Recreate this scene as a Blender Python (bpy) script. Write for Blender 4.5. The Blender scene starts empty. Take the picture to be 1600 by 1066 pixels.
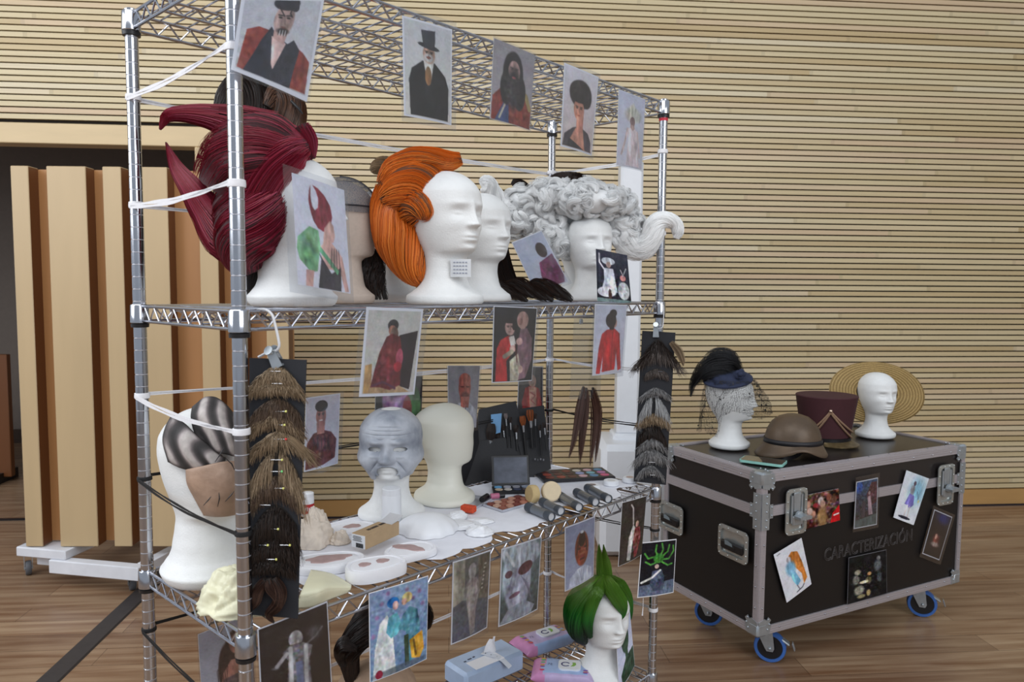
import bpy, math, random
import numpy as np
from mathutils import Vector, Matrix

scene = bpy.context.scene
COL = scene.collection
random.seed(7)
RNG = np.random.default_rng(7)

# ------------------------------------------------------------------ camera
F_PX, PITCH, ROLL, CAM_H = 1157.54, 0.0725, 0.0068, 1.3885
cp, sp = math.cos(PITCH), math.sin(PITCH)
cr, sr = math.cos(ROLL), math.sin(ROLL)
_r0, _u0 = np.array([1., 0, 0]), np.array([0, sp, cp])
CF = np.array([0, cp, -sp])
CR = cr * _r0 + sr * _u0
CU = -sr * _r0 + cr * _u0
CC = np.array([0, 0, CAM_H])
cam_data = bpy.data.cameras.new('camera')
cam = bpy.data.objects.new('camera', cam_data)
COL.objects.link(cam)
M = Matrix(((CR[0], CU[0], -CF[0], CC[0]), (CR[1], CU[1], -CF[1], CC[1]), (CR[2], CU[2], -CF[2], CC[2]), (0, 0, 0, 1)))
cam.matrix_world = M
cam_data.sensor_width = 36
cam_data.lens = 36 * F_PX / 1600
cam_data.clip_start = 0.02
cam_data.dof.use_dof = True
cam_data.dof.focus_distance = 1.95
cam_data.dof.aperture_fstop = 6.3
scene.camera = cam

# ------------------------------------------------------------------ world, lights, exposure
vs = scene.view_settings
vs.view_transform = 'Standard'
vs.look = 'None'
vs.exposure = 0.0
vs.gamma = 1.0
vs.use_curve_mapping = False
world = bpy.data.worlds.new('daylight')
scene.world = world
world.use_nodes = True
bg = world.node_tree.nodes['Background']
bg.inputs[0].default_value = (0.80, 0.88, 1.0, 1)
bg.inputs[1].default_value = 0.52


def area(name, loc, target, sx, sy, power, color):
    d = bpy.data.lights.new(name, 'AREA')
    d.shape = 'RECTANGLE'
    d.size, d.size_y = sx, sy
    d.energy = power
    d.color = color
    o = bpy.data.objects.new(name, d)
    COL.objects.link(o)
    o.location = loc
    o.rotation_euler = (Vector(target) - Vector(loc)).to_track_quat('-Z', 'Y').to_euler()
    return o


# daylight through the tall windows on the left and behind the camera
area('window_daylight_left', (-4.3, 0.4, 3.0), (0.6, 2.6, 1.0), 3.6, 2.6, 100, (0.93, 0.96, 1.0))
area('window_daylight_high', (-1.2, -0.6, 4.4), (-0.6, 3.6, 1.2), 4.5, 2.0, 95, (1.0, 0.985, 0.96))

area('window_daylight_behind', (3.2, -2.4, 3.2), (0.2, 2.4, 1.0), 3.6, 2.4, 110, (0.95, 0.97, 1.0))

# ------------------------------------------------------------------ projection helpers (pixels of the photograph -> points in the room)


def ray(x, y):
    return CF + CR * (x - 800) / F_PX + CU * (533 - y) / F_PX


def on_z(x, y, z):
    d = ray(x, y)
    return CC + d * (z - CC[2]) / d[2]


def on_y(x, y, Y):
    d = ray(x, y)
    return CC + d * (Y / d[1])


def on_plane(x, y, p, n):
    d = ray(x, y)
    p = np.array(p, float)
    n = np.array(n, float)
    return CC + d * (((p - CC) @ n) / (d @ n))


# ------------------------------------------------------------------ mesh builder


def catmull(P, n):
    P = np.array(P, float)
    if len(P) == 2:
        t = np.linspace(0, 1, n)[:, None]
        return P[0] * (1 - t) + P[1] * t
    k = len(P)
    Q = np.vstack([2 * P[0] - P[1], P, 2 * P[-1] - P[-2]])
    out = []
    for t in np.linspace(0, k - 1, n):
        i = min(int(t), k - 2)
        f = t - i
        a, b, c, d = Q[i], Q[i + 1], Q[i + 2], Q[i + 3]
        out.append(0.5 * ((2 * b) + (-a + c) * f + (2 * a - 5 * b + 4 * c - d) * f * f + (-a + 3 * b - 3 * c + d) * f ** 3))
    return np.array(out)


def frames(P):
    P = np.array(P, float)
    T = np.gradient(P, axis=0)
    T /= np.linalg.norm(T, axis=1)[:, None] + 1e-12
    a = np.array([0, 0, 1.]) if abs(T[0][2]) < .9 else np.array([1., 0, 0])
    u = np.cross(T[0], a)
    u /= np.linalg.norm(u)
    U, V = [], []
    for t in T:
        u = u - t * (u @ t)
        u /= np.linalg.norm(u) + 1e-12
        U.append(u.copy())
        V.append(np.cross(t, u))
    return T, np.array(U), np.array(V)


class MB:
    def __init__(s):
        s.v, s.f, s.m, s.n, s.mi = [], [], [], 0, 0

    def add(s, V, Fc):
        V = np.asarray(V, float).reshape(-1, 3)
        s.v.append(V)
        o = s.n
        for f in Fc:
            s.f.append([o + int(i) for i in f])
            s.m.append(s.mi)
        s.n += len(V)
        return s

    def box(s, c, size, ax=None):
        c = np.array(c, float)
        h = np.array(size, float) / 2
        ax = np.eye(3) if ax is None else np.array(ax, float)
        V = []
        for i in (-1, 1):
            for j in (-1, 1):
                for k in (-1, 1):
                    V.append(c + ax[0] * h[0] * i + ax[1] * h[1] * j + ax[2] * h[2] * k)
        return s.add(V, [(0, 1, 3, 2), (4, 6, 7, 5), (0, 4, 5, 1), (2, 3, 7, 6), (0, 2, 6, 4), (1, 5, 7, 3)])

    def bbox(s, c, size, b, ax=None):
        """box with chamfered edges"""
        c = np.array(c, float)
        h = np.array(size, float) / 2
        ax = np.eye(3) if ax is None else np.array(ax, float)
        b = min(b, h.min() * .95)
        V, idx = [], {}
        for i in (-1, 1):
            for j in (-1, 1):
                for k in (-1, 1):
                    for a in range(3):
                        p = np.array([i, j, k]) * h
                        for q in range(3):
                            if q != a:
                                p[q] -= (i, j, k)[q] * b
                        idx[(i, j, k, a)] = len(V)
                        V.append(c + ax[0] * p[0] + ax[1] * p[1] + ax[2] * p[2])
        Fc = []
        S = (-1, 1)
        for a in range(3):
            o = [q for q in range(3) if q != a]
            for sg in S:
                loop = []
                for (p, q) in ((-1, -1), (1, -1), (1, 1), (-1, 1)):
                    k = [0, 0, 0]
                    k[a] = sg
                    k[o[0]] = p
                    k[o[1]] = q
                    loop.append(idx[(*k, a)])
                Fc.append(loop)
        for a in range(3):
            o = [q for q in range(3) if q != a]
            for p in S:
                for q in S:
                    k0 = [0, 0, 0]
                    k0[a] = -1
                    k0[o[0]] = p
                    k0[o[1]] = q
                    k1 = list(k0)
                    k1[a] = 1
                    Fc.append([idx[(*k0, o[0])], idx[(*k0, o[1])], idx[(*k1, o[1])], idx[(*k1, o[0])]])
        for i in S:
            for j in S:
                for k in S:
                    Fc.append([idx[(i, j, k, 0)], idx[(i, j, k, 1)], idx[(i, j, k, 2)]])
        return s.add(V, Fc)

    def tube(s, P, r, seg=8, caps=True, flat=None, closed=False):
        """tube along points; r scalar or list; flat=(fu,fv) squash"""
        P = np.array(P, float)
        n = len(P)
        r = np.broadcast_to(np.array(r, float), (n,))
        T, U, V = frames(P)
        if closed:
            T = (np.roll(P, -1, 0) - np.roll(P, 1, 0))
            T /= np.linalg.norm(T, axis=1)[:, None]
            nn = np.array([0, 0, 1.])
            U = np.cross(T, nn)
            U /= np.linalg.norm(U, axis=1)[:, None] + 1e-9
            V = np.cross(T, U)
        fu, fv = flat if flat else (1, 1)
        A = np.linspace(0, 2 * math.pi, seg, endpoint=False)
        VV = (P[:, None, :] + r[:, None, None] * (np.cos(A)[None, :, None] * U[:, None, :] * fu + np.sin(A)[None, :, None] * V[:, None, :] * fv)).reshape(-1, 3)
        Fc = []
        for i in range(n if closed else n - 1):
            i2 = (i + 1) % n
            for j in range(seg):
                k = (j + 1) % seg
                Fc.append((i * seg + j, i * seg + k, i2 * seg + k, i2 * seg + j))
        if caps and not closed:
            Fc.append(tuple(range(seg))[::-1])
            Fc.append(tuple((n - 1) * seg + j for j in range(seg)))
        return s.add(VV, Fc)

    def ribbon(s, P, w, th, up=(0, 0, 1)):
        """flat strap along P, width w along 'up', thickness th"""
        P = np.array(P, float)
        T = np.gradient(P, axis=0)
        T /= np.linalg.norm(T, axis=1)[:, None]
        upv = np.array(up, float)
        w = np.broadcast_to(np.array(w, float), (len(P),))
        VV, Fc = [], []
        for i in range(len(P)):
            nrm = np.cross(T[i], upv)
            nrm /= np.linalg.norm(nrm) + 1e-9
            u = np.cross(nrm, T[i])
            for (a, b) in ((-1, -1), (1, -1), (1, 1), (-1, 1)):
                VV.append(P[i] + u * a * w[i] / 2 + nrm * b * th / 2)
        for i in range(len(P) - 1):
            for j in range(4):
                k = (j + 1) % 4
                Fc.append((i * 4 + j, i * 4 + k, i * 4 + 4 + k, i * 4 + 4 + j))
        Fc += [(3, 2, 1, 0), tuple((len(P) - 1) * 4 + j for j in range(4))]
        return s.add(VV, Fc)

    def lathe(s, prof, c=(0, 0, 0), seg=32, ax=None, sx=1, sy=1, caps=True):
        """profile [(r,z)] about the z axis of frame ax"""
        c = np.array(c, float)
        ax = np.eye(3) if ax is None else np.array(ax, float)
        A = np.linspace(0, 2 * math.pi, seg, endpoint=False)
        VV = []
        for (r, z) in prof:
            VV.append(c + r * sx * np.cos(A)[:, None] * ax[0] + r * sy * np.sin(A)[:, None] * ax[1] + z * ax[2])
        VV = np.vstack(VV)
        n = len(prof)
        Fc = []
        for i in range(n - 1):
            for j in range(seg):
                k = (j + 1) % seg
                Fc.append((i * seg + j, i * seg + k, (i + 1) * seg + k, (i + 1) * seg + j))
        if caps:
            if prof[0][0] > 1e-6:
                Fc.append(tuple(range(seg))[::-1])
            if prof[-1][0] > 1e-6:
                Fc.append(tuple((n - 1) * seg + j for j in range(seg)))
        return s.add(VV, Fc)

    def grid(s, G, closed_u=False):
        """G (m,n,3) grid of points"""
        G = np.asarray(G, float)
        m, n = G.shape[:2]
        Fc = []
        for i in range(m - 1):
            for j in range(n if closed_u else n - 1):
                k = (j + 1) % n
                Fc.append((i * n + j, i * n + k, (i + 1) * n + k, (i + 1) * n + j))
        return s.add(G.reshape(-1, 3), Fc)

    def slab(s, G, th, nrm=(0, 0, 1)):
        """grid with thickness th along -nrm"""
        G = np.asarray(G, float)
        m, n = G.shape[:2]
        nr = np.array(nrm, float)
        o = m * n
        VV = np.vstack([G.reshape(-1, 3), (G - nr * th).reshape(-1, 3)])
        Fc = []
        for i in range(m - 1):
            for j in range(n - 1):
                q = (i * n + j, i * n + j + 1, (i + 1) * n + j + 1, (i + 1) * n + j)
                Fc.append(q)
                Fc.append(tuple(o + a for a in q[::-1]))
        for i in range(m - 1):
            Fc.append((i * n, (i + 1) * n, o + (i + 1) * n, o + i * n))
            Fc.append(((i + 1) * n - 1, o + (i + 1) * n - 1, o + (i + 2) * n - 1, (i + 2) * n - 1))
        for j in range(n - 1):
            Fc.append((j + 1, j, o + j, o + j + 1))
            b = (m - 1) * n
            Fc.append((b + j, b + j + 1, o + b + j + 1, o + b + j))
        return s.add(VV, Fc)

    def prism(s, poly, z0, z1, org=(0, 0, 0), ax=None):
        """2D polygon extruded along ax[2]"""
        org = np.array(org, float)
        ax = np.eye(3) if ax is None else np.array(ax, float)
        n = len(poly)
        VV = [org + p[0] * ax[0] + p[1] * ax[1] + z0 * ax[2] for p in poly] + [org + p[0] * ax[0] + p[1] * ax[1] + z1 * ax[2] for p in poly]
        Fc = [tuple(range(n))[::-1], tuple(range(n, 2 * n))]
        for i in range(n):
            k = (i + 1) % n
            Fc.append((i, k, n + k, n + i))
        return s.add(VV, Fc)

    def sphere(s, c, r, seg=16, rings=10, sc=(1, 1, 1), ax=None):
        prof = [(max(1e-5, math.sin(math.pi * i / rings)) * 1.0, -math.cos(math.pi * i / rings)) for i in range(rings + 1)]
        ax = np.eye(3) if ax is None else np.array(ax, float)
        A = np.array([ax[0] * sc[0] * r, ax[1] * sc[1] * r, ax[2] * sc[2] * r])
        return s.lathe(prof, c, seg, A, caps=False)


ROOT = {}


def build(name, mb, mats, parent=None, smooth=True, origin=None, sharp=40):
    """link a mesh builder as ONE object. Its vertices are world coordinates."""
    V = np.vstack(mb.v)
    if parent is not None:
        org = ROOT[parent.name]
    else:
        if origin is None:
            origin = ((V[:, 0].min() + V[:, 0].max()) / 2, (V[:, 1].min() + V[:, 1].max()) / 2, V[:, 2].min())
        org = np.array(origin, float)
    me = bpy.data.meshes.new(name)
    me.from_pydata((V - org).tolist(), [], mb.f)
    if not isinstance(mats, (list, tuple)):
        mats = [mats] + ([HCORE[mats.name]] if mats.name in HCORE else [])
    for m in mats:
        me.materials.append(m)
    if len(mats) > 1:
        me.polygons.foreach_set('material_index', mb.m)
    if smooth:
        me.polygons.foreach_set('use_smooth', [True] * len(me.polygons))
        if sharp:
            me.set_sharp_from_angle(angle=math.radians(sharp))
    me.update()
    o = bpy.data.objects.new(name, me)
    COL.objects.link(o)
    if parent is not None:
        o.parent = parent
    else:
        o.location = org
    ROOT[o.name] = org
    return o


def tag(o, label, cat, group=None):
    o['label'] = label
    o['category'] = cat
    if group:
        o['group'] = group
    return o


def thing(name, label, cat, loc, group=None):
    o = bpy.data.objects.new(name, None)
    o.empty_display_size = .05
    COL.objects.link(o)
    o.location = loc
    ROOT[o.name] = np.array(loc, float)
    return tag(o, label, cat, group)


def struct(o):
    o['kind'] = 'structure'
    return o


# ------------------------------------------------------------------ materials


def lin(c):
    return tuple(((x / 255) / 12.92 if x / 255 <= .04045 else ((x / 255 + .055) / 1.055) ** 2.4) for x in c)


def nodes(name):
    m = bpy.data.materials.new(name)
    m.use_nodes = True
    nt = m.node_tree
    return m, nt, nt.nodes['Principled BSDF']


def N(nt, t, **kw):
    n = nt.nodes.new(t)
    for k, v in kw.items():
        setattr(n, k, v)
    return n


def mat(name, rgb, rough=.5, metal=0, noise=0.06, scale=30, bump=0.0, bscale=200, spec=.5, sss=0, coat=0, alpha=1, trans=0, sheen=0, stretch=None):
    m, nt, b = nodes(name)
    L = nt.links
    c = lin(rgb)
    tc = N(nt, 'ShaderNodeTexCoord')
    mp = N(nt, 'ShaderNodeMapping')
    L.new(tc.outputs['Object'], mp.inputs[0])
    if stretch:
        mp.inputs['Scale'].default_value = stretch
    nz = N(nt, 'ShaderNodeTexNoise')
    nz.inputs['Scale'].default_value = scale
    nz.inputs['Detail'].default_value = 4
    L.new(mp.outputs[0], nz.inputs[0])
    rmp = N(nt, 'ShaderNodeMapRange')
    rmp.inputs[1].default_value = .25
    rmp.inputs[2].default_value = .75
    rmp.inputs[3].default_value = 1 - noise
    rmp.inputs[4].default_value = 1 + noise
    L.new(nz.outputs[0], rmp.inputs[0])
    vm = N(nt, 'ShaderNodeVectorMath', operation='SCALE')
    vm.inputs[0].default_value = c
    L.new(rmp.outputs[0], vm.inputs['Scale'])
    L.new(vm.outputs[0], b.inputs['Base Color'])
    b.inputs['Roughness'].default_value = rough
    b.inputs['Metallic'].default_value = metal
    b.inputs['Specular IOR Level'].default_value = spec
    if sss:
        b.inputs['Subsurface Weight'].default_value = sss
        b.inputs['Subsurface Radius'].default_value = (.01, .01, .01)
        b.inputs['Subsurface Scale'].default_value = .5
    if coat:
        b.inputs['Coat Weight'].default_value = coat
        b.inputs['Coat Roughness'].default_value = .1
    if sheen:
        b.inputs['Sheen Weight'].default_value = sheen
    if alpha < 1:
        b.inputs['Alpha'].default_value = alpha
    if trans:
        b.inputs['Transmission Weight'].default_value = trans
    if bump:
        n2 = N(nt, 'ShaderNodeTexNoise')
        n2.inputs['Scale'].default_value = bscale
        n2.inputs['Detail'].default_value = 3
        L.new(mp.outputs[0], n2.inputs[0])
        bp = N(nt, 'ShaderNodeBump')
        bp.inputs['Strength'].default_value = min(1, bump)
        bp.inputs['Distance'].default_value = .002
        L.new(n2.outputs[0], bp.inputs['Height'])
        L.new(bp.outputs[0], b.inputs['Normal'])
    return m


HCORE = {}


def hair_mat(name, stops, rough=.45, sheen=.2, spec=.4, core=.45):
    """each strand (mesh island) takes its own tone from a ramp"""
    m, nt, b = nodes(name)
    L = nt.links
    g = N(nt, 'ShaderNodeNewGeometry')
    cr_ = N(nt, 'ShaderNodeValToRGB')
    e = cr_.color_ramp.elements
    while len(e) > 1:
        e.remove(e[-1])
    for i, c in enumerate(stops):
        q = e[0] if i == 0 else e.new(i / (len(stops) - 1))
        q.position = i / max(1, len(stops) - 1)
        q.color = (*lin(c), 1)
    L.new(g.outputs['Random Per Island'], cr_.inputs[0])
    L.new(cr_.outputs[0], b.inputs['Base Color'])
    b.inputs['Roughness'].default_value = rough
    b.inputs['Specular IOR Level'].default_value = spec
    c0 = np.mean(np.array(stops, float), axis=0)
    HCORE[m.name] = mat(name + '_inner', tuple(c0 * core), .7, noise=.1)
    return m


CHROME = mat('chrome', (186, 188, 194), .15, 1, .03, 60)
CHROME2 = mat('chrome_wire', (182, 184, 192), .22, 1, .03, 60)
ALU = mat('brushed_aluminium', (186, 180, 184), .40, .45, .06, 30, stretch=(1, 1, 12))
STEEL = mat('zinc_plated_steel', (176, 184, 190), .3, .65, .1, 40)
BLACKP = mat('black_plastic', (22, 22, 25), .4, noise=.15)
BLACKC = mat('black_cord', (20, 20, 22), .7, noise=.2)
WHITEP = mat('white_plastic', (225, 228, 233), .4, noise=.02)
WHITER = mat('white_ribbon', (232, 232, 236), .7, noise=.05, scale=200)
FOAM = mat('polystyrene', (232, 234, 234), .62, noise=.035, scale=45, bump=.35, bscale=260, sss=.08)
REDT = mat('red_tape', (200, 35, 60), .5)
# ================================================================== THE ROOM
WA = .0851
WD = np.array([math.cos(WA), math.sin(WA), 0])       # along the back wall
WN = np.array([math.sin(WA), -math.cos(WA), 0])      # out of the wall into the room
W0 = np.array([0, 4.4700, 0])
Z3 = np.array([0, 0, 1.])
AXW = [WD, WN, Z3]


def wp(u, out, z):
    return W0 + WD * u + WN * out + Z3 * z


def wood_slat_material():
    m, nt, b = nodes('slatted_bamboo')
    L = nt.links
    tc = N(nt, 'ShaderNodeTexCoord')
    at = N(nt, 'ShaderNodeAttribute', attribute_name='slat')      # (u metres, slat index, 0)
    sep = N(nt, 'ShaderNodeSeparateXYZ')
    L.new(at.outputs['Vector'], sep.inputs[0])
    # board length 1.95 m, staggered by a random shift per slat
    wn = N(nt, 'ShaderNodeTexWhiteNoise', noise_dimensions='1D')
    L.new(sep.outputs[1], wn.inputs['W'])
    mul = N(nt, 'ShaderNodeMath', operation='MULTIPLY_ADD')
    mul.inputs[1].default_value = 1 / 1.95
    L.new(sep.outputs[0], mul.inputs[0])
    q = N(nt, 'ShaderNodeMath', operation='MULTIPLY')
    q.inputs[1].default_value = 7.3
    L.new(wn.outputs[0], q.inputs[0])
    L.new(q.outputs[0], mul.inputs[2])
    fl = N(nt, 'ShaderNodeMath', operation='FLOOR')
    L.new(mul.outputs[0], fl.inputs[0])
    fr = N(nt, 'ShaderNodeMath', operation='FRACT')
    L.new(mul.outputs[0], fr.inputs[0])
    cb = N(nt, 'ShaderNodeCombineXYZ')
    L.new(fl.outputs[0], cb.inputs[0])
    L.new(sep.outputs[1], cb.inputs[1])
    w2 = N(nt, 'ShaderNodeTexWhiteNoise', noise_dimensions='2D')
    L.new(cb.outputs[0], w2.inputs['Vector'])
    ramp = N(nt, 'ShaderNodeValToRGB')
    e = ramp.color_ramp.elements
    e[0].position, e[0].color = 0, (*lin((192, 168, 124)), 1)
    e[1].position, e[1].color = 1, (*lin((217, 204, 172)), 1)
    for p, c in ((.3, (206, 188, 148)), (.6, (212, 196, 158)), (.8, (206, 180, 146))):
        k = e.new(p)
        k.color = (*lin(c), 1)
    L.new(w2.outputs['Value'], ramp.inputs[0])
    # long grain
    mp = N(nt, 'ShaderNodeMapping')
    mp.inputs['Scale'].default_value = (1.2, 30, 60)
    L.new(tc.outputs['Object'], mp.inputs[0])
    nz = N(nt, 'ShaderNodeTexNoise')
    nz.inputs['Scale'].default_value = 2.0
    nz.inputs['Detail'].default_value = 5
    L.new(mp.outputs[0], nz.inputs[0])
    mr = N(nt, 'ShaderNodeMapRange')
    mr.inputs[1].default_value, mr.inputs[2].default_value = .25, .75
    mr.inputs[3].default_value, mr.inputs[4].default_value = .9, 1.08
    L.new(nz.outputs[0], mr.inputs[0])
    # knots / joints: narrow darker mark near the board end
    lt = N(nt, 'ShaderNodeMath', operation='LESS_THAN')
    lt.inputs[1].default_value = .012
    L.new(fr.outputs[0], lt.inputs[0])
    mm = N(nt, 'ShaderNodeMath', operation='MULTIPLY_ADD')
    mm.inputs[1].default_value = -.14
    L.new(lt.outputs[0], mm.inputs[0])
    L.new(mr.outputs[0], mm.inputs[2])
    vm = N(nt, 'ShaderNodeVectorMath', operation='SCALE')
    L.new(ramp.outputs[0], vm.inputs[0])
    L.new(mm.outputs[0], vm.inputs['Scale'])
    L.new(vm.outputs[0], b.inputs['Base Color'])
    b.inputs['Roughness'].default_value = .42
    return m


def plank_material():
    m, nt, b = nodes('laminate_planks')
    L = nt.links
    tc = N(nt, 'ShaderNodeTexCoord')
    mp = N(nt, 'ShaderNodeMapping')
    mp.inputs['Rotation'].default_value = (0, 0, -WA)
    L.new(tc.outputs['Object'], mp.inputs[0])
    br = N(nt, 'ShaderNodeTexBrick')
    br.offset = .37
    br.inputs['Color1'].default_value = (*lin((150, 124, 100)), 1)
    br.inputs['Color2'].default_value = (*lin((176, 150, 122)), 1)
    br.inputs['Mortar'].default_value = (*lin((98, 76, 58)), 1)
    br.inputs['Scale'].default_value = 1
    br.inputs['Mortar Size'].default_value = .0012
    br.inputs['Brick Width'].default_value = 1.3
    br.inputs['Row Height'].default_value = .13
    br.inputs['Bias'].default_value = 0
    L.new(mp.outputs[0], br.inputs[0])
    m2 = N(nt, 'ShaderNodeMapping')
    m2.inputs['Scale'].default_value = (1.1, 17, 1)
    L.new(mp.outputs[0], m2.inputs[0])
    nz = N(nt, 'ShaderNodeTexNoise')
    nz.inputs['Scale'].default_value = 1.6
    nz.inputs['Detail'].default_value = 6
    nz.inputs['Distortion'].default_value = .4
    L.new(m2.outputs[0], nz.inputs[0])
    ramp = N(nt, 'ShaderNodeValToRGB')
    e = ramp.color_ramp.elements
    e[0].position, e[0].color = .3, (*lin((186, 160, 142)), 1)
    e[1].position, e[1].color = .66, (1.0, .99, .97, 1)
    L.new(nz.outputs[0], ramp.inputs[0])
    mx = N(nt, 'ShaderNodeMix', data_type='RGBA', blend_type='MULTIPLY')
    mx.inputs['Factor'].default_value = 1
    L.new(br.outputs[0], mx.inputs['A'])
    L.new(ramp.outputs[0], mx.inputs['B'])
    L.new(mx.outputs['Result'], b.inputs['Base Color'])
    b.inputs['Roughness'].default_value = .3
    b.inputs['Specular IOR Level'].default_value = .45
    bp = N(nt, 'ShaderNodeBump')
    bp.inputs['Strength'].default_value = .12
    bp.inputs['Distance'].default_value = .003
    L.new(nz.outputs[0], bp.inputs['Height'])
    L.new(bp.outputs[0], b.inputs['Normal'])
    return m


SLAT = wood_slat_material()
PLANK = plank_material()
WOODF = mat('pale_frame_wood', (214, 190, 148), .45, noise=.05, scale=3, stretch=(1, 8, 8))
WOODB = mat('baseboard_wood', (186, 146, 92), .45, noise=.06, scale=3, stretch=(1, 8, 8))
DARKV = mat('dark_wall_lining', (30, 22, 14), .9, noise=.1)
DARKW = mat('dark_grey_wall', (122, 112, 104), .9, noise=.05)
PLASTER = mat('plaster', (206, 204, 198), .9, noise=.02)

# floor
mb = MB()
mb.box((0.2, 1.5, -.05), (15, 15, .1))
struct(build('floor', mb, PLANK, smooth=False, origin=(0, 0, 0)))

OP0, OP1, OPZ = -4.2, -1.826, 2.175          # opening in the back wall (u along the wall, height)
FR = .113


def slat_run(mb, attr, u0, u1, z0, z1, idx0):
    p = .0343
    n = int(round((z1 - z0) / p))
    for i in range(n):
        zz = z0 + i * p + p / 2
        mb.box(wp((u0 + u1) / 2, .011, zz + .003), (u1 - u0, .022, p - .0082), AXW)
        for k in range(8):
            attr.append(((u0 if k < 4 else u1) + 20, idx0 + i, 0))


mb = MB()
attr = []
ZS, ZTOP = .107, 4.2
zj = ZS + .0343 * round((OPZ + FR - ZS) / .0343)
slat_run(mb, attr, OP1 + FR, 6.2, ZS, zj, 0)
slat_run(mb, attr, -5.6, 6.2, zj, ZTOP, int(round((zj - ZS) / .0343)))
mb.mi = 1
uu0, uu1 = OP1 + .02, 6.2
mb.box(wp((uu0 + uu1) / 2, -.06, ZTOP / 2), (uu1 - uu0, .12, ZTOP), AXW)
mb.box(wp((-5.6 + uu0) / 2, -.06, (OPZ + .02 + ZTOP) / 2), (uu0 + 5.6, .12, ZTOP - OPZ - .02), AXW)
for k in range(16):
    attr.append((0, 0, 0))
wall = struct(build('wall_back', mb, [SLAT, DARKV], smooth=False, origin=W0))
wall.rotation_euler = (0, 0, WA)
me = wall.data
Rm = np.array([[math.cos(WA), -math.sin(WA), 0], [math.sin(WA), math.cos(WA), 0], [0, 0, 1]])
co = np.array([v.co[:] for v in me.vertices]) @ Rm          # back to wall axes
me.vertices.foreach_set('co', co.ravel())
at = me.attributes.new('slat', 'FLOAT_VECTOR', 'POINT')
at.data.foreach_set('vector', np.array(attr, float).ravel())
me.update()

mb = MB()
mb.box(wp((OP1 + FR + 6.2) / 2, .012, .0535), (6.2 - OP1 - FR, .03, .105), AXW)
struct(build('baseboard_back', mb, WOODB, smooth=False))
mb = MB()
mb.box(wp((OP1 + FR + 6.2) / 2, .033, .005), (6.2 - OP1 - FR, .012, .01), AXW)
struct(build('trim_1', mb, mat('dark_gap_strip', (30, 24, 34), .6), smooth=False))  # thin dark line at the foot of the baseboard
mb = MB()
mb.bbox(wp((-5.6 + OP1 + FR) / 2, -.04, OPZ + FR / 2), (OP1 + FR + 5.6, .13, FR), .004, AXW)
mb.bbox(wp(OP1 + FR / 2, -.04, OPZ / 2), (FR, .13, OPZ - .001), .004, AXW)
struct(build('trim_2', mb, WOODF))
# dark room beyond the opening
mb = MB()
mb.box(wp(-3.4, -2.35, 1.4), (4.4, .1, 2.8), AXW)
mb.box(wp(-3.4, -1.2, 2.75), (4.4, 2.2, .1), AXW)
mb.box(wp(-1.6, -1.25, 1.4), (.1, 2.2, 2.8), AXW)
struct(build('wall_passage', mb, DARKW, smooth=False))
mb = MB()
mb.box(wp(-3.45, -2.29, .06), (3.6, .02, .12), AXW)
struct(build('baseboard_passage', mb, mat('dark_skirting', (60, 42, 28), .6), smooth=False))
mb = MB()
mb.box(wp(-3.4, -.06, .002), (3.1, .035, .006), AXW)
struct(build('trim_3', mb, BLACKP, smooth=False))

# plain right wall of the room, out of view
mb = MB()
mb.box((5.6, 1.6, 2.1), (.1, 8.0, 4.2))
struct(build('wall_right', mb, PLASTER, smooth=False))

# a wooden reflector panel, mostly out of frame at the far left, stands in the opening
PANELW = mat('orange_beech_veneer', (180, 130, 82), .4, noise=.07, scale=2.2, stretch=(6, 6, .7))
PANELS = mat('dark_brown_veneer', (112, 68, 36), .4, noise=.07, scale=2.2, stretch=(6, 6, .7))  # rib sides, a darker brown than the rib fronts
PANELL = mat('pale_maple_veneer', (190, 166, 128), .4, noise=.05, scale=2.2, stretch=(6, 6, .7))

t = thing('wooden_board', 'brown wooden board standing in the dark opening at the far left', 'board', wp(-3.7, -.52, 0))
mb = MB()
mb.bbox(wp(-3.93, -.95, .47), (1.0, .05, .86), .004, AXW)
build('panel', mb, PANELS, t)  # darker veneer stands in for the shade inside the opening
mb = MB()
mb.box(wp(-3.93, -.95, .035), (.9, .3, .07), AXW)
build('foot', mb, BLACKP, t)

# ------------------------------------------------------------------ wooden folded acoustic screen on a white trolley
SC0 = on_z(48.5, 850, .197)
SC1d = np.array([math.cos(.02), math.sin(.02), 0])
SN = np.array([SC1d[1], -SC1d[0], 0])
AXS = [SC1d, SN, Z3]


def su(px, y=560):
    """distance along the screen of a pixel column at the height y"""
    p = on_plane(px, y, SC0, SN)
    return (p - SC0) @ SC1d


screen = thing('acoustic_screen', 'tall ribbed wooden screen panel standing on a white wheeled frame', 'acoustic screen', SC0 + SC1d * .6)
u_end = su(455)
ZB, ZT = SC0[2], on_plane(37, 259, SC0 + SN * .0375, SN)[2]
mb = MB()
mb.box(SC0 + SC1d * u_end / 2 - SN * .045 + Z3 * (ZT - ZB) / 2, (u_end, .02, ZT - ZB - .01), AXS)
build('back_board', mb, PANELW, screen, smooth=False)
ribs = [(0, su(63.5)), (su(91), su(150.5)), (su(176), su(204)), (su(229), su(274)), (su(321), su(349)), (su(377), su(390)), (su(421), u_end)]
for (a, b_) in ribs:
    mb = MB()
    mb.bbox(SC0 + SC1d * (a + b_) / 2 - SN * .0 + Z3 * (ZT - ZB) / 2, (b_ - a, .075, ZT - ZB), .003, AXS)
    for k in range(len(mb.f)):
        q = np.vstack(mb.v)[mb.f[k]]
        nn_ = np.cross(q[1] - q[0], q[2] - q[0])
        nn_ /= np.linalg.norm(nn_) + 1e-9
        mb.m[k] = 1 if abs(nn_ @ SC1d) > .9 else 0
    build('rib', mb, [PANELL, PANELS], screen)

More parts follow.
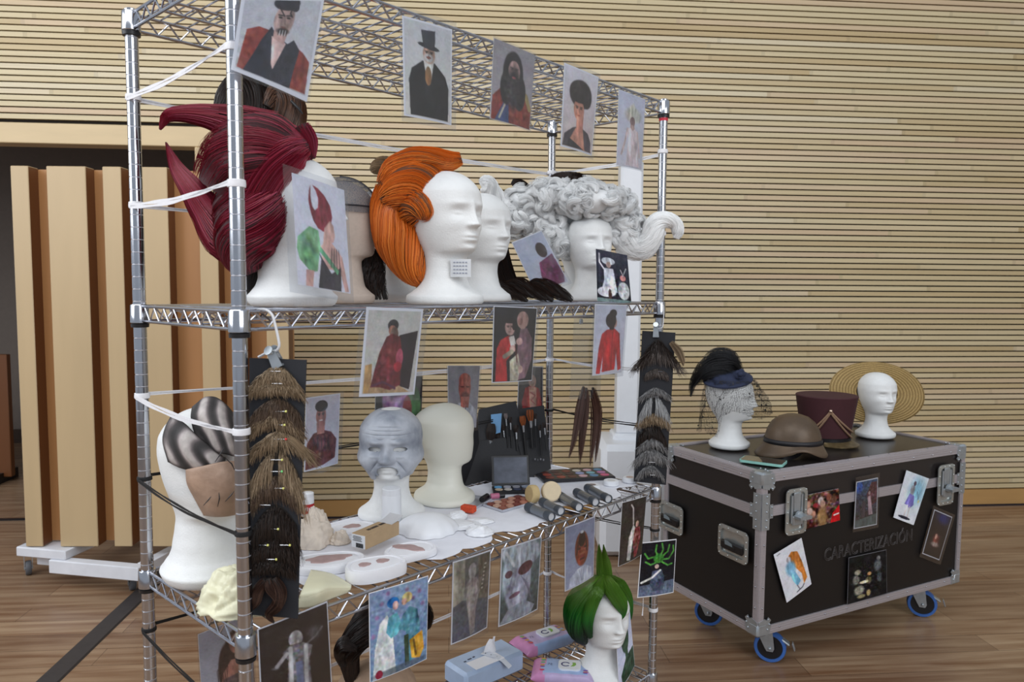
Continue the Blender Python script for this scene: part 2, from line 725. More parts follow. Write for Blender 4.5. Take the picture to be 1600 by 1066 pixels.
WPAINT = mat('worn_white_paint', (222, 224, 230), .5, noise=.07, scale=14, bump=.2)
tr = thing('panel_trolley', 'white painted wooden wheeled frame under the ribbed screen', 'trolley', on_z(130, 905, 0))
fl = on_z(45, 898, 0)
frp = on_z(207, 922, 0)
# front board of the frame
A = on_z(76, 897, .085)
B_ = on_z(216, 910, .085)
dv = B_ - A
Lf_ = np.linalg.norm(dv)
dv /= Lf_
dn = np.array([-dv[1], dv[0], 0])
AXT = [dv, dn, Z3]


def tp(u, w, z):
    p = A + dv * u + dn * w
    p[2] = z
    return p


mb = MB()
mb.bbox(tp(Lf_ / 2, .025, .118), (Lf_, .05, .062), .004, AXT)
mb.bbox(tp(Lf_ - .02, .28, .118), (.05, .46, .062), .004, AXT)
mb.bbox(tp(-.1, .45, .118), (.07, .75, .06), .004, AXT)
mb.bbox(tp(Lf_ / 2 + .2, .62, .118), (Lf_ + .5, .05, .06), .004, AXT)
build('frame', mb, WPAINT, tr)
mb = MB()
mb.bbox(tp(-.05, .16, .1705), (.26, .3, .045), .005, AXT)
build('cross_board', mb, WPAINT, tr)
mb = MB()
mb.bbox(tp(.95, .33, .1705), (.2, .5, .045), .005, AXT)
build('cross_board', mb, WPAINT, tr)
RUBG = mat('grey_rubber', (92, 94, 98), .6)


def caster(mb_w, mb_f, p, r, w, d, top):
    """wheel and fork at floor point p, rolling direction d, fork reaching up to height top"""
    p = np.array(p, float)
    d = np.array(d, float) / np.linalg.norm(d)
    n = np.cross(Z3, d)
    c = p + Z3 * r
    ax = [d, Z3, n]
    mb_w.lathe([(r * .55, -w / 2), (r * .93, -w / 2), (r, -w * .3), (r, w * .3), (r * .93, w / 2), (r * .55, w / 2)], c, 28, ax)
    mb_f.lathe([(r * .18, -w * .75), (r * .18, w * .75)], c, 12, ax)
    for sgn in (-1, 1):
        poly = [(-r * .2, -r * .22), (r * .2, -r * .22), (r * .75, top - r - .008), (-r * .35, top - r - .008)]
        mb_f.prism(poly, -.0015, .0015, c + n * sgn * w * .68, ax)
    mb_f.box(c + d * r * .2 + Z3 * (top - r - .006), (r * 1.3, w * 1.5, .006), [d, n, Z3])
    mb_f.lathe([(r * .42, 0), (r * .42, .008)], c + d * r * .2 + Z3 * (top - r - .006), 16)


for p in (fl, frp, fl + dn * .75 + dv * .05, frp + dn * .7 + dv * .3):
    a, b_ = MB(), MB()
    caster(a, b_, p, .034, .024, (-.6, .8, 0), .088 if p is not fl else .15)
    w_ = build('wheel', a, RUBG, tr)
    build('fork', b_, STEEL, w_)

# ------------------------------------------------------------------ black cable cover on the floor
mb = MB()
c0, c1 = on_z(222, 921, 0) + np.array([0, .25, 0]), np.array([-1.545, 1.4, 0])
d_ = (c1 - c0) / np.linalg.norm(c1 - c0)
nn = np.array([-d_[1], d_[0], 0])
mb.prism([(-.042, 0), (.042, 0), (.036, .006), (-.036, .006)], 0, np.linalg.norm(c1 - c0), c0, [nn, Z3, d_])
tag(build('cable_cover', mb, mat('dark_rubber_strip', (58, 54, 54), .6, noise=.1)), 'long flat dark strip lying on the wooden floor at the lower left', 'cable cover')

# ------------------------------------------------------------------ white column loudspeaker behind the rack
CY = 3.86
cbase = on_y(971, 880, CY)
col = thing('column_speaker', 'slim white column rising from a white box base behind the rack', 'loudspeaker', (on_y(975, 600, CY)[0], CY, 0))
cx_ = on_y(985, 500, CY)[0]
mb = MB()
mb.bbox((cx_, CY + .08, 1.33), (.118, .12, 1.44), .014)
build('column', mb, WHITEP, col)
mb = MB()
mb.bbox((on_y(972, 750, CY)[0] + .04, CY + .05, .30), (.34, .40, .58), .03)
build('base_cabinet', mb, WHITEP, col)
mb = MB()
mb.bbox((cx_, CY + .08, .6), (.16, .16, .04), .01)
build('collar', mb, WHITEP, col)
# ================================================================== THE WIRE RACK
RK_N = np.array([-.46151, 1.25195, 0])
RKA, RKL, RKD = .8248, 1.3328, .4274
LD = np.array([math.cos(RKA), math.sin(RKA), 0])
DD = np.array([-math.sin(RKA), math.cos(RKA), 0])
AXR = [LD, DD, Z3]
ZA, ZBs, ZC, ZD = [CAM_H + q for q in (.5094, -.0813, -.6467, -1.2359)]
HC = .0407
SA, SB, SCz, SD = ZA + HC, ZBs + HC, ZC + HC + .0006, ZD + HC + .0006


def rk(s, d, z):
    return RK_N + LD * s + DD * d + Z3 * z


def rk_px(px, d, z):
    """point over the shelf at depth d from the front edge and height z that sits at picture column px"""
    lo, hi = -1.0, 3.0
    for _ in range(50):
        m = (lo + hi) / 2
        q = rk(m, d, z) - CC
        x = 800 + F_PX * (q @ CR) / (q @ CF)
        if x < px:
            lo = m
        else:
            hi = m
    return rk(lo, d, z)


def rk_s(p):
    q = np.array(p) - RK_N
    return q @ LD, q @ DD


GROOVE = mat('bright_groove', (214, 214, 220), .5, .5)  # lighter satin metal stands in for light reflected by the groove facets
rack = thing('wire_shelving_rack', 'tall chrome wire shelving rack with four posts and four shelves', 'shelving rack', rk(RKL / 2, RKD / 2, 0))
corners = [(0, 0), (RKL, 0), (0, RKD), (RKL, RKD)]
PR = .0127
for (s, d) in corners:
    prof = []
    z = .06
    top = SA + .004
    while z + .0254 < top:
        prof += [(PR, z), (PR, z + .0228), (PR * .93, z + .0235), (PR * .93, z + .0247), (PR, z + .0254)]
        z += .0254
    prof += [(PR, top), (PR * .8, top + .002), (1e-5, top + .002)]
    mb = MB()
    mb.lathe(prof, rk(s, d, 0), 20)
    nseg_ = 20
    for k in range(len(mb.f)):
        ring_i = k // nseg_
        if len(mb.f[k]) == 4 and ring_i < len(prof) - 3 and ring_i % 5 == 2:
            mb.m[k] = 1
    po = build('post', mb, [CHROME, GROOVE], rack, sharp=25)
    mb = MB()
    mb.lathe([(.016, 0), (.016, .006), (.006, .01), (.006, .06)], rk(s, d, 0), 12)
    build('levelling_foot', mb, BLACKP, po)

for li, (z0, nm) in enumerate(((ZA, 'A'), (ZBs, 'B'), (ZC, 'C'), (ZD, 'D'))):
    ztop = z0 + HC - .004
    zbot = z0 + .006
    r_, rw = .0034, .0019
    mb = MB()
    inset = .004
    zmid = (ztop + zbot) / 2
    # side trusses: two rails and a zigzag
    for (a, b_) in (((0, 0), (RKL, 0)), ((0, RKD), (RKL, RKD)), ((0, 0), (0, RKD)), ((RKL, 0), (RKL, RKD))):
        P0, P1 = rk(a[0], a[1], 0), rk(b_[0], b_[1], 0)
        dr = (P1 - P0) / np.linalg.norm(P1 - P0)
        Ln = np.linalg.norm(P1 - P0)
        q0, q1 = P0 + dr * .017, P1 - dr * .017
        for zz in (ztop, zbot):
            mb.tube([q0 + Z3 * zz, q1 + Z3 * zz], r_, 8)
        k = max(2, int(round((Ln - .06) / .046)))
        pts = []
        for i in range(2 * k + 1):
            f = .03 + (Ln - .06) * i / (2 * k)
            pts.append(P0 + dr * f + Z3 * (zbot + .002 if i % 2 else ztop - .002))
        for i in range(len(pts) - 1):
            mb.tube([pts[i], pts[i + 1]], rw * 1.05, 6)
    # lengthwise support trusses under the deck
    for dd_ in ((.145, .285)):
        for zz in (ztop - .0055, zbot + .004):
            mb.tube([rk(.003, dd_, zz), rk(RKL - .003, dd_, zz)], r_ * .8, 6)
        k = 27
        pts = [rk(.02 + (RKL - .04) * i / (2 * k), dd_, zbot + .005 if i % 2 else ztop - .006) for i in range(2 * k + 1)]
        for i in range(len(pts) - 1):
            mb.tube([pts[i], pts[i + 1]], rw, 5)
    fr_ = build('shelf', mb, CHROME2, rack)
    mb = MB()
    nw = 46
    for i in range(nw):
        s = .03 + (RKL - .06) * i / (nw - 1)
        mb.tube([rk(s, -.001, ztop + .001), rk(s, .002, ztop + .0022), rk(s, RKD - .002, ztop + .0022), rk(s, RKD + .001, ztop + .001)], rw, 6)
    build('wire_deck', mb, CHROME2, fr_)
    for (s, d) in corners:
        mb = MB()
        mb.lathe([(.0165, z0 + .001), (.0185, z0 + .003), (.0178, z0 + HC - .002), (.0165, z0 + HC)], rk(s, d, 0), 20)
        build('collar', mb, CHROME, fr_)
        mb = MB()
        mb.lathe([(.0135, z0 - .0075), (.0172, z0 - .007), (.0178, z0), (.0135, z0 + .001)], rk(s, d, 0), 20)
        build('sleeve_ring', mb, BLACKP, fr_)
mb = MB()
mb.lathe([(.0133, ZA - .017), (.0133, ZA - .0085)], rk(RKL, 0, 0), 20)
build('tape_band', mb, REDT, rack)


# ------------------------------------------------------------------ ribbons and cords stretched round the rack as rails
def tie(z, mat_, w, th, label, sides, name='elastic_tie', cat='elastic tie', dz=(0, 0, 0, 0), seed=0):
    """sides: sequence of corner letters; N near, L left rear, B right rear, R right front"""
    rr = random.Random(seed)
    pos = {'N': (0, 0, dz[0]), 'L': (0, RKD, dz[1]), 'B': (RKL, RKD, dz[2]), 'R': (RKL, 0, dz[3])}
    off = PR + th / 2 + .0005
    mb = MB()
    o = {'N': (-1, -1), 'L': (-1, 1), 'B': (1, 1), 'R': (1, -1)}
    for (a, b_) in zip(sides[:-1], sides[1:]):
        for k in (0, 1) if w > .004 else (0,):
            A0, B0 = pos[a], pos[b_]
            oa, ob = o[a], o[b_]
            same_s = abs(A0[0] - B0[0]) < .1
            if same_s:
                q0 = rk(A0[0] + oa[0] * off, A0[1], z + A0[2] + k * .004)
                q1 = rk(B0[0] + ob[0] * off, B0[1], z + B0[2] - k * .004)
            else:
                q0 = rk(A0[0], A0[1] + oa[1] * off, z + A0[2] + k * .004)
                q1 = rk(B0[0], B0[1] + ob[1] * off, z + B0[2] - k * .004)
            n = 14
            pts = [q0 * (1 - i / n) + q1 * (i / n) + Z3 * (-.006 * math.sin(math.pi * i / n) * (1 + k)) for i in range(n + 1)]
            ww = [w * (.75 + .25 * math.sin(i * 1.3 + k * 2 + seed)) for i in range(n + 1)]
            mb.ribbon(pts, ww, th)
    for c in set(sides):
        p = pos[c]
        mb.lathe([(PR + .0003, -w * .75), (PR + .0022, -w * .7), (PR + .0026, 0), (PR + .002, w * .9), (PR + .0003, w)], rk(p[0], p[1], z + p[2]), 20)
    return tag(build(name, mb, mat_), label, cat)


tie(1.772, WHITER, .007, .001, 'highest white elastic ribbon round the rack, level with the red horned wig tip', 'NLBR', dz=(.006, -.004, .0, .02), seed=1)
tie(1.551, WHITER, .0075, .001, 'white elastic ribbon tied round the rack behind the crimson horned wig', 'NLBR', dz=(.006, .0, .0, .0), seed=2)
tie(1.142, WHITER, .0065, .001, 'white elastic ribbon round the rack, crossing above the animal ear mask', 'NLBR', dz=(-.003, .014, .0, .0), seed=3)
tie(.968, BLACKC, .0048, .0016, 'black elastic cord round the rack at the height of the masked heads', 'NLBR', dz=(-.006, .012, .0, .0), seed=4)
tie(.648, BLACKC, .0045, .0016, 'black elastic cord round the rack just below the makeup shelf', 'NLBR', dz=(-.02, .003, -.02, 0), seed=5)
tie(.395, WHITER, .006, .001, 'white elastic ribbon along the back of the lowest rack compartment', 'LBR', dz=(0, 0, 0, 0), seed=6)
# ================================================================== FLIGHT CASE
CA = .4644
CS_O = np.array([.8768, 2.5425, 0])
CLN, CWD = 1.1369, .5333
CZT, CZB = CAM_H - .6461, CAM_H - .6461 - .5823
CL = np.array([math.cos(CA), math.sin(CA), 0])
CW = np.array([-math.sin(CA), math.cos(CA), 0])
AXC = [CL, CW, Z3]


def cs(l, w, z):
    return CS_O + CL * l + CW * w + Z3 * z


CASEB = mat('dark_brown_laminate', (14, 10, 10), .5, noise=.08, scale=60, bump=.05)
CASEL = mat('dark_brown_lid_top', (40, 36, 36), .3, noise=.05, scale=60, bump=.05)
BLUE = mat('blue_rubber_tyre', (60, 104, 176), .5)
case = thing('flight_case', 'large dark brown wheeled flight case with aluminium edges, hats on its lid', 'flight case', cs(CLN / 2, CWD / 2, 0))
zs = CZT - .135                    # seam between lid and body
mb = MB()
mb.box(cs(CLN / 2, CWD / 2, (CZB + zs) / 2), (CLN - .006, CWD - .006, zs - CZB - .003), AXC)
build('body', mb, CASEB, case, smooth=False)
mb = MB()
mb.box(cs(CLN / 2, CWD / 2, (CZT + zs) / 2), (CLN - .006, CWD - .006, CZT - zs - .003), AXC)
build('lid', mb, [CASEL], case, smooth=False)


def extr(mb, a, b_, w, n1, n2, t=.003, ridge=True):
    """L-shaped aluminium edge from a to b; legs of width w along n1 and n2 (unit vectors pointing inward over the faces)"""
    a, b_ = np.array(a), np.array(b_)
    d = (b_ - a) / np.linalg.norm(b_ - a)
    n1, n2 = np.array(n1, float), np.array(n2, float)
    L_ = np.linalg.norm(b_ - a)
    c = (a + b_) / 2
    # leg lying on the face whose outward normal is -n2, extends along n1
    mb.box(c + n1 * w / 2 - n2 * t / 2 * 0, (L_, w, t * 2), [d, n1, n2])
    mb.box(c + n2 * w / 2, (L_, w, t * 2), [d, n2, n1])
    if ridge:
        for f in (.3, .6, .9):
            mb.box(c + n1 * w * f - n2 * t, (L_, .0022, .0022), [d, n1, n2])
            mb.box(c + n2 * w * f - n1 * t, (L_, .0022, .0022), [d, n2, n1])


mb = MB()
w = .030
up, dn_ = Z3, -Z3
E_ = .001
for (l0, w0, l1, w1, nin) in ((0, 0, CLN, 0, CW), (0, CWD, CLN, CWD, -CW), (0, 0, 0, CWD, CL), (CLN, 0, CLN, CWD, -CL)):
    for (zq, sz_) in ((CZT, -Z3), (CZB, Z3)):
        mb = MB()
        extr(mb, cs(l0, w0, zq), cs(l1, w1, zq), w, nin, sz_)
        build('edge_extrusion', mb, ALU, case, smooth=False)
for (l, w_, n1, n2) in ((0, 0, CL, CW), (CLN, 0, -CL, CW), (0, CWD, CL, -CW), (CLN, CWD, -CL, -CW)):
    mb = MB()
    extr(mb, cs(l, w_, CZB + .02), cs(l, w_, CZT - .05), .024, n1, n2)
    build('corner_extrusion', mb, ALU, case, smooth=False)
mb = MB()
for (l0, w0, l1, w1, out) in ((0, 0, CLN, 0, -CW), (0, CWD, CLN, CWD, CW), (0, 0, 0, CWD, -CL), (CLN, 0, CLN, CWD, CL)):
    a, b_ = cs(l0, w0, zs), cs(l1, w1, zs)
    d = (b_ - a) / np.linalg.norm(b_ - a)
    c = (a + b_) / 2
    mb.box(c + out * .0005, (np.linalg.norm(b_ - a), .007, .036), [d, out, Z3])
    for dz_ in (-.014, -.007, .0, .007, .014):
        mb.box(c + out * .0042 + Z3 * dz_, (np.linalg.norm(b_ - a), .0016, .0022 if dz_ else .0012), [d, out, Z3])
build('seam_extrusion', mb, ALU, case, smooth=False)


# steel corner pieces with rivets
def corner_piece(l, w_, top):
    sl = 1 if l < .5 else -1
    sw = 1 if w_ < .3 else -1
    z = CZT if top else CZB
    sz = -1 if top else 1
    mb = MB()
    P = cs(l, w_, z)
    ax = [CL * sl, CW * sw, Z3 * sz]
    e = .004
    # rounded cap
    mb.bbox(P + (ax[0] + ax[1] + ax[2]) * (.022 - e), (.048, .048, .048), .007, ax)
    for (i, j) in ((0, 2), (1, 2), (0, 1)):
        k = 3 - i - j
        base = P - ax[k] * (e + .001)
        poly = [(0, 0), (.052, 0), (.058, .03), (.05, .04), (.058, .05), (.046, .062), (.036, .05), (.03, .058), (0, .05)]
        if (i, j) == (0, 1):
            poly = [(0, 0), (.05, 0), (.05, .03), (.03, .05), (0, .05)]
        mb.prism(poly, 0, .003, base, [ax[i], ax[j], ax[k]])
        for (u, v) in ((.05, .036), (.045, .054), (.042, .018)):
            mb.sphere(base + ax[i] * u + ax[j] * v, .0038, 8, 6)
    return mb


for l in (0, CLN):
    for w_ in (0, CWD):
        for top in (True, False):
            build('ball_corner' if False else 'corner_bracket', corner_piece(l, w_, top), STEEL, case)
# riveted joint plates where the seam meets the corners
for (l, w_) in ((0, 0), (CLN, 0)):
    mb = MB()
    sl = 1 if l < .5 else -1
    for (ax, n) in (((CL * sl), -CW), (CW, -CL * sl)):
        P = cs(l, w_, zs)
        mb.box(P + ax * .016 + n * .0045, (.036, .13, .002), [ax, Z3, n])
        mb.box(P + ax * .04 + n * .0045, (.02, .05, .002), [ax, Z3, n])
        for (u, v) in ((.02, .055), (.02, .03), (.02, 0), (.02, -.03), (.02, -.055), (.044, .015), (.044, -.015)):
            mb.sphere(P + ax * u + n * .006 + Z3 * v, .0035, 8, 6)
    build('corner_plate', mb, STEEL, case)
# rivets along the extrusions
mb = MB()
for i in range(9):
    l = .1 + (CLN - .2) * i / 8
    for (z, o) in ((CZT - .018, .0), (CZB + .018, 0)):
        mb.sphere(cs(l, -.0045, z), .0032, 8, 6)
        mb.sphere(cs(l, .019, CZT + .0035), .0032, 8, 6)
for i in range(5):
    w_ = .1 + (CWD - .2) * i / 4
    for z in (CZT - .018, CZB + .018):
        mb.sphere(cs(-.0045, w_, z), .0032, 8, 6)
    mb.sphere(cs(.019, w_, CZT + .0035), .0032, 8, 6)
for z in np.linspace(CZB + .1, zs - .12, 4):
    for q in (cs(.014, -.0045, z), cs(-.0045, .014, z), cs(CLN - .014, -.0045, z)):
        mb.sphere(q, .0032, 8, 6)
build('rivets', mb, CHROME, case)


def rrect(w, h, r, n=5):
    P = []
    for (cx, cy, a0) in ((w / 2 - r, h / 2 - r, 0), (-w / 2 + r, h / 2 - r, 90), (-w / 2 + r, -h / 2 + r, 180), (w / 2 - r, -h / 2 + r, 270)):
        for i in range(n + 1):
            a = math.radians(a0 + 90 * i / n)
            P.append((cx + r * math.cos(a), cy + r * math.sin(a)))
    return P


def dish(mb, c, ax, w, h, rim, depth, r=.018):
    """a recessed steel dish: flat rim, sunk walls and floor; ax[2] is the outward normal"""
    rings = [(w, h, 0, r), (w, h, .0035, r), (w - 2 * rim, h - 2 * rim, .0045, r * .7), (w - 2 * rim - .004, h - 2 * rim - .004, -depth, r * .6)]
    VV, n = [], None
    for (a, b_, z, rr) in rings:
        P = rrect(a, b_, rr)
        n = len(P)
        VV += [c + p[0] * ax[0] + p[1] * ax[1] + z * ax[2] for p in P]
    Fc = []
    for i in range(len(rings) - 1):
        for j in range(n):
            k = (j + 1) % n
            Fc.append((i * n + j, i * n + k, (i + 1) * n + k, (i + 1) * n + j))
    Fc.append(tuple((len(rings) - 1) * n + j for j in range(n)))
    mb.add(VV, Fc)
    for (fx, fy) in [(x, y) for x in (-1, -.34, .34, 1) for y in (-1, 1)] + [(x, y) for x in (-1, 1) for y in (-.5, .0, .5)]:
        mb.sphere(c + ax[0] * fx * (w / 2 - rim * .55) + ax[1] * fy * (h / 2 - rim * .55) + ax[2] * .004, .0034, 8, 6)


DISHM = mat('latch_dish_steel', (190, 194, 192), .26, .7, .08, 50)
# latches on the front: photo places
for px in (1240, 1473.5):
    p = on_plane(px, 785 if px < 1300 else 744, cs(0, 0, 0), CW)
    l = (p - CS_O) @ CL
    c = cs(l, -.012, zs - .012)
    ax = [CL, Z3, -CW]
    mb = MB()
    dish(mb, c, ax, .104, .168, .014, .004, .02)
    lt = build('butterfly_latch', mb, DISHM, case)
    mb = MB()
    mb.bbox(c + Z3 * .035 - CW * .004, (.034, .07, .008), .003, ax)
    mb.bbox(c - Z3 * .03 - CW * .007, (.05, .035, .012), .004, ax)
    mb.lathe([(.017, 0), (.017, .009), (.012, .011)], c - Z3 * .012 - CW * .012, 18, ax)
    mb.prism([(-.026, -.006), (.026, -.006), (.03, .004), (.018, .008), (-.018, .008), (-.03, .004)], -.002, .028, c - Z3 * .012 - CW * .02, [CL, Z3, -CW])
    for sg in (-1, 1):
        mb.tube([c + CL * sg * .024 + Z3 * .06 - CW * .004, c + CL * sg * .024 - Z3 * .04 - CW * .004], .004, 8)
    build('turn_key', mb, STEEL, lt)
# handles on the left end
for (px, py) in ((1052, 808), (1149.5, 849)):
    p = on_plane(px, py, cs(0, 0, 0), CL)
    w_ = (p - CS_O) @ CW
    z = p[2]
    c = cs(-.012, w_, z)
    ax = [-CW, Z3, -CL]
    mb = MB()
    dish(mb, c, ax, .152, .118, .015, .004, .02)
    hd = build('recessed_handle', mb, DISHM, case)
    mb = MB()
    mb.bbox(c - CL * .006 - Z3 * .012, (.112, .034, .014), .006, ax)
    mb.bbox(c - CL * .013 - Z3 * .012 + CW * .01, (.06, .008, .003), .001, ax)
    build('rubber_grip', mb, BLACKP, hd)
    mb = MB()
    mb.prism([(-.018, -.008), (.02, -.008), (.016, .002), (-.006, .008), (-.02, .008)], 0, .001, c - CL * .0135 + CW * .01 + Z3 * .0, ax)
    build('grip_badge', mb, mat('badge_grey_%d' % px, (120, 132, 138), .4), hd)

# lettering
fc = bpy.data.curves.new('lettering', 'FONT')
fc.body = 'CARACTERIZACI\u00d3N'
fc.size = .066
fc.space_character = 1.02
fc.fill_mode = 'NONE'
fc.bevel_depth = .0007
fc.bevel_resolution = 0
fo = bpy.data.objects.new('lettering_tmp', fc)
COL.objects.link(fo)
bpy.context.view_layer.update()
dg = bpy.context.evaluated_depsgraph_get()
tme = bpy.data.meshes.new_from_object(fo.evaluated_get(dg))
bpy.data.objects.remove(fo)
tp0 = on_plane(1288, 877, cs(0, -.0045, 0), CW)
tp1 = on_plane(1425, 844, cs(0, -.0045, 0), CW)
TV = np.array([v.co[:] for v in tme.vertices])
wdt = TV[:, 0].max() - TV[:, 0].min()
wl = np.linalg.norm(tp1 - tp0)
bx = (tp1 - tp0) / wl
by = np.cross(-CW, bx)
TW = tp0 + np.outer((TV[:, 0] - TV[:, 0].min()) * wl / wdt, bx) + np.outer(TV[:, 1] * 1.0, by) + np.outer(TV[:, 2], -CW)
mb = MB()
mb.add(TW, [list(p.vertices) for p in tme.polygons])
build('lettering', mb, mat('grey_marker_line', (96, 92, 92), .5), case)

# casters
for (l, w_, brake) in ((.13, .10, True), (CLN - .13, .10, True), (.13, CWD - .10, False), (CLN - .13, CWD - .1, False)):
    p = cs(l, w_, 0)
    mb = MB()
    mb.bbox(cs(l, w_, CZB - .010), (.2, .12, .018), .002, AXC)
    cb_ = build('caster_board', mb, mat('plywood_edge_%d_%d' % (l * 100, w_ * 100), (150, 140, 124), .6), case)
    d = np.array([-.92, .38, 0])
    d /= np.linalg.norm(d)
    a, b_ = MB(), MB()
    r = .0575
    top = CZB - .019
    n = np.cross(Z3, d)
    c = p + Z3 * r - d * .026
    ax = [d, Z3, n]
    a.lathe([(r * .78, -.013), (r * .80, -.016), (r * .96, -.016), (r, -.01), (r, .01), (r * .96, .016), (r * .80, .016), (r * .78, .013)], c, 36, ax, caps=False)
    wh = build('caster_wheel', a, BLUE, case)
    a = MB()
    a.lathe([(.006, -.018), (r * .3, -.018), (r * .34, -.012), (r * .79, -.013), (r * .79, .013), (r * .34, .012), (r * .3, .018), (.006, .018)], c, 30, ax)
    build('wheel_hub', a, BLACKP, wh)
    for sgn in (-1, 1):
        poly = [(-.011, -.012), (.011, -.012), (.018, .0), (.058, top - r - .004), (-.006, top - r - .004), (-.016, .0)]
        b_.prism(poly, -.0015, .0015, c + n * sgn * .0215, ax)
        b_.sphere(c + n * sgn * .024, .006, 10, 6)
    b_.lathe([(.032, top - r - .010), (.036, top - r - .004), (.036, top - r)], c + d * .026, 20)
    b_.box(c + d * .026 + Z3 * (top - r - .006), (.075, .046, .004), [d, n, Z3])
    build('caster_fork', b_, STEEL, wh)
    if brake:
        b2 = MB()
        q = c - d * .03 + Z3 * .036
        ab = [(-d * .86 - Z3 * .5), n, np.cross(-d * .86 - Z3 * .5, n)]
        b2.bbox(q - d * .008, (.07, .03, .008), .003, ab)
        b2.bbox(q - d * .052 - Z3 * .022, (.03, .024, .005), .002, [(-d * .3 - Z3 * .95), n, np.cross(-d * .3 - Z3 * .95, n)])
        build('brake_pedal', b2, STEEL, wh)
# ================================================================== HEADS AND HAIR
_HZ = [0, .012, .03, .06, .09, .14, .2, .28, .34, .372, .392, .42, .46, .5, .58, .66, .74, .82, .88, .93, .965, .988, 1.0]
_HW = [.285, .30, .305, .30, .262, .205, .172, .158, .160, .166, .172, .184, .200, .214, .236, .250, .258, .250, .222, .178, .130, .074, .0]
_HF = [.25, .265, .27, .265, .225, .172, .150, .140, .148, .180, .238, .262, .272, .278, .284, .280, .286, .278, .245, .195, .140, .080, .0]
_HB = [.285, .30, .305, .30, .262, .205, .175, .168, .180, .190, .200, .215, .245, .270, .315, .342, .356, .345, .305, .245, .180, .104, .0]


def pchip(x, xs, ys):
    xs, ys = np.array(xs, float), np.array(ys, float)
    h = np.diff(xs)
    d = np.diff(ys) / h
    m = np.zeros_like(xs)
    m[0], m[-1] = d[0], d[-1]
    for i in range(1, len(xs) - 1):
        m[i] = 0 if d[i - 1] * d[i] <= 0 else 2 * d[i - 1] * d[i] / (d[i - 1] + d[i])
    i = np.clip(np.searchsorted(xs, x) - 1, 0, len(h) - 1)
    t = (x - xs[i]) / h[i]
    return (2 * t ** 3 - 3 * t ** 2 + 1) * ys[i] + (t ** 3 - 2 * t ** 2 + t) * h[i] * m[i] + (-2 * t ** 3 + 3 * t ** 2) * ys[i + 1] + (t ** 3 - t ** 2) * h[i] * m[i + 1]


def ga(x, c, s):
    return np.exp(-((x - c) / s) ** 2)


def head_grid(H=.30, nz=130, nt=112, face=1.0, smooth_head=False, neck=1.0, base=1.0, old=0.0, z0=0.0, scale_w=1.0):
    """(nz, nt, 3) grid in local axes: x sideways, y facing, z up"""
    t = np.linspace(0, 1, nz)
    z = np.concatenate([t[:-1] * .985, [1.0]]) if False else 1 - (1 - t) ** 1.15
    z = np.clip(z, 0, 1)
    z = z0 + (1 - z0) * z
    w, f, b = pchip(z, _HZ, _HW) * scale_w, pchip(z, _HZ, _HF), pchip(z, _HZ, _HB)
    k = ga(z, .24, .14)
    w, f, b = w * (1 + (neck - 1) * k), f * (1 + (neck - 1) * k), b * (1 + (neck - 1) * k)
    kb = np.clip((.12 - z) / .12, 0, 1)
    w, f, b = w * (1 + (base - 1) * kb), f * (1 + (base - 1) * kb), b * (1 + (base - 1) * kb)
    A = np.linspace(0, 2 * math.pi, nt, endpoint=False)
    # denser samples towards the face
    A = A - .38 * np.sin(A)
    X = w[:, None] * np.sin(A)[None, :]
    Y = np.where(np.cos(A)[None, :] > 0, f[:, None], b[:, None]) * np.cos(A)[None, :]
    Z = np.repeat(z[:, None], nt, 1)
    front = np.clip(np.cos(A), 0, 1)[None, :] ** .35 * (np.cos(A)[None, :] > 0)
    ax = np.abs(X)
    d = np.zeros_like(X)
    if not smooth_head:
        d += -.040 * ga(ax, .098, .050) * ga(Z, .672, .036)
        d += .012 * ga(ax, .10, .075) * ga(Z, .735, .024)
        d += .021 * ga(ax, .100, .036) * ga(Z, .668, .019)
        d += -.006 * ga(ax, .100, .038) * ga(Z, .652, .005)
        nb = np.clip((.735 - Z) / (.735 - .585), 0, 1)
        nose = (.012 + .056 * nb ** 1.2) * np.where(Z < .735, 1, np.exp(-((Z - .735) / .03) ** 2)) * np.where(Z > .585, 1, np.exp(-((.585 - Z) / .022) ** 2))
        d += nose * ga(ax, 0, .024 + .018 * nb)
        d += .026 * ga(ax, .038, .017) * ga(Z, .582, .016)
        d += .015 * ga(X, 0, .055) * ga(Z, .508, .014) + .016 * ga(X, 0, .048) * ga(Z, .472, .015)
        d += -.014 * ga(X, 0, .06) * ga(Z, .491, .0045)
        d += .012 * ga(X, 0, .08) * ga(Z, .49, .035)
        d += -.010 * ga(X, 0, .05) * ga(Z, .447, .011)
        d += .020 * ga(X, 0, .055) * ga(Z, .412, .022)
        d += .012 * ga(ax, .145, .05) * ga(Z, .585, .05)
        if old:
            d += old * (.012 * ga(ax, .06, .025) * ga(Z, .78, .012) - .010 * ga(Z, .80, .006) * ga(X, 0, .16) - .008 * ga(Z, .835, .006) * ga(X, 0, .15) - .008 * ga(Z, .865, .006) * ga(X, 0, .13))
            d += old * (.028 * ga(ax, .10, .05) * ga(Z, .742, .016) + .012 * ga(ax, .10, .04) * ga(Z, .615, .014))
            fold = np.abs(ax - (.06 + (.585 - Z) * .75))
            d += old * -.020 * ga(fold, 0, .014) * ga(Z, .53, .06)
            d += old * .018 * ga(ax, .17, .04) * ga(Z, .47, .05)
            d += old * .03 * ga(ax, 0, .03) * ga(Z, .60, .03)
    Y = Y + d * front * face
    return X * H, Y * H, Z * H


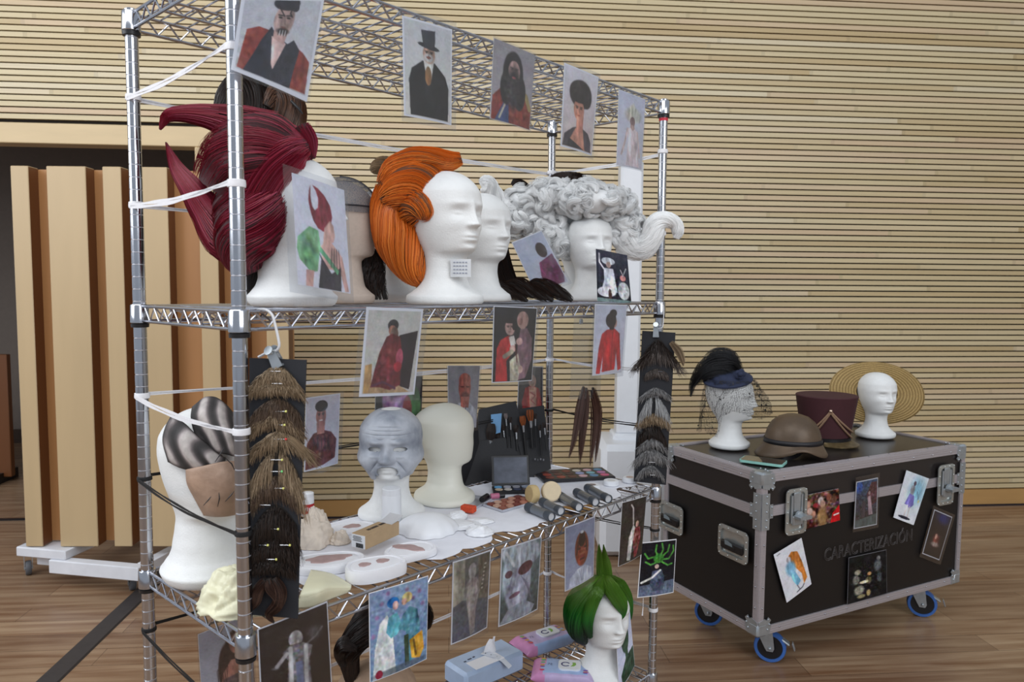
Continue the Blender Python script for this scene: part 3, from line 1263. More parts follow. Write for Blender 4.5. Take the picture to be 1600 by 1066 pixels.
def place_grid(X, Y, Z, loc, yaw, tilt=0.0, roll=0.0, pivot=.1):
    """yaw: direction the face looks (0 = +x). tilt > 0 looks up; the part above pivot bends"""
    f = np.array([math.cos(yaw), math.sin(yaw), 0])
    l = np.array([math.sin(yaw), -math.cos(yaw), 0])
    zz = np.maximum(Z - pivot * .3, 0)
    Y2 = Y * 1.0
    Z2 = Z * 1.0
    if tilt:
        k = np.clip(zz / .12, 0, 1)
        an = tilt * k
        yc = Y
        Y2 = yc * np.cos(an) - zz * np.sin(an) * .8
        Z2 = np.minimum(Z, pivot * .3) + zz * np.cos(an) + yc * np.sin(an)
    G = np.array(loc)[None, None, :] + X[..., None] * l + Y2[..., None] * f + Z2[..., None] * Z3
    return G


def head_mb(loc, yaw, tilt=0, **kw):
    X, Y, Z = head_grid(**kw)
    G = place_grid(X, Y, Z, loc, yaw, tilt)
    mb = MB()
    n = G.shape[1]
    mb.grid(G, closed_u=True)
    mb.f.append(list(range(n))[::-1])
    mb.m.append(0)
    return mb


def add_np(mb, V, Fq):
    Fq = (np.asarray(Fq) + mb.n).tolist()
    mb.v.append(np.asarray(V, float))
    mb.f += Fq
    mb.m += [mb.mi] * len(Fq)
    mb.n += len(V)


def strands(mb, P, r0, r1=None, mid=1.0):
    """P (n,k,3) polylines -> three-sided tapering fibres"""
    P = np.asarray(P, float)
    n, k, _ = P.shape
    if n == 0:
        return
    r1 = r0 * .25 if r1 is None else r1
    T = np.gradient(P, axis=1)
    T /= np.linalg.norm(T, axis=2, keepdims=True) + 1e-12
    a = np.array([.31, .52, .79])
    U = np.cross(T, a)
    U /= np.linalg.norm(U, axis=2, keepdims=True) + 1e-12
    Vv = np.cross(T, U)
    rr = np.interp(np.linspace(0, 1, k), [0, .5, 1], [r0, r0 * mid, r1])[None, :, None]
    ph = [0, 2 * math.pi / 3, 4 * math.pi / 3]
    VV = np.stack([P + rr * (math.cos(q) * U + math.sin(q) * Vv) for q in ph], axis=2)      # n,k,3,3
    idx = np.arange(n * k * 3).reshape(n, k, 3)
    F = []
    for j in range(3):
        j2 = (j + 1) % 3
        F.append(np.stack([idx[:, :-1, j], idx[:, :-1, j2], idx[:, 1:, j2], idx[:, 1:, j]], -1).reshape(-1, 4))
    add_np(mb, VV.reshape(-1, 3), np.vstack(F))


def lock(mb, pts, rad, n=120, sr=.0006, k=14, core=True, twist=0.0, spread=(.9, 1.07), wob=.0, flat=(1, 1), seed=0, t0=(0, .25), t1=(.75, 1.0), core_f=.90, curl=0, curl_r=0):
    """a lock of hair: a solid core with fibres laid on its surface"""
    rg = np.random.default_rng(seed + 11)
    C = catmull(pts, 40)
    R = np.interp(np.linspace(0, len(rad) - 1, 40), range(len(rad)), rad)
    T, U, V = frames(C)
    if core:
        nseg = 14
        A = np.linspace(0, 2 * math.pi, nseg, endpoint=False)
        VV = (C[:, None, :] + core_f * R[:, None, None] * (np.cos(A)[None, :, None] * U[:, None, :] * flat[0] + np.sin(A)[None, :, None] * V[:, None, :] * flat[1]))
        i = np.arange(39)[:, None]
        j = np.arange(nseg)[None, :]
        j2 = (j + 1) % nseg
        Fq = np.stack([i * nseg + j, i * nseg + j2, (i + 1) * nseg + j2, (i + 1) * nseg + j], -1).reshape(-1, 4)
        VV = VV.reshape(-1, 3)
        o = mb.n
        mb.mi = 1
        add_np(mb, VV, Fq)
        mb.f += [[o + q for q in range(nseg)][::-1], [o + 39 * nseg + q for q in range(nseg)]]
        mb.m += [mb.mi] * 2
        mb.mi = 0
    a = rg.uniform(0, 2 * math.pi, n)
    rf = rg.uniform(*spread, n)
    s0 = rg.uniform(*t0, n)
    s1 = rg.uniform(*t1, n)
    tt = s0[:, None] + (s1 - s0)[:, None] * np.linspace(0, 1, k)[None, :]
    q = tt * 39
    ci = np.stack([np.interp(q, range(40), C[:, d]) for d in range(3)], -1)
    ui = np.stack([np.interp(q, range(40), U[:, d]) for d in range(3)], -1)
    vi = np.stack([np.interp(q, range(40), V[:, d]) for d in range(3)], -1)
    ri = np.interp(q, range(40), R)
    ang = a[:, None] + twist * tt + wob * np.sin(tt * 9 + rg.uniform(0, 6, n)[:, None])
    # fibre ends sink slightly into the core, the last bit may stray outwards
    env = rf[:, None] + rg.normal(0, .03, n)[:, None] * tt
    P = ci + (ri * env)[..., None] * (np.cos(ang)[..., None] * ui * flat[0] + np.sin(ang)[..., None] * vi * flat[1])
    if curl:
        ph = rg.uniform(0, 6.28, n)[:, None]
        P = P + curl_r * (np.cos(tt * curl + ph)[..., None] * ui + np.sin(tt * curl + ph)[..., None] * vi)
    strands(mb, P, sr, sr * .4)


def pxp(L_):
    """[(px,py,depth,radius px)] -> world points and radii"""
    P = [on_y(a, b, Y) for (a, b, Y, r) in L_]
    R = [r * Y / F_PX for (a, b, Y, r) in L_]
    return P, R


def plock(mb, L_, **kw):
    P, R = pxp(L_)
    lock(mb, P, R, **kw)


def mass(mb, L_, n=500, subs=14, sub_r=.35, twist=1.0, seed=0, sr=.0006, **kw):
    """big volume: base lock plus smaller locks spiralling over its surface"""
    P, R = pxp(L_)
    lock(mb, P, R, n=n, sr=sr, twist=twist, seed=seed, **kw)
    rg = np.random.default_rng(seed + 5)
    C = catmull(P, 24)
    RR = np.interp(np.linspace(0, len(R) - 1, 24), range(len(R)), R)
    T, U, V = frames(C)
    for i in range(subs):
        a0 = rg.uniform(0, 6.28)
        s0 = rg.uniform(0, .35)
        s1 = rg.uniform(.7, 1)
        pts, rr = [], []
        for s in np.linspace(s0, s1, 7):
            j = s * 23
            c = np.array([np.interp(j, range(24), C[:, d]) for d in range(3)])
            u = np.array([np.interp(j, range(24), U[:, d]) for d in range(3)])
            v = np.array([np.interp(j, range(24), V[:, d]) for d in range(3)])
            r = np.interp(j, range(24), RR)
            a = a0 + twist * s * 1.2
            pts.append(c + r * (1 - sub_r * .65) * (math.cos(a) * u + math.sin(a) * v))
            rr.append(max(.0015, r * sub_r * (math.sin(math.pi * (.12 + .8 * (s - s0) / (s1 - s0))) ** .7)))
        lock(mb, pts, rr, n=max(20, n // subs // 2), sr=sr, seed=seed * 31 + i, k=10)


HEADS = {}


def foam_head(label, loc, yaw, H=.30, tilt=0, group=None, extra=None, fmat=None, name='foam_head', **kw):
    mb = head_mb(loc, yaw, tilt, H=H, **kw)
    return tag(build(name, mb, fmat or FOAM, origin=loc, sharp=0), label, 'wig head', group)


def foot(px, d, z):
    return rk_px(px, d, z)


# ---- places on the middle shelf (B)
hb = SB + .0008
P1 = foot(462, .13, hb)
P1b = foot(533, .30, hb)
P2 = foot(697, .095, hb)
P3 = foot(752, .285, hb)
P4 = foot(920, .17, hb)
P5 = foot(896, .27, hb)
FOAMB = mat('polystyrene_yellowed', (226, 222, 210), .62, noise=.05, scale=20, bump=.35, bscale=260, sss=.08)

foam_head('white foam head almost hidden inside the crimson horned wig', P1, math.radians(8), H=.295, neck=1.4, base=.95, scale_w=.95)
foam_head('white foam head in profile wearing the bright orange wig', P2, math.radians(-42), H=.305, base=1.0)
foam_head('white foam head behind and right of the one with the orange wig', P3, math.radians(-45), H=.30, base=1.0)
foam_head('white foam head facing forward beneath the white curly wig', P4, math.radians(-70), H=.262, base=1.08)

# ---- crimson wig with two horns
Y1 = P1[1]
RED = hair_mat('crimson_hair', [(92, 16, 30), (128, 26, 44), (148, 34, 56), (112, 24, 40), (160, 60, 88)], .42)
wig = thing('horned_wig', 'crimson wig with two long curved horns of hair pointing left', 'wig', P1 + Z3 * .1)
mb = MB()
mass(mb, [(486, 234, Y1 - .02, 14), (455, 236, Y1 - .02, 42), (415, 240, Y1 - .02, 60), (384, 262, Y1 - .01, 66), (368, 300, Y1, 62)], n=900, subs=16, twist=.8, seed=1)
mass(mb, [(440, 262, Y1 - .01, 38), (412, 310, Y1 - .01, 58), (392, 352, Y1, 56), (388, 395, Y1 + .01, 42), (395, 424, Y1 + .01, 26)], n=900, subs=14, twist=2.4, seed=2)
mass(mb, [(432, 300, Y1 - .05, 26), (412, 335, Y1 - .055, 40), (388, 368, Y1 - .05, 46), (385, 400, Y1 - .04, 36), (398, 422, Y1 - .03, 20)], n=900, subs=12, twist=2.2, seed=12)
build('hair', mb, RED, wig)
mb = MB()
plock(mb, [(430, 212, Y1, 34), (375, 196, Y1, 29), (330, 183, Y1 - .01, 18), (290, 178, Y1 - .02, 12), (262, 182, Y1 - .03, 9), (250, 203, Y1 - .03, 1.5)], n=700, seed=3, t0=(0, .5), t1=(.7, 1), spread=(.92, 1.08))
build('upper_horn', mb, RED, wig)
mb = MB()
plock(mb, [(398, 375, Y1, 46), (358, 362, Y1, 44), (325, 330, Y1 - .01, 25), (300, 295, Y1 - .02, 17), (276, 262, Y1 - .02, 10), (259, 222, Y1 - .03, 1)], n=700, seed=4, t0=(0, .5), t1=(.7, 1), spread=(.92, 1.08))
build('lower_horn', mb, RED, wig)
# fringe tufts beside the forehead
mb = MB()
plock(mb, [(470, 200, Y1 - .02, 16), (484, 222, Y1 - .02, 12), (490, 248, Y1 - .02, 3)], n=160, seed=5)
mass(mb, [(480, 226, Y1 - .05, 12), (458, 238, Y1 - .055, 26), (436, 262, Y1 - .05, 34), (415, 300, Y1 - .045, 36), (400, 345, Y1 - .03, 34), (395, 400, Y1 - .02, 24)], n=600, subs=8, seed=6, twist=.5)
build('fringe', mb, RED, wig)

# ---- dark brown pinned-up wig behind it
Yb = P1[1] + .19
DBR = hair_mat('dark_brown_hair', [(26, 20, 18), (40, 28, 24), (56, 38, 30), (34, 25, 22)], .4)
BRN = hair_mat('brown_hair', [(58, 36, 24), (84, 54, 36), (104, 70, 48), (70, 44, 30)], .4)
PB = foot(432, .335, hb)
foam_head('white foam head standing behind the crimson wig under a dark updo', PB, math.radians(10), H=.33, base=.8)
wig = thing('updo_wig', 'dark brown pinned-up wig with long back hair behind the crimson wig', 'wig', PB + Z3 * .1)
mb = MB()
mass(mb, [(352, 210, Yb, 14), (360, 160, Yb, 22), (385, 140, Yb, 28), (402, 165, Yb, 26), (404, 210, Yb, 30)], n=420, subs=8, twist=1.2, seed=7)
mass(mb, [(420, 200, Yb + .03, 50), (410, 260, Yb + .03, 62), (400, 330, Yb + .03, 60), (400, 400, Yb - .06, 36), (392, 458, Yb - .09, 20)], n=500, subs=8, twist=.6, seed=8)
plock(mb, [(356, 190, Yb, 12), (346, 225, Yb, 12), (343, 262, Yb, 7)], n=160, seed=9)
build('hair', mb, DBR, wig)
mb = MB()
mass(mb, [(420, 170, Yb - .03, 10), (436, 150, Yb - .02, 20), (452, 165, Yb - .02, 22), (450, 200, Yb - .02, 24), (440, 240, Yb - .02, 20)], n=420, subs=8, twist=1.4, seed=10)
build('front_roll', mb, BRN, wig)
mb = MB()
mb.tube([on_y(455, 158, Yb - .05), on_y(466, 169, Yb - .06), on_y(473, 178, Yb - .06)], [.003, .003, .0015], 8)
build('hair_pin', mb, BLACKP, wig)

# ---- lace-capped head between the crimson and orange wigs
LACE = mat('beige_lace_cap', (196, 182, 170), .8, noise=.06, scale=120, bump=.4, bscale=900)
Yc = P1b[1]
foam_head('beige covered wig head with a grey net cap, left of the orange wig', P1b, math.radians(15), H=.285, fmat=LACE, smooth_head=True, neck=1.25)
NETM, nt_, b_ = nodes('grey_wig_netting')
vo = N(nt_, 'ShaderNodeTexVoronoi')
vo.inputs['Scale'].default_value = 520
vo.feature = 'DISTANCE_TO_EDGE'
tc_ = N(nt_, 'ShaderNodeTexCoord')
nt_.links.new(tc_.outputs['Object'], vo.inputs[0])
lt_ = N(nt_, 'ShaderNodeMath', operation='LESS_THAN')
lt_.inputs[1].default_value = .13
nt_.links.new(vo.outputs[0], lt_.inputs[0])
nt_.links.new(lt_.outputs[0], b_.inputs['Alpha'])
b_.inputs['Base Color'].default_value = (*lin((96, 98, 106)), 1)
wig = thing('net_cap_wig', 'half finished wig, grey net crown with dark curls hanging down behind', 'wig', P1b + Z3 * .12)
X, Y, Z = head_grid(H=.293, smooth_head=True, nz=40, nt=40, z0=.70, scale_w=1.05)
G = place_grid(X * 1.02, Y * 1.02, Z, P1b + Z3 * .002, math.radians(15))
mb = MB()
mb.grid(G, closed_u=True)
build('net_crown', mb, NETM, wig)
mb = MB()
for (za, zb_) in ((.76, .0),):
    j = int(40 * .30)
    mb.tube(np.vstack([G[6], G[6][:1]]), .0022, 6)
mb.tube(G[6:, 2], .0028, 6)
build('net_tape', mb, mat('dark_tape', (38, 38, 44), .7), wig)
mb = MB()
for q in range(9):
    x0 = 570 + q * 3.2
    plock(mb, [(566 + q, 370 + q * 2, Yc + .03, 5), (x0 - 2, 410, Yc + .03, 6), (x0 + 4 * math.sin(q * 2.), 440, Yc + .02, 5), (x0 + 6 + 3 * math.sin(q), 468, Yc + .01, 2)], n=70, seed=40 + q, curl=16, curl_r=.004, sr=.0005)
build('hair', mb, DBR, wig)

# ---- orange wig
Y2 = P2[1]
ORG = hair_mat('bright_orange_hair', [(184, 84, 20), (214, 106, 30), (230, 126, 42), (200, 96, 26), (240, 150, 70)], .36)
wig = thing('orange_wig', 'bright orange wig with rolled curls swept up and back', 'wig', P2 + Z3 * .12)
mb = MB()
mass(mb, [(612, 292, Y2, 24), (606, 330, Y2, 26), (622, 370, Y2 + .005, 37), (640, 408, Y2 + .005, 30), (655, 432, Y2, 20), (666, 444, Y2, 6)], n=900, subs=10, twist=2.8, seed=20, sub_r=.3)
build('back_roll', mb, ORG, wig)
mb = MB()
mass(mb, [(600, 318, Y2 - .02, 16), (625, 300, Y2 - .02, 30), (650, 292, Y2 - .01, 36), (672, 296, Y2, 34), (680, 310, Y2, 24)], n=800, subs=14, twist=2.0, seed=21)
mass(mb, [(640, 345, Y2 + .02, 30), (655, 320, Y2 - .045, 22), (672, 335, Y2 - .05, 18), (662, 348, Y2 - .04, 8)], n=300, subs=8, twist=2, seed=22)
build('side_curls', mb, ORG, wig)
mb = MB()
mass(mb, [(598, 292, Y2, 12), (618, 268, Y2, 22), (648, 254, Y2, 22), (676, 250, Y2, 18), (702, 252, Y2, 15), (721, 247, Y2, 9)], n=700, subs=10, twist=1.6, seed=23, t1=(.85, 1.02))
mass(mb, [(640, 262, Y2 + .03, 18), (662, 248, Y2 + .03, 17), (690, 246, Y2 + .02, 12), (708, 250, Y2 + .01, 6)], n=300, subs=6, twist=1.6, seed=24)
build('top_crest', mb, ORG, wig)

# small label on the neck of the orange wig head
def sticker(px0, py0, px1, py1, Y, name, label, col_=(214, 218, 222), cat='label', lines=4):
    a, b_, c = on_y(px0, py0, Y), on_y(px1, py0, Y), on_y(px0, py1, Y)
    u = (b_ - a)
    v = (c - a)
    n = np.cross(u, v)
    n /= np.linalg.norm(n)
    mb = MB()
    G = []
    for i in range(2):
        G.append([])
        for j in range(7):
            f = j / 6
            G[-1].append(a + u * f + v * i + n * (.0045 * math.sin(math.pi * f)) * (1 if n[1] < 0 else -1))
    mb.slab(G, .0006, (0, -1, 0))
    o = build(name, mb, mat(name + '_paper', col_, .6))
    mb = MB()
    for r in range(lines):
        for k in range(5):
            f0 = .14 + k * .145
            p = a + u * (f0 + .05) + v * (.18 + r * .2) + n * (.0045 * math.sin(math.pi * (f0 + .05)) + .0008) * (1 if n[1] < 0 else -1)
            mb.box(p, (np.linalg.norm(u) * .10, .0005, np.linalg.norm(v) * .06))
    build('print', mb, mat(name + '_ink', (150, 156, 172), .6), o)
    return tag(o, label, cat)


NL = P2 + np.array([.005, -.052, 0])
sticker(704, 405, 736, 433, NL[1] - .001, 'paper_label', 'small printed paper label on the neck of the foam head with orange wig')

# ---- dark hair falling behind, and a dark wig on the rear head
wig = thing('long_dark_wig', 'long dark brown wig hanging behind the foam heads, middle of the shelf', 'wig', P3 + Z3 * .1 + DD * .07)
Y3 = P3[1] + .07
mb = MB()
for q in range(7):
    plock(mb, [(752 + q * 4, 330, Y3 + .03, 10), (758 + q * 4, 380, Y3 + .03, 10), (764 + q * 5, 425, Y3 + .02, 9), (772 + q * 7, 462, Y3, 5)], n=150, seed=60 + q)
build('hair', mb, DBR, wig)
mb = MB()
for q in range(9):
    x0 = 772 + q * 10
    yy = 452 + 5 * math.sin(q * 1.7)
    plock(mb, [(x0 - 10, yy + 10, Y3 - .06, 4), (x0 + 6, yy - 3, Y3 - .06, 9), (x0 + 26, yy + 4, Y3 - .07, 8), (x0 + 42, yy + 14, Y3 - .08, 3)], n=150, seed=80 + q, curl=8, curl_r=.004)
tag(build('hair_piece', mb, DBR), 'flat dark brown hairpiece lying between the orange and white wigs', 'hairpiece')

Y5 = P5[1]
foam_head('foam head mostly hidden behind the white curly wig', P5 + LD * .03, math.radians(-60), H=.30, base=.8)
wig = thing('short_black_wig', 'smooth black wig peeking above the white curly wig', 'wig', P5 + Z3 * .12)
mb = MB()
for q in range(13):
    a = -1.25 + q * .21
    plock(mb, [(890 + 4 * math.sin(a), 292, Y5 - .02, 6), (888 + 22 * math.sin(a), 284 - 7 * math.cos(a), Y5, 9), (888 + 34 * math.sin(a), 312, Y5 + .02, 9), (886 + 36 * math.sin(a), 360, Y5 + .03, 7)], n=160, seed=100 + q)
build('hair', mb, DBR, wig)
mb = MB()
plock(mb, [(800, 283, Y5, 4), (808, 287, Y5, 8), (817, 290, Y5, 7), (830, 300, Y5, 5)], n=120, seed=130)
tag(build('hair_bun', mb, DBR), 'small grey and black hair bun showing left of the black wig', 'hairpiece')

# blond bun standing behind the orange wig
PBN = foot(600, .36, hb)
BLD = hair_mat('dark_blond_hair', [(112, 92, 70), (142, 118, 90), (160, 138, 108), (126, 104, 80)], .4)
foam_head('foam head hidden behind the orange wig, carrying the blond bun', PBN + LD * .02, math.radians(200), H=.30)
wig = thing('bun_wig', 'dark blond wig whose coiled bun shows behind the orange wig', 'wig', PBN + Z3 * .15)
mb = MB()
yb = PBN[1]
mass(mb, [(640, 300, yb, 44), (636, 330, yb, 50), (632, 370, yb, 44), (632, 410, yb, 25)], n=300, subs=6, seed=131)
build('hair', mb, BLD, wig)
mb = MB()
mass(mb, [(584, 268, yb, 7), (590, 260, yb - .01, 10), (600, 256, yb - .01, 11), (610, 262, yb, 12), (616, 280, yb, 12)], n=300, subs=5, twist=3, seed=132)
build('bun', mb, BLD, wig)

# ---- white curly wig
WHT = hair_mat('white_curly_hair', [(236, 238, 240), (246, 248, 248), (252, 252, 252), (240, 243, 244)], .5, core=.95)
Y4 = P4[1]
wig = thing('white_curly_wig', 'wide white curly wig with long curled arms sticking out sideways', 'wig', P4 + Z3 * .13)


def curls(mb, vols, n, r_px, Y, seed, sr=.0007, loops=1.6):
    """open ringlets scattered over ellipsoid volumes (cx,cy,rx,ry in picture px, depth)"""
    rg = np.random.default_rng(seed)
    for i in range(n):
        v = vols[rg.integers(len(vols))]
        cx, cy, rx, ry, dz = v
        s = Y / F_PX
        C = on_y(cx, cy, Y + dz)
        d = rg.normal(size=3)
        d /= np.linalg.norm(d)
        if d[1] > .4:
            d[1] *= -1
        rad = np.array([rx * s, (rx + ry) * .45 * s, ry * s])
        p = C + d * rad * rg.uniform(.80, .97)
        nrm = d / rad
        nrm /= np.linalg.norm(nrm)
        t1 = np.cross(nrm, rg.normal(size=3))
        t1 /= np.linalg.norm(t1)
        t2 = np.cross(nrm, t1)
        m = 16
        th = np.linspace(0, 2 * math.pi * loops, m) + rg.uniform(0, 6)
        cr_ = r_px * s * rg.uniform(.6, 1.2)
        fib = 16
        off = rg.normal(0, .16, (fib, 1)) * cr_
        ofn = rg.normal(0, .2, (fib, 1)) * cr_
        rr = (cr_ * np.linspace(1, .45, m))[None, :] + off
        Pp = p + rr[..., None] * (np.cos(th)[None, :, None] * t1 + np.sin(th)[None, :, None] * t2) + (np.linspace(-.25, .35, m)[None, :] * cr_ + ofn)[..., None] * nrm
        strands(mb, Pp, sr, sr * .6)


def blob(mb, cx, cy, rx, ry, Y, dz=0, seg=20):
    s = Y / F_PX
    mb.sphere(on_y(cx, cy, Y + dz), 1.0, seg, 12, (rx * s, (rx + ry) * .45 * s, ry * s))


vols = [(822, 325, 42, 34, .04), (860, 310, 42, 30, .02), (905, 308, 45, 28, .0), (955, 318, 36, 32, .0), (868, 372, 34, 38, .03), (975, 360, 30, 38, .02), (800, 345, 30, 26, .03), (850, 350, 40, 40, .05), (925, 315, 50, 22, -.05)]
mb = MB()
mb.mi = 0
curls(mb, vols, 60, 13, Y4, 5, sr=.0006)
mb.mi = 1
for (a, b_, c, d, e) in vols:
    blob(mb, a, b_, c * .86, d * .86, Y4, e)
mb.mi = 0
rgc = np.random.default_rng(9)
sc4 = Y4 / F_PX
for i in range(190):
    cx_c, cy_c, rx_c, ry_c, dz_c = vols[rgc.integers(len(vols))]
    C_ = on_y(cx_c, cy_c, Y4 + dz_c)
    d_c = rgc.normal(size=3)
    d_c /= np.linalg.norm(d_c)
    if d_c[1] > .3:
        d_c[1] *= -1
    rad_ = np.array([rx_c * sc4, (rx_c + ry_c) * .45 * sc4, ry_c * sc4])
    p_c = C_ + d_c * rad_ * .86
    n_c = d_c / rad_
    n_c /= np.linalg.norm(n_c)
    t1_ = np.cross(n_c, rgc.normal(size=3))
    t1_ /= np.linalg.norm(t1_)
    t2_ = np.cross(n_c, t1_)
    rr_ = rgc.uniform(8, 15) * sc4
    pts_ = [p_c + rr_ * (1 - .12 * q) * (math.cos(q) * t1_ + math.sin(q) * t2_) + n_c * (.3 * rr_ * math.sin(q * .8)) for q in np.linspace(0, rgc.uniform(2.6, 4.6), 6)]
    wd_ = rgc.uniform(3.5, 6.5) * sc4
    lock(mb, pts_, [wd_ * .5, wd_, wd_, wd_ * .8, wd_ * .2], n=60, sr=.0005, k=9, seed=2000 + i, spread=(.8, 1.25), core_f=.86)
build('curled_crown', mb, WHT, wig, sharp=0)
for nm, pts in (('left_arm', [(800, 335, Y4 + .03, 26), (778, 322, Y4 + .02, 20), (768, 300, Y4 + .0, 13), (760, 288, Y4 - .01, 14), (752, 292, Y4 - .01, 8)]),
                ('right_arm', [(975, 372, Y4 + .01, 28), (1000, 386, Y4, 22), (1018, 372, Y4 - .02, 18), (1024, 350, Y4 - .03, 15), (1040, 343, Y4 - .03, 12), (1056, 350, Y4 - .03, 10), (1059, 364, Y4 - .03, 9), (1056, 373, Y4 - .03, 5)])):
    mb = MB()
    mass(mb, pts, n=420, subs=8, twist=3.5, seed=hash(nm) % 50 if False else len(nm), sr=.0006)
    build(nm, mb, WHT, wig)
# ================================================================== PHOTOGRAPHS (flat printed sheets; the picture is painted on the sheet)


class Pic:
    def __init__(s, w, h, bg_):
        s.w, s.h = w, h
        s.a = np.zeros((h, w, 3)) + np.array(bg_, float)
        s.x, s.y = np.meshgrid((np.arange(w) + .5) / w, (np.arange(h) + .5) / h)
        s.as_ = h / w
        s.rg = np.random.default_rng(3)
        s.fold = np.zeros((h, w))
        for (nx, ny, am) in ((7, 3, .13), (16, 7, .10), (34, 18, .07)):
            g_ = s.rg.normal(0, 1, (ny + 2, nx + 2))
            yy, xx = np.linspace(0, ny, h), np.linspace(0, nx, w)
            y0, x0 = yy.astype(int), xx.astype(int)
            fy, fx = (yy - y0)[:, None], (xx - x0)[None, :]
            s.fold += am * (g_[y0][:, x0] * (1 - fy) * (1 - fx) + g_[y0 + 1][:, x0] * fy * (1 - fx) + g_[y0][:, x0 + 1] * (1 - fy) * fx + g_[y0 + 1][:, x0 + 1] * fy * fx)

    def mix(s, m, c):
        m = np.clip(m, 0, 1)[..., None]
        s.a = s.a * (1 - m) + np.clip(np.array(c, float) * (1 + s.fold[..., None]), 0, 250) * m
        return s

    def e(s, cx, cy, rx, ry, c, rot=0, soft=.12, op=1):
        r = math.radians(rot)
        dx, dy = s.x - cx, (s.y - cy) * s.as_
        u = dx * math.cos(r) + dy * math.sin(r)
        v = -dx * math.sin(r) + dy * math.cos(r)
        d = np.sqrt((u / rx) ** 2 + (v / (ry * s.as_)) ** 2)
        return s.mix(op * np.clip((1 + soft / 2 - d) / soft, 0, 1), c)

    def p(s, pts, c, op=1):
        """polygon, 2x2 supersampled"""
        acc = np.zeros_like(s.x)
        for ox in (-.25, .25):
            for oy in (-.25, .25):
                X, Y = s.x + ox / s.w, s.y + oy / s.h
                ins = np.zeros(X.shape, bool)
                n = len(pts)
                for i in range(n):
                    x1, y1 = pts[i]
                    x2, y2 = pts[(i + 1) % n]
                    if y1 == y2:
                        continue
                    c_ = ((y1 > Y) != (y2 > Y)) & (X < (x2 - x1) * (Y - y1) / (y2 - y1) + x1)
                    ins ^= c_
                acc += ins / 4
        return s.mix(acc * op, c)

    def l(s, pts, wd, c, op=1):
        m = np.zeros_like(s.x)
        for (x1, y1), (x2, y2) in zip(pts[:-1], pts[1:]):
            ax, ay = x2 - x1, (y2 - y1) * s.as_
            px, py = s.x - x1, (s.y - y1) * s.as_
            t = np.clip((px * ax + py * ay) / (ax * ax + ay * ay + 1e-9), 0, 1)
            d = np.hypot(px - t * ax, py - t * ay)
            m = np.maximum(m, np.clip((wd - d) * s.w * .8 + .5, 0, 1))
        return s.mix(m * op, c)

    def gv(s, c0, c1, y0=0, y1=1):
        """vertical gradient backdrop"""
        t = np.clip((s.y - y0) / (y1 - y0), 0, 1)[..., None]
        s.a = s.a * 0 + np.array(c0) * (1 - t) + np.array(c1) * t
        return s

    def nz(s, amp, cell=6, box=None, col=None):
        """mottling"""
        h2, w2 = s.h // cell + 2, s.w // cell + 2
        g = s.rg.normal(0, 1, (h2, w2, 3 if col is None else 1))
        yy, xx = np.arange(s.h) / cell, np.arange(s.w) / cell
        y0, x0 = yy.astype(int), xx.astype(int)
        fy, fx = (yy - y0)[:, None, None], (xx - x0)[None, :, None]
        v = (g[y0][:, x0] * (1 - fy) * (1 - fx) + g[y0 + 1][:, x0] * fy * (1 - fx) + g[y0][:, x0 + 1] * (1 - fy) * fx + g[y0 + 1][:, x0 + 1] * fy * fx)
        m = np.ones_like(s.x)
        if box:
            cx, cy, rx, ry = box
            m = np.clip(1.5 - np.sqrt(((s.x - cx) / rx) ** 2 + ((s.y - cy) / ry) ** 2) * 1.2, 0, 1)
        v = v.mean(2, keepdims=True) * 1.25 + v * .3
        s.a = np.clip(s.a + v * amp * m[..., None], 0, 255)
        return s

    def face(s, cx, cy, rx, ry, c, rot=0, dark=.6):
        """head with eyes, nose shade and mouth"""
        c = np.array(c, float)
        s.e(cx, cy, rx, ry, c, rot)
        s.e(cx + rx * .45, cy, rx * .5, ry * .85, c * .86, rot, .9, .5)
        for sg in (-1, 1):
            s.e(cx + sg * rx * .4, cy - ry * .12, rx * .2, ry * .07, c * dark * .5, rot, .5)
            s.l([(cx + sg * rx * .18, cy - ry * .25), (cx + sg * rx * .62, cy - ry * .28)], rx * .07, c * dark * .45)
        s.l([(cx + rx * .06, cy - ry * .1), (cx + rx * .12, cy + ry * .25)], rx * .07, c * .78)
        s.e(cx + rx * .03, cy + ry * .52, rx * .3, ry * .07, (np.array([150, 60, 56]) * .5 + c * .4), rot, .5)
        return s


PRM = None


def print_material():
    m, nt, b = nodes('photo_print')
    at_ = N(nt, 'ShaderNodeAttribute', attribute_name='ink')
    tc = N(nt, 'ShaderNodeTexCoord')
    nz = N(nt, 'ShaderNodeTexNoise')
    nz.inputs['Scale'].default_value = 500
    nt.links.new(tc.outputs['Object'], nz.inputs[0])
    mx = N(nt, 'ShaderNodeMix', data_type='RGBA', blend_type='OVERLAY')
    mx.inputs['Factor'].default_value = .06
    nt.links.new(at_.outputs['Color'], mx.inputs['A'])
    nt.links.new(nz.outputs['Color'], mx.inputs['B'])
    nt.links.new(mx.outputs['Result'], b.inputs['Base Color'])
    b.inputs['Roughness'].default_value = .5
    b.inputs['Specular IOR Level'].default_value = .2
    return m


PRM = print_material()
PAPER = mat('white_photo_paper', (232, 234, 240), .4, noise=.01)


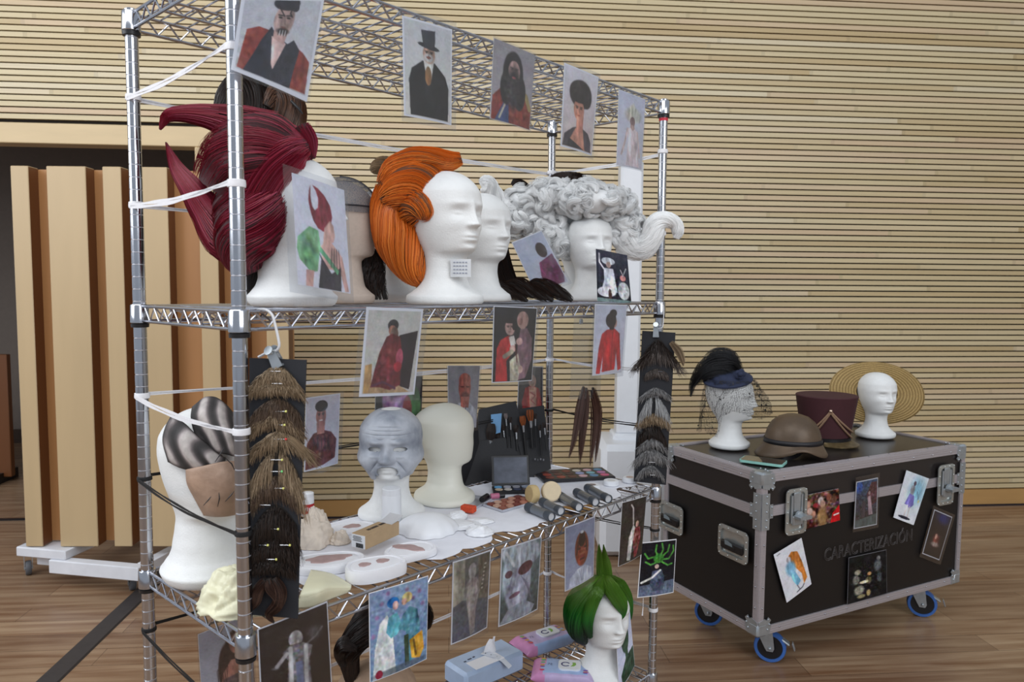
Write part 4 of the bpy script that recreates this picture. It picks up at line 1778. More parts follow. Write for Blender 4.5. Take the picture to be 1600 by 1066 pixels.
def plastic_material():
    m = bpy.data.materials.new('clear_plastic_sleeve')
    m.use_nodes = True
    nt = m.node_tree
    nt.nodes.clear()
    o = N(nt, 'ShaderNodeOutputMaterial')
    t = N(nt, 'ShaderNodeBsdfTransparent')
    t.inputs[0].default_value = (.93, .94, .96, 1)
    g = N(nt, 'ShaderNodeBsdfGlossy')
    g.inputs['Roughness'].default_value = .12
    nz = N(nt, 'ShaderNodeTexNoise')
    nz.inputs['Scale'].default_value = 9
    bp = N(nt, 'ShaderNodeBump')
    bp.inputs['Strength'].default_value = .25
    bp.inputs['Distance'].default_value = .01
    fr = N(nt, 'ShaderNodeLayerWeight')
    fr.inputs['Blend'].default_value = .2
    ml = N(nt, 'ShaderNodeMath', operation='MULTIPLY_ADD')
    ml.inputs[1].default_value = .35
    ml.inputs[2].default_value = .045
    tc = N(nt, 'ShaderNodeTexCoord')
    mx = N(nt, 'ShaderNodeMixShader')
    nt.links.new(tc.outputs['Object'], nz.inputs[0])
    nt.links.new(nz.outputs[0], bp.inputs['Height'])
    nt.links.new(bp.outputs[0], g.inputs['Normal'])
    nt.links.new(bp.outputs[0], fr.inputs['Normal'])
    nt.links.new(fr.outputs['Facing'], ml.inputs[0])
    nt.links.new(ml.outputs[0], mx.inputs[0])
    nt.links.new(t.outputs[0], mx.inputs[1])
    nt.links.new(g.outputs[0], mx.inputs[2])
    nt.links.new(mx.outputs[0], o.inputs[0])
    return m


CLEAR = plastic_material()


def photo(label, px, plane, pic, border=.0, sleeve=None, bulge=.004, group=None, frame_col=None, cat='photo'):
    """px: picture corners (TL,TR,BR,BL) in photograph pixels, laid on the real plane (point, normal towards the camera).
    pic covers the quad inside the white border; sleeve = extra margin px (l,t,r,b) of clear plastic or None"""
    pt, nr = plane
    pt, nr = np.array(pt, float), np.array(nr, float)
    nr /= np.linalg.norm(nr)
    Q = [on_plane(x, y, pt, nr) for (x, y) in px]
    cen = sum(Q) / 4
    th = .0006

    def quad(u, v, Qd=Q):
        a = Qd[0] * (1 - u) + Qd[1] * u
        b_ = Qd[3] * (1 - u) + Qd[2] * u
        return a * (1 - v) + b_ * v + nr * bulge * (math.sin(math.pi * min(1, max(0, u))) * (.3 + .7 * v))
    root = thing('photo_print', label, cat, cen, group)
    # paper with border
    pic.nz(5, 2).nz(6, 8)
    W_ = np.linalg.norm(Q[1] - Q[0])
    H_ = np.linalg.norm(Q[3] - Q[0])
    mb = MB()
    G = [[quad(i / 8, j / 8) for i in range(9)] for j in range(9)]
    mb.slab(G, th, nr)
    pap = build('paper', mb, PAPER if frame_col is None else mat('card_' + str(len(bpy.data.materials)), frame_col, .5), root)
    bu, bv = border / W_, border / H_
    w, h = pic.w, pic.h
    us = bu + (1 - 2 * bu) * np.linspace(0, 1, w)
    vs_ = bv + (1 - 2 * bv) * np.linspace(0, 1, h)
    U, V = np.meshgrid(us, vs_)
    A = Q[0] * (1 - U[..., None]) + Q[1] * U[..., None]
    B_ = Q[3] * (1 - U[..., None]) + Q[2] * U[..., None]
    GG = A * (1 - V[..., None]) + B_ * V[..., None] + nr * (bulge * (np.sin(np.pi * U) * (.3 + .7 * V)) + .0005)[..., None]
    mb = MB()
    idx = np.arange(w * h).reshape(h, w)
    add_np(mb, GG.reshape(-1, 3), np.stack([idx[:-1, :-1], idx[1:, :-1], idx[1:, 1:], idx[:-1, 1:]], -1).reshape(-1, 4))
    o = build('picture', mb, PRM, pap, smooth=True, sharp=0)
    ca = o.data.color_attributes.new('ink', 'FLOAT_COLOR', 'POINT')
    c = pic.a / 255
    c = np.where(c <= .04045, c / 12.92, ((c + .055) / 1.055) ** 2.4)
    ca.data.foreach_set('color', np.concatenate([c, np.ones((h, w, 1))], -1).ravel())
    if sleeve:
        l, t, r, b_ = sleeve
        ex = [(-l, -t), (r, -t), (r, b_), (-l, b_)]
        # margins measured along the sheet's own edges
        eu = (Q[1] - Q[0]) / W_
        ev = (Q[3] - Q[0]) / H_
        S = [Q[k] + eu * ex[k][0] + ev * ex[k][1] for k in range(4)]
        mb = MB()
        G = []
        for j in range(9):
            G.append([])
            for i in range(9):
                u, v = i / 8, j / 8
                a = S[0] * (1 - u) + S[1] * u
                b2 = S[3] * (1 - u) + S[2] * u
                G[-1].append(a * (1 - v) + b2 * v + nr * (bulge * math.sin(math.pi * u) * (.3 + .7 * v) + .0014))
        mb.slab(G, .0004, nr)
        build('clear_sleeve', mb, CLEAR, root)
    return root


FN = -DD                                     # rack front faces this way


def fplane(off=.022, yaw=0):
    c, s = math.cos(yaw), math.sin(yaw)
    n = np.array([FN[0] * c - FN[1] * s, FN[0] * s + FN[1] * c, 0])
    return rk(0, -off, 1), n


SK = (206, 160, 138)
# ---- top row, hung from the edge of the top shelf
g = Pic(110, 130, (206, 208, 212)).gv((198, 200, 206), (214, 214, 216))
g.p([(.02, .98), (.08, .42), (.22, .36), (.40, .40), (.45, .99), (.1, .99)], (150, 62, 50)).p([(.98, .99), (.97, .66), (.86, .58), (.72, .52), (.7, .99)], (140, 58, 48))
g.nz(16, 7, (.15, .7, .2, .4)).nz(16, 7, (.85, .8, .2, .3))
g.p([(.10, .99), (.28, .52), (.38, .34), (.46, .44), (.62, .52), (.70, .46), (.80, .56), (.76, .80), (.74, 1.0)], (44, 46, 58))
g.p([(.40, .46), (.60, .52), (.47, .86), (.44, .80)], (206, 176, 168))
g.p([(.42, .34), (.60, .40), (.57, .54), (.42, .48)], (196, 160, 150))
g.face(.53, .24, .13, .19, (198, 168, 158), rot=8).e(.54, .04, .17, .09, (44, 42, 48)).e(.66, .09, .05, .05, (44, 42, 48))
g.e(.53, .38, .08, .035, (60, 48, 50), 0, .6).l([(.45, .07), (.47, .12), (.50, .16), (.53, .2)], .008, (36, 30, 36)).l([(.62, .10), (.6, .16), (.63, .2)], .009, (36, 30, 36)).l([(.44, .04), (.43, .1)], .012, (36, 30, 36))
for k in range(7):
    g.l([(.48 + k * .018, .37), (.475 + k * .018, .43)], .005, (228, 228, 230) if k % 2 else (40, 30, 34))
photo('large print of a man in red leather jacket and open black shirt', [(378, -6), (507.5, -6), (479.5, 159.5), (361, 108.5)], fplane(.036), g, .006, (.008, .004, .004, .004))

g = Pic(70, 110, (214, 214, 212)).gv((206, 208, 210), (222, 220, 212))
g.p([(.1, .99), (.08, .62), (.14, .5), (.36, .4), (.62, .4), (.86, .52), (.94, .64), (.93, .99)], (26, 26, 30))
g.p([(.38, .4), (.6, .4), (.54, .6), (.44, .56)], (226, 222, 216)).e(.48, .55, .07, .1, (128, 92, 60)).face(.5, .32, .13, .1, (200, 160, 140)).e(.49, .36, .1, .045, (216, 214, 210), 0, .5).e(.49, .355, .05, .015, (150, 90, 80))
g.p([(.38, .235), (.34, .08), (.64, .06), (.63, .235)], (58, 60, 68)).e(.5, .24, .23, .028, (48, 50, 58), 6)
photo('print of an elderly man in a grey top hat and black coat', [(628.5, 24), (706.5, 46), (705.3, 196), (631.5, 180.5)], fplane(.012), g, .004, (.007, .016, .012, .012))

g = Pic(64, 110, (168, 160, 160)).gv((150, 146, 150), (178, 172, 174))
g.p([(.02, .99), (.03, .70), (.2, .58), (.8, .56), (.98, .72), (.98, .99)], (132, 50, 42)).nz(22, 4, (.5, .85, .5, .2)).p([(.1, .99), (.3, .72), (.4, .7), (.42, .99)], (64, 78, 120)).l([(.82, .58), (.94, .74)], .05, (160, 140, 90)).l([(.2, .95), (.36, .7)], .02, (200, 196, 170))
g.e(.48, .36, .24, .28, (34, 30, 34)).e(.35, .55, .16, .22, (36, 32, 36)).e(.66, .58, .15, .22, (36, 32, 36)).face(.5, .32, .14, .13, (196, 160, 152)).e(.5, .55, .17, .26, (48, 42, 46), 0, .5).e(.5, .42, .1, .06, (50, 42, 46), 0, .4).e(.5, .405, .05, .012, (150, 80, 80)).nz(14, 3, (.5, .6, .3, .3))
photo('print of a figure with long black wavy hair, black beard and ornate red coat', [(771.7, 59.5), (835.7, 86), (827.3, 203.5), (765.7, 185)], fplane(.012), g, .0, (.004, .004, .004, .004))

g = Pic(60, 100, (214, 206, 204)).gv((224, 222, 228), (208, 190, 184))
g.p([(.02, .99), (.06, .84), (.3, .74), (.42, .72), (.6, .72), (.8, .76), (.92, .86), (.94, .99)], (66, 58, 66)).p([(.14, .97), (.38, .74), (.62, .74), (.72, .99)], (196, 138, 116)).p([(.12, .99), (.2, .88), (.7, .99)], (44, 38, 44)).p([(.4, .56), (.62, .56), (.62, .78), (.4, .78)], (186, 126, 106))
g.e(.5, .30, .34, .18, (46, 36, 38)).e(.36, .28, .2, .13, (52, 42, 42)).e(.68, .34, .16, .12, (42, 34, 36)).nz(12, 3, (.5, .3, .35, .2)).face(.46, .50, .16, .14, (196, 136, 114), rot=-6).e(.44, .365, .22, .05, (46, 36, 38))
photo('print of a woman with piled black curls and bare shoulders', [(882, 98), (935.5, 120.5), (924.4, 243.6), (876, 228.4)], fplane(.014), g, .004, (.006, .008, .006, .01))

g = Pic(50, 110, (212, 214, 226)).gv((206, 210, 226), (216, 214, 222))
g.e(.54, .28, .3, .1, (222, 220, 208), 0, .5).e(.46, .24, .1, .12, (226, 222, 204), 20, .5).e(.66, .26, .1, .1, (218, 216, 204), -30, .5)
g.e(.52, .37, .1, .065, (150, 118, 116)).p([(.44, .42), (.6, .42), (.62, .52), (.44, .52)], (180, 150, 144)).p([(.3, .98), (.38, .64), (.34, .48), (.46, .46), (.52, .5), (.62, .46), (.74, .5), (.72, .64), (.86, .98)], (222, 206, 206)).l([(.34, .48), (.26, .66), (.14, .84)], .03, (214, 190, 184)).l([(.72, .5), (.8, .7), (.86, .84)], .03, (214, 190, 184)).nz(6, 4, (.5, .7, .3, .3))
photo('pale print of a figure in a white gown and feathered headdress', [(966.9, 139.6), (1008.5, 155.5), (1002.3, 266), (963.3, 258.2)], fplane(.014), g, .002, (.005, .004, .004, .004))

# ---- on the middle shelf
g = Pic(80, 120, (226, 228, 238)).gv((222, 224, 236), (228, 228, 238))
g.p([(.34, .38), (.30, .30), (.27, .2), (.30, .1), (.33, .06), (.315, .16), (.335, .25), (.38, .28), (.44, .25), (.46, .17), (.42, .1), (.36, .055), (.46, .07), (.58, .12), (.68, .2), (.71, .3), (.66, .4), (.52, .46), (.42, .44)], (150, 44, 62)).nz(12, 4, (.5, .28, .2, .2))
g.p([(.54, .42), (.66, .34), (.72, .38), (.74, .48), (.70, .54), (.62, .54), (.6, .66), (.48, .62)], (212, 170, 158)).p([(.44, .60), (.62, .52), (.86, .66), (.96, .98), (.88, .99), (.8, .8), (.46, .8)], (214, 172, 160))
g.p([(.36, .99), (.44, .72), (.40, .66), (.62, .84), (.82, .76), (.80, .99)], (58, 54, 62)).p([(.4, .58), (.78, .80), (.74, .84), (.40, .64)], (96, 158, 118)).p([(.02, .66), (.04, .56), (.26, .44), (.42, .46), (.44, .6), (.36, .84), (.24, .86), (.06, .76)], (120, 172, 128)).nz(34, 6, (.24, .64, .2, .2)).p([(.16, .84), (.30, .84), (.26, .99), (.14, .99)], (200, 158, 148))
for k in range(4):
    g.l([(.66 + k * .045, .60), (.62 + k * .06, .78)], .006, (50, 46, 54))
photo('print of a person seen from behind wearing a red horned wig', [(455.9, 269.9), (537.5, 297.3), (547.8, 459.4), (465.7, 444.9)], fplane(.02), g, .0, (.018, .01, .006, .016))

g = Pic(60, 90, (44, 46, 58)).gv((56, 58, 74), (30, 32, 40))
for k in range(5):
    g.l([(.1 + k * .2, 0), (.1 + k * .2, .8)], .02, (66, 68, 84), .5)
g.e(.36, .2, .2, .07, (206, 214, 226)).e(.36, .27, .07, .06, (190, 170, 164)).p([(.22, .34), (.5, .34), (.54, .6), (.58, .8), (.12, .8), (.22, .56)], (206, 212, 228)).l([(.22, .36), (.1, .24), (.1, .08)], .022, (214, 214, 226)).e(.28, .8, .26, .1, (224, 228, 238)).e(.36, .86, .05, .12, (80, 60, 56)).e(.78, .5, .09, .06, (206, 140, 140)).l([(.78, .46), (.9, .3)], .014, (214, 220, 228)).l([(.8, .46), (.72, .34)], .012, (210, 200, 210)).e(.78, .76, .18, .18, (190, 196, 200)).nz(26, 3, (.5, .7, .5, .25)).p([(0, .92), (1, .95), (1, 1), (0, 1)], (110, 130, 130))
photo('small dark print of two white costumed figures, below the white curly wig', [(930.8, 389), (979.7, 399), (986.5, 474), (933.2, 470.7)], (rk_px(960, .005, SB), FN + np.array([0, 0, .06])), g, .0, None, .002)

g = Pic(50, 80, (206, 212, 226)).gv((196, 204, 222), (214, 216, 228))
g.p([(.30, .99), (.34, .74), (.46, .5), (.96, .42), (.98, .86), (.9, .99)], (116, 30, 84)).nz(18, 3, (.65, .75, .3, .3)).e(.45, .92, .08, .04, (210, 160, 150)).e(.7, .3, .16, .14, (70, 50, 50))
photo('tilted print of a figure in purple propped between the orange and white wigs', [(799.5, 379), (846, 360), (888.3, 440.3), (837, 458)], (P4 + DD * .03 - LD * .08, FN), g, .003, (.0, .0, .01, .01), .002)

# ---- row hung from the middle shelf
g = Pic(90, 120, (206, 204, 196)).gv((200, 198, 190), (212, 208, 200))
g.p([(.02, .66), (.14, .64), (.16, .99), (.02, .99)], (190, 150, 96)).p([(.60, .30), (.97, .24), (.90, .96), (.60, .90)], (44, 32, 38)).p([(.1, .99), (.14, .9), (.66, .9), (.9, .99)], (176, 146, 110))
g.e(.47, .18, .1, .07, (44, 40, 42)).e(.46, .24, .07, .06, (176, 120, 100)).e(.5, .3, .08, .1, (120, 90, 80)).p([(.14, .92), (.2, .68), (.26, .5), (.36, .32), (.46, .28), (.62, .32), (.68, .5), (.70, .9), (.5, .96), (.3, .92)], (112, 34, 40)).nz(20, 4, (.4, .7, .3, .35)).e(.64, .58, .07, .12, (176, 76, 96)).e(.62, .68, .08, .06, (180, 40, 56)).l([(.18, .9), (.36, .86), (.6, .94)], .02, (96, 44, 70))
photo('print of a seated figure in a dark cap and long red robe', [(572.7, 479.7), (661.5, 483), (647.3, 616.6), (560.9, 620.4)], fplane(.018), g, .0055, (.014, .004, .014, .012))

g = Pic(70, 110, (34, 34, 38)).gv((38, 38, 42), (24, 24, 28))
g.p([(.62, .26), (.78, .28), (.92, .42), (.95, .7), (.80, .96), (.56, .99), (.56, .5)], (136, 104, 112)).nz(10, 4, (.75, .6, .25, .35)).e(.66, .17, .14, .12, (196, 156, 146)).e(.60, .19, .06, .05, (168, 120, 112))
g.p([(.06, .99), (.08, .56), (.16, .44), (.34, .38), (.44, .44), (.46, .6), (.30, .72), (.34, .99)], (190, 44, 44)).face(.36, .28, .11, .10, (208, 170, 160), -8).e(.36, .185, .13, .035, (36, 30, 34)).e(.45, .24, .04, .07, (36, 30, 34)).p([(.34, .40), (.46, .38), (.52, .5), (.46, .6), (.38, .5)], (222, 216, 206)).e(.44, .56, .07, .05, (208, 170, 158)).e(.60, .46, .08, .05, (206, 166, 156), -40).l([(.26, .66), (.42, .6)], .05, (150, 140, 120)).p([(.38, .72), (.58, .62), (.66, .82), (.60, .99), (.40, .99)], (190, 182, 160)).nz(20, 3, (.5, .82, .14, .16)).l([(.5, .5), (.56, .74)], .012, (90, 30, 30)).e(.66, .84, .06, .05, (206, 170, 156))
photo('print of two men embracing on a dark ground, one in a red coat', [(771.5, 478), (839.4, 481), (830.9, 595), (768.5, 598.5)], fplane(.018), g, .002, (.004, .004, .008, .008))

g = Pic(60, 110, (214, 216, 228)).gv((208, 212, 226), (220, 220, 230))
g.p([(.08, .99), (.14, .62), (.22, .42), (.36, .36), (.62, .34), (.82, .42), (.86, .62), (.95, .95), (.82, .97), (.72, .70), (.70, .95), (.26, .97), (.28, .72), (.2, .99)], (196, 32, 38)).nz(10, 4, (.5, .65, .4, .3)).l([(.56, .4), (.56, .92)], .012, (150, 20, 28)).e(.62, .26, .08, .07, (206, 160, 146)).e(.5, .22, .17, .11, (50, 34, 38)).e(.56, .12, .12, .06, (44, 32, 36)).p([(.46, .3), (.62, .3), (.6, .36), (.46, .36)], (60, 36, 38))
photo('print of a person in a long red coat seen from behind', [(929.8, 475.3), (979.6, 476.3), (971.3, 582.3), (925.6, 587.4)], fplane(.016), g, .003, (.01, .0, .006, .01))

# ---- hung on the white ribbon along the back
BP = (rk(0, RKD + .012, 1), FN)
g = Pic(56, 90, (160, 156, 158)).gv((150, 148, 152), (176, 172, 176))
g.p([(.0, .99), (.12, .70), (.34, .6), (.7, .6), (.92, .7), (1, .99)], (196, 196, 204)).e(.52, .36, .2, .2, (186, 104, 88)).e(.52, .24, .19, .12, (196, 110, 92)).e(.53, .5, .15, .08, (110, 60, 54), 0, .5).p([(.38, .5), (.68, .5), (.66, .68), (.4, .68)], (168, 100, 86)).l([(.4, .34), (.48, .34)], .012, (70, 30, 30)).l([(.58, .34), (.66, .34)], .012, (70, 30, 30)).l([(.44, .9), (.58, .66)], .015, (60, 50, 56))
photo('print of a bald bearded man hanging on the rear ribbon above the smooth white head', [(699.5, 571.5), (750, 571.5), (744, 668), (700.5, 668)], BP, g, .001, (.006, .0, .006, .01))
g = Pic(46, 90, (72, 70, 74)).gv((86, 84, 84), (50, 48, 52))
g.p([(.2, .99), (.14, .7), (.26, .42), (.5, .36), (.84, .42), (.95, .7), (.9, .99)], (170, 40, 42)).p([(.4, .4), (.72, .4), (.7, .9), (.46, .9)], (196, 150, 130)).e(.54, .28, .16, .12, (200, 160, 140)).nz(16, 3, (.5, .6, .4, .4)).l([(.46, .5), (.66, .56), (.5, .66), (.64, .72)], .014, (150, 40, 50))
photo('print of a red-coated figure hanging right behind the makeup brushes', [(811, 572), (848.2, 573), (848, 653.8), (807.6, 652.8)], BP, g, .002, (.003, .003, .003, .003))
g = Pic(50, 70, (36, 36, 44)).gv((40, 40, 52), (30, 40, 40))
g.e(.4, .5, .26, .5, (176, 130, 176)).nz(40, 4, (.45, .5, .4, .5)).e(.8, .6, .16, .4, (90, 150, 90)).e(.66, .7, .1, .3, (170, 80, 80))
photo('dark print with lilac and green dresses, half hidden behind the grey masked head', [(587.5, 588), (660, 588), (658, 664), (585.5, 664)], BP, g, .0, (.003, .003, .003, .003))
g = Pic(60, 100, (222, 216, 222)).gv((222, 214, 222), (216, 218, 228))
g.p([(.0, .99), (.04, .62), (.22, .5), (.5, .47), (.76, .52), (.94, .64), (.90, .90), (.5, .97)], (108, 56, 56)).nz(26, 4, (.45, .72, .45, .25)).p([(.3, .36), (.56, .36), (.54, .52), (.32, .52)], (188, 130, 118)).face(.43, .27, .15, .13, (190, 124, 112)).e(.44, .13, .19, .08, (44, 34, 36)).e(.43, .33, .06, .012, (226, 206, 200), 0, .6)
for k in range(5):
    g.l([(.2 + k * .12, .56), (.26 + k * .1, .66), (.2 + k * .13, .74)], .012, (56, 36, 40))
photo('print of a smiling young man in a patterned dark red top', [(478, 622), (531.6, 614.6), (528, 724.6), (475, 738)], BP, g, .003, (.006, .004, .01, .012))

# ---- row hung from the makeup shelf
g = Pic(80, 100, (24, 22, 28)).gv((28, 26, 32), (18, 16, 20))
g.e(.5, .30, .1, .11, (196, 192, 188)).p([(.34, .99), (.38, .56), (.30, .44), (.42, .36), (.58, .36), (.74, .44), (.68, .60), (.70, .99)], (120, 116, 120)).nz(30, 3, (.5, .6, .25, .45)).l([(.36, .46), (.22, .60)], .03, (196, 190, 188)).l([(.42, .4), (.40, .97)], .03, (196, 194, 192)).l([(.64, .42), (.62, .97)], .03, (190, 188, 186)).p([(.48, .6), (.58, .6), (.58, .99), (.48, .99)], (110, 120, 150)).e(.78, .3, .1, .08, (90, 88, 92), 20, .9).l([(.66, .4), (.80, .34), (.9, .26)], .014, (150, 148, 150), .7).e(.2, .62, .05, .02, (180, 176, 180), 0, .9, .6)
photo('black print of a white-haired robed figure, hung below the light moustache card', [(402.2, 983.5), (511.4, 939.5), (518.8, 1073), (407.5, 1092)], fplane(.02), g, .002, (.003, .003, .003, .003))
g = Pic(60, 90, (196, 198, 208)).gv((192, 194, 206), (202, 204, 214))
g.e(.66, .34, .2, .22, (70, 46, 42)).e(.5, .62, .18, .36, (66, 46, 42)).e(.9, .6, .16, .36, (60, 42, 40)).face(.68, .30, .14, .13, (190, 132, 112), 4).p([(.4, .66), (.56, .5), (.86, .5), (1, .6), (1, .8), (.36, .8)], (196, 140, 120)).p([(.3, .99), (.42, .74), (.7, .68), (1, .7), (1, .99)], (120, 100, 100)).nz(20, 4, (.66, .86, .3, .15))
for k in range(7):
    g.l([(.52 - k * .012, .4), (.48 - k * .03, .62), (.44 - k * .02, .98)], .006, (44, 30, 30))
photo('print of a woman with long brown hair on a grey ground, behind the near post', [(309.3, 991.8), (392, 958), (399, 1085), (315.6, 1092)], (rk(0, RKD + .012, 1), FN), g, .0, (.004, .004, .004, .004))
g = Pic(80, 110, (124, 150, 186)).gv((130, 150, 184), (116, 146, 182))
for (x, y) in ((.3, .06), (.62, .08), (.84, .14), (.2, .16), (.9, .3), (.72, .2), (.12, .3), (.8, .46), (.06, .5)):
    g.e(x, y, .035, .025, (134, 92, 130), 0, 1.0, .7)
g.p([(.04, .99), (.08, .66), (.16, .38), (.28, .3), (.36, .44), (.42, .99)], (216, 222, 226)).p([(.30, .34), (.44, .3), (.54, .46), (.44, .56), (.34, .58), (.26, .5)], (96, 166, 184)).e(.38, .18, .10, .06, (40, 110, 186)).e(.42, .22, .05, .05, (206, 170, 160)).p([(.54, .36), (.66, .28), (.80, .34), (.86, .56), (.78, .9), (.64, .95), (.60, .56), (.46, .50)], (86, 138, 158)).e(.62, .17, .09, .06, (206, 190, 130)).e(.57, .21, .045, .04, (206, 166, 150)).p([(.66, .68), (.90, .62), (.94, .84), (.86, .94), (.70, .90)], (206, 156, 60)).l([(.74, .7), (.78, .88)], .02, (110, 80, 40)).nz(14, 3).p([(.56, .6), (.64, .6), (.66, .96), (.58, .96)], (60, 74, 60)).e(.5, .96, .5, .04, (70, 80, 90), 0, .5, .7).e(.14, .95, .06, .05, (130, 40, 60))
photo('print of a couple in pale blue costumes kissing before a blue wall', [(576.1, 927.3), (669.3, 899.6), (666.6, 1030), (578, 1067.5)], fplane(.016), g, .0015, (.0, .0, .0, .0) and None)
g = Pic(56, 100, (120, 122, 122)).gv((96, 96, 90), (84, 94, 110))
g.p([(0, .0), (.3, .0), (.3, .5), (0, .56)], (150, 146, 130)).p([(.66, .02), (.98, .02), (.98, .6), (.7, .56)], (110, 104, 92)).e(.5, .18, .11, .1, (158, 152, 150)).p([(.34, .5), (.32, .34), (.42, .27), (.62, .27), (.70, .36), (.68, .52), (.62, .68), (.60, .96), (.48, .99), (.40, .7)], (142, 136, 132)).e(.5, .42, .16, .1, (166, 158, 152)).l([(.36, .34), (.3, .5), (.44, .5)], .03, (148, 142, 138)).l([(.66, .34), (.7, .48), (.54, .5)], .03, (138, 132, 128)).nz(9, 3)
for k in range(7):
    g.e(.86 - .012 * k, .14 + k * .05, .03, .015, (214, 206, 186))
photo('print of a stone-grey painted figure standing with crossed hands', [(707.7, 878.4), (767.1, 859), (761, 981), (704.4, 1008.3)], fplane(.016), g, .003, (.006, .004, .004, .012))
g = Pic(80, 110, (70, 92, 96)).gv((110, 130, 132), (56, 76, 80))
g.e(.42, .5, .34, .42, (168, 172, 186)).e(.5, .12, .5, .2, (196, 206, 212), 10).e(.16, .3, .12, .3, (176, 190, 200), 10, .5).e(.60, .34, .19, .08, (86, 44, 56), -14).e(.18, .36, .09, .05, (90, 60, 74)).e(.24, .54, .10, .05, (140, 142, 160), 0, .6).e(.34, .66, .14, .03, (110, 80, 100), -10).e(.34, .78, .14, .08, (186, 190, 202), 0, .6).p([(.0, .99), (.2, .82), (.6, .78), (.9, .9), (.8, .99)], (150, 158, 168)).nz(12, 4)
for k in range(7):
    g.l([(.5 + k * .03, .44 + k * .02), (.66 + k * .02, .6 + k * .03)], .008, (120, 122, 142))
g.l([(.28, .36), (.22, .52), (.28, .56)], .012, (120, 122, 144)).l([(.1, .06), (.3, .26)], .03, (226, 230, 232)).l([(.4, .04), (.44, .22)], .03, (220, 226, 230))
photo('close-up print of an aged blue-grey face with a dark bruised eye', [(783.7, 858), (846.4, 838.5), (839.7, 952.6), (778.6, 980.3)], fplane(.016), g, .003, (.006, .004, .006, .010))
g = Pic(60, 110, (150, 160, 184)).gv((144, 152, 176), (170, 178, 200))
g.p([(.1, .99), (.14, .84), (.38, .74), (.66, .72), (.9, .82), (.96, .99)], (206, 212, 226)).l([(.44, .76), (.54, .96)], .012, (150, 160, 180)).l([(.62, .74), (.56, .96)], .012, (150, 160, 180)).e(.54, .43, .24, .28, (136, 64, 44)).e(.54, .28, .12, .12, (44, 28, 28)).nz(22, 4, (.54, .45, .22, .25)).l([(.42, .3), (.36, .5)], .02, (60, 30, 26)).l([(.68, .3), (.72, .5)], .02, (60, 30, 26)).e(.54, .16, .06, .025, (214, 216, 220)).e(.44, .42, .06, .02, (60, 26, 24)).e(.66, .42, .06, .02, (60, 26, 24)).e(.55, .6, .09, .02, (80, 30, 28))
photo('print of a face painted reddish brown above a white shirt', [(882.6, 824.4), (929.8, 806.5), (927.4, 900.3), (882.6, 925)], fplane(.016), g, .003, (.006, .004, .004, .014))
g = Pic(50, 100, (52, 46, 42)).gv((56, 50, 46), (66, 58, 50))
g.l([(.38, .08), (.46, .14), (.50, .4)], .025, (206, 200, 196)).p([(.3, .96), (.34, .6), (.5, .4), (.6, .5), (.5, .7), (.44, .98)], (186, 184, 180)).e(.66, .42, .07, .05, (190, 150, 136)).p([(.52, .7), (.56, .48), (.8, .48), (.86, .7), (.7, .96), (.6, .96)], (120, 60, 60)).nz(26, 3, (.6, .65, .3, .35))
photo('dark print of a figure in white raising one arm, beside the front right post', [(972, 785.6), (1010.1, 774.8), (1002.4, 866.6), (965.9, 885.8)], fplane(.018), g, .001, None)
g = Pic(70, 110, (26, 26, 32)).gv((24, 24, 30), (36, 40, 48), .5, 1)
g.p([(0, .80), (1, .74), (1, 1), (0, 1)], (96, 108, 130)).nz(16, 3, (.5, .9, .6, .12))
for (q) in ([(.5, .34), (.34, .28), (.2, .3), (.1, .2)], [(.5, .3), (.4, .18), (.42, .06)], [(.52, .3), (.62, .16), (.58, .04)], [(.56, .3), (.76, .2), (.8, .08)], [(.6, .34), (.8, .34), (.94, .2), (.92, .1)], [(.58, .38), (.78, .46), (.9, .44)], [(.44, .38), (.28, .42), (.14, .36)]):
    g.l(q, .024, (86, 160, 70))
g.e(.5, .31, .15, .09, (70, 140, 60)).nz(16, 3, (.5, .3, .4, .2)).e(.46, .46, .06, .04, (196, 170, 160)).p([(.28, .78), (.34, .54), (.6, .52), (.7, .7), (.66, .92), (.4, .92)], (70, 80, 100)).l([(.06, .74), (.34, .66), (.56, .54)], .03, (226, 226, 222)).nz(22, 3, (.5, .7, .25, .2))
photo('print of a performer under a tangle of green tentacles on black', [(1002.4, 848), (1057, 842.3), (1052.3, 926.3), (995.6, 934.7)], (rk(RKL, -.03, 1), FN + LD * -.25), g, .003, None)
g = Pic(40, 100, (196, 202, 224)).gv((190, 196, 220), (204, 208, 228))
g.e(.5, .34, .24, .24, (60, 78, 62)).p([(.2, .99), (.16, .84), (.46, .66), (.44, .5), (.62, .5), (.62, .64), (.98, .62), (1, .99)], (50, 70, 54)).nz(10, 4, (.5, .7, .4, .4))
photo('print of a green silhouetted figure leaning against the foam head with the green wig', [(961.5, 972), (984, 953), (992, 1040), (967, 1080)], (rk_px(985, .02, SD + .1), FN - LD * .15 + Z3 * .08), g, .001, None)

# ---- stuck on the flight case front
CP = (cs(0, -.0085, 0), -CW)
CPs = (cs(0, -.0075, 0), -CW)
g = Pic(90, 84, (84, 54, 44)).nz(40, 7).nz(30, 4)
for (x, y, c) in ((.18, .3, (196, 150, 130)), (.5, .25, (214, 200, 196)), (.55, .36, (200, 160, 140)), (.3, .6, (190, 140, 120)), (.72, .2, (150, 90, 70)), (.86, .3, (120, 80, 60)), (.22, .5, (210, 180, 170))):
    g.e(x, y, .07, .11, c, 0, .5)
g.p([(.74, .99), (.80, .72), (.99, .5), (.99, .99)], (196, 24, 30)).l([(.84, .78), (.96, .76)], .02, (230, 220, 220)).e(.54, .75, .12, .3, (150, 116, 76), 0, .6).e(.36, .36, .06, .06, (170, 50, 60), 0, .6)
photo('landscape print of a crowd of bearded faces beside the left latch of the case', [(1252.3, 775.5), (1310.7, 763.5), (1312.4, 813.3), (1251.6, 829.4)], CP, g, .0, None, .0005)
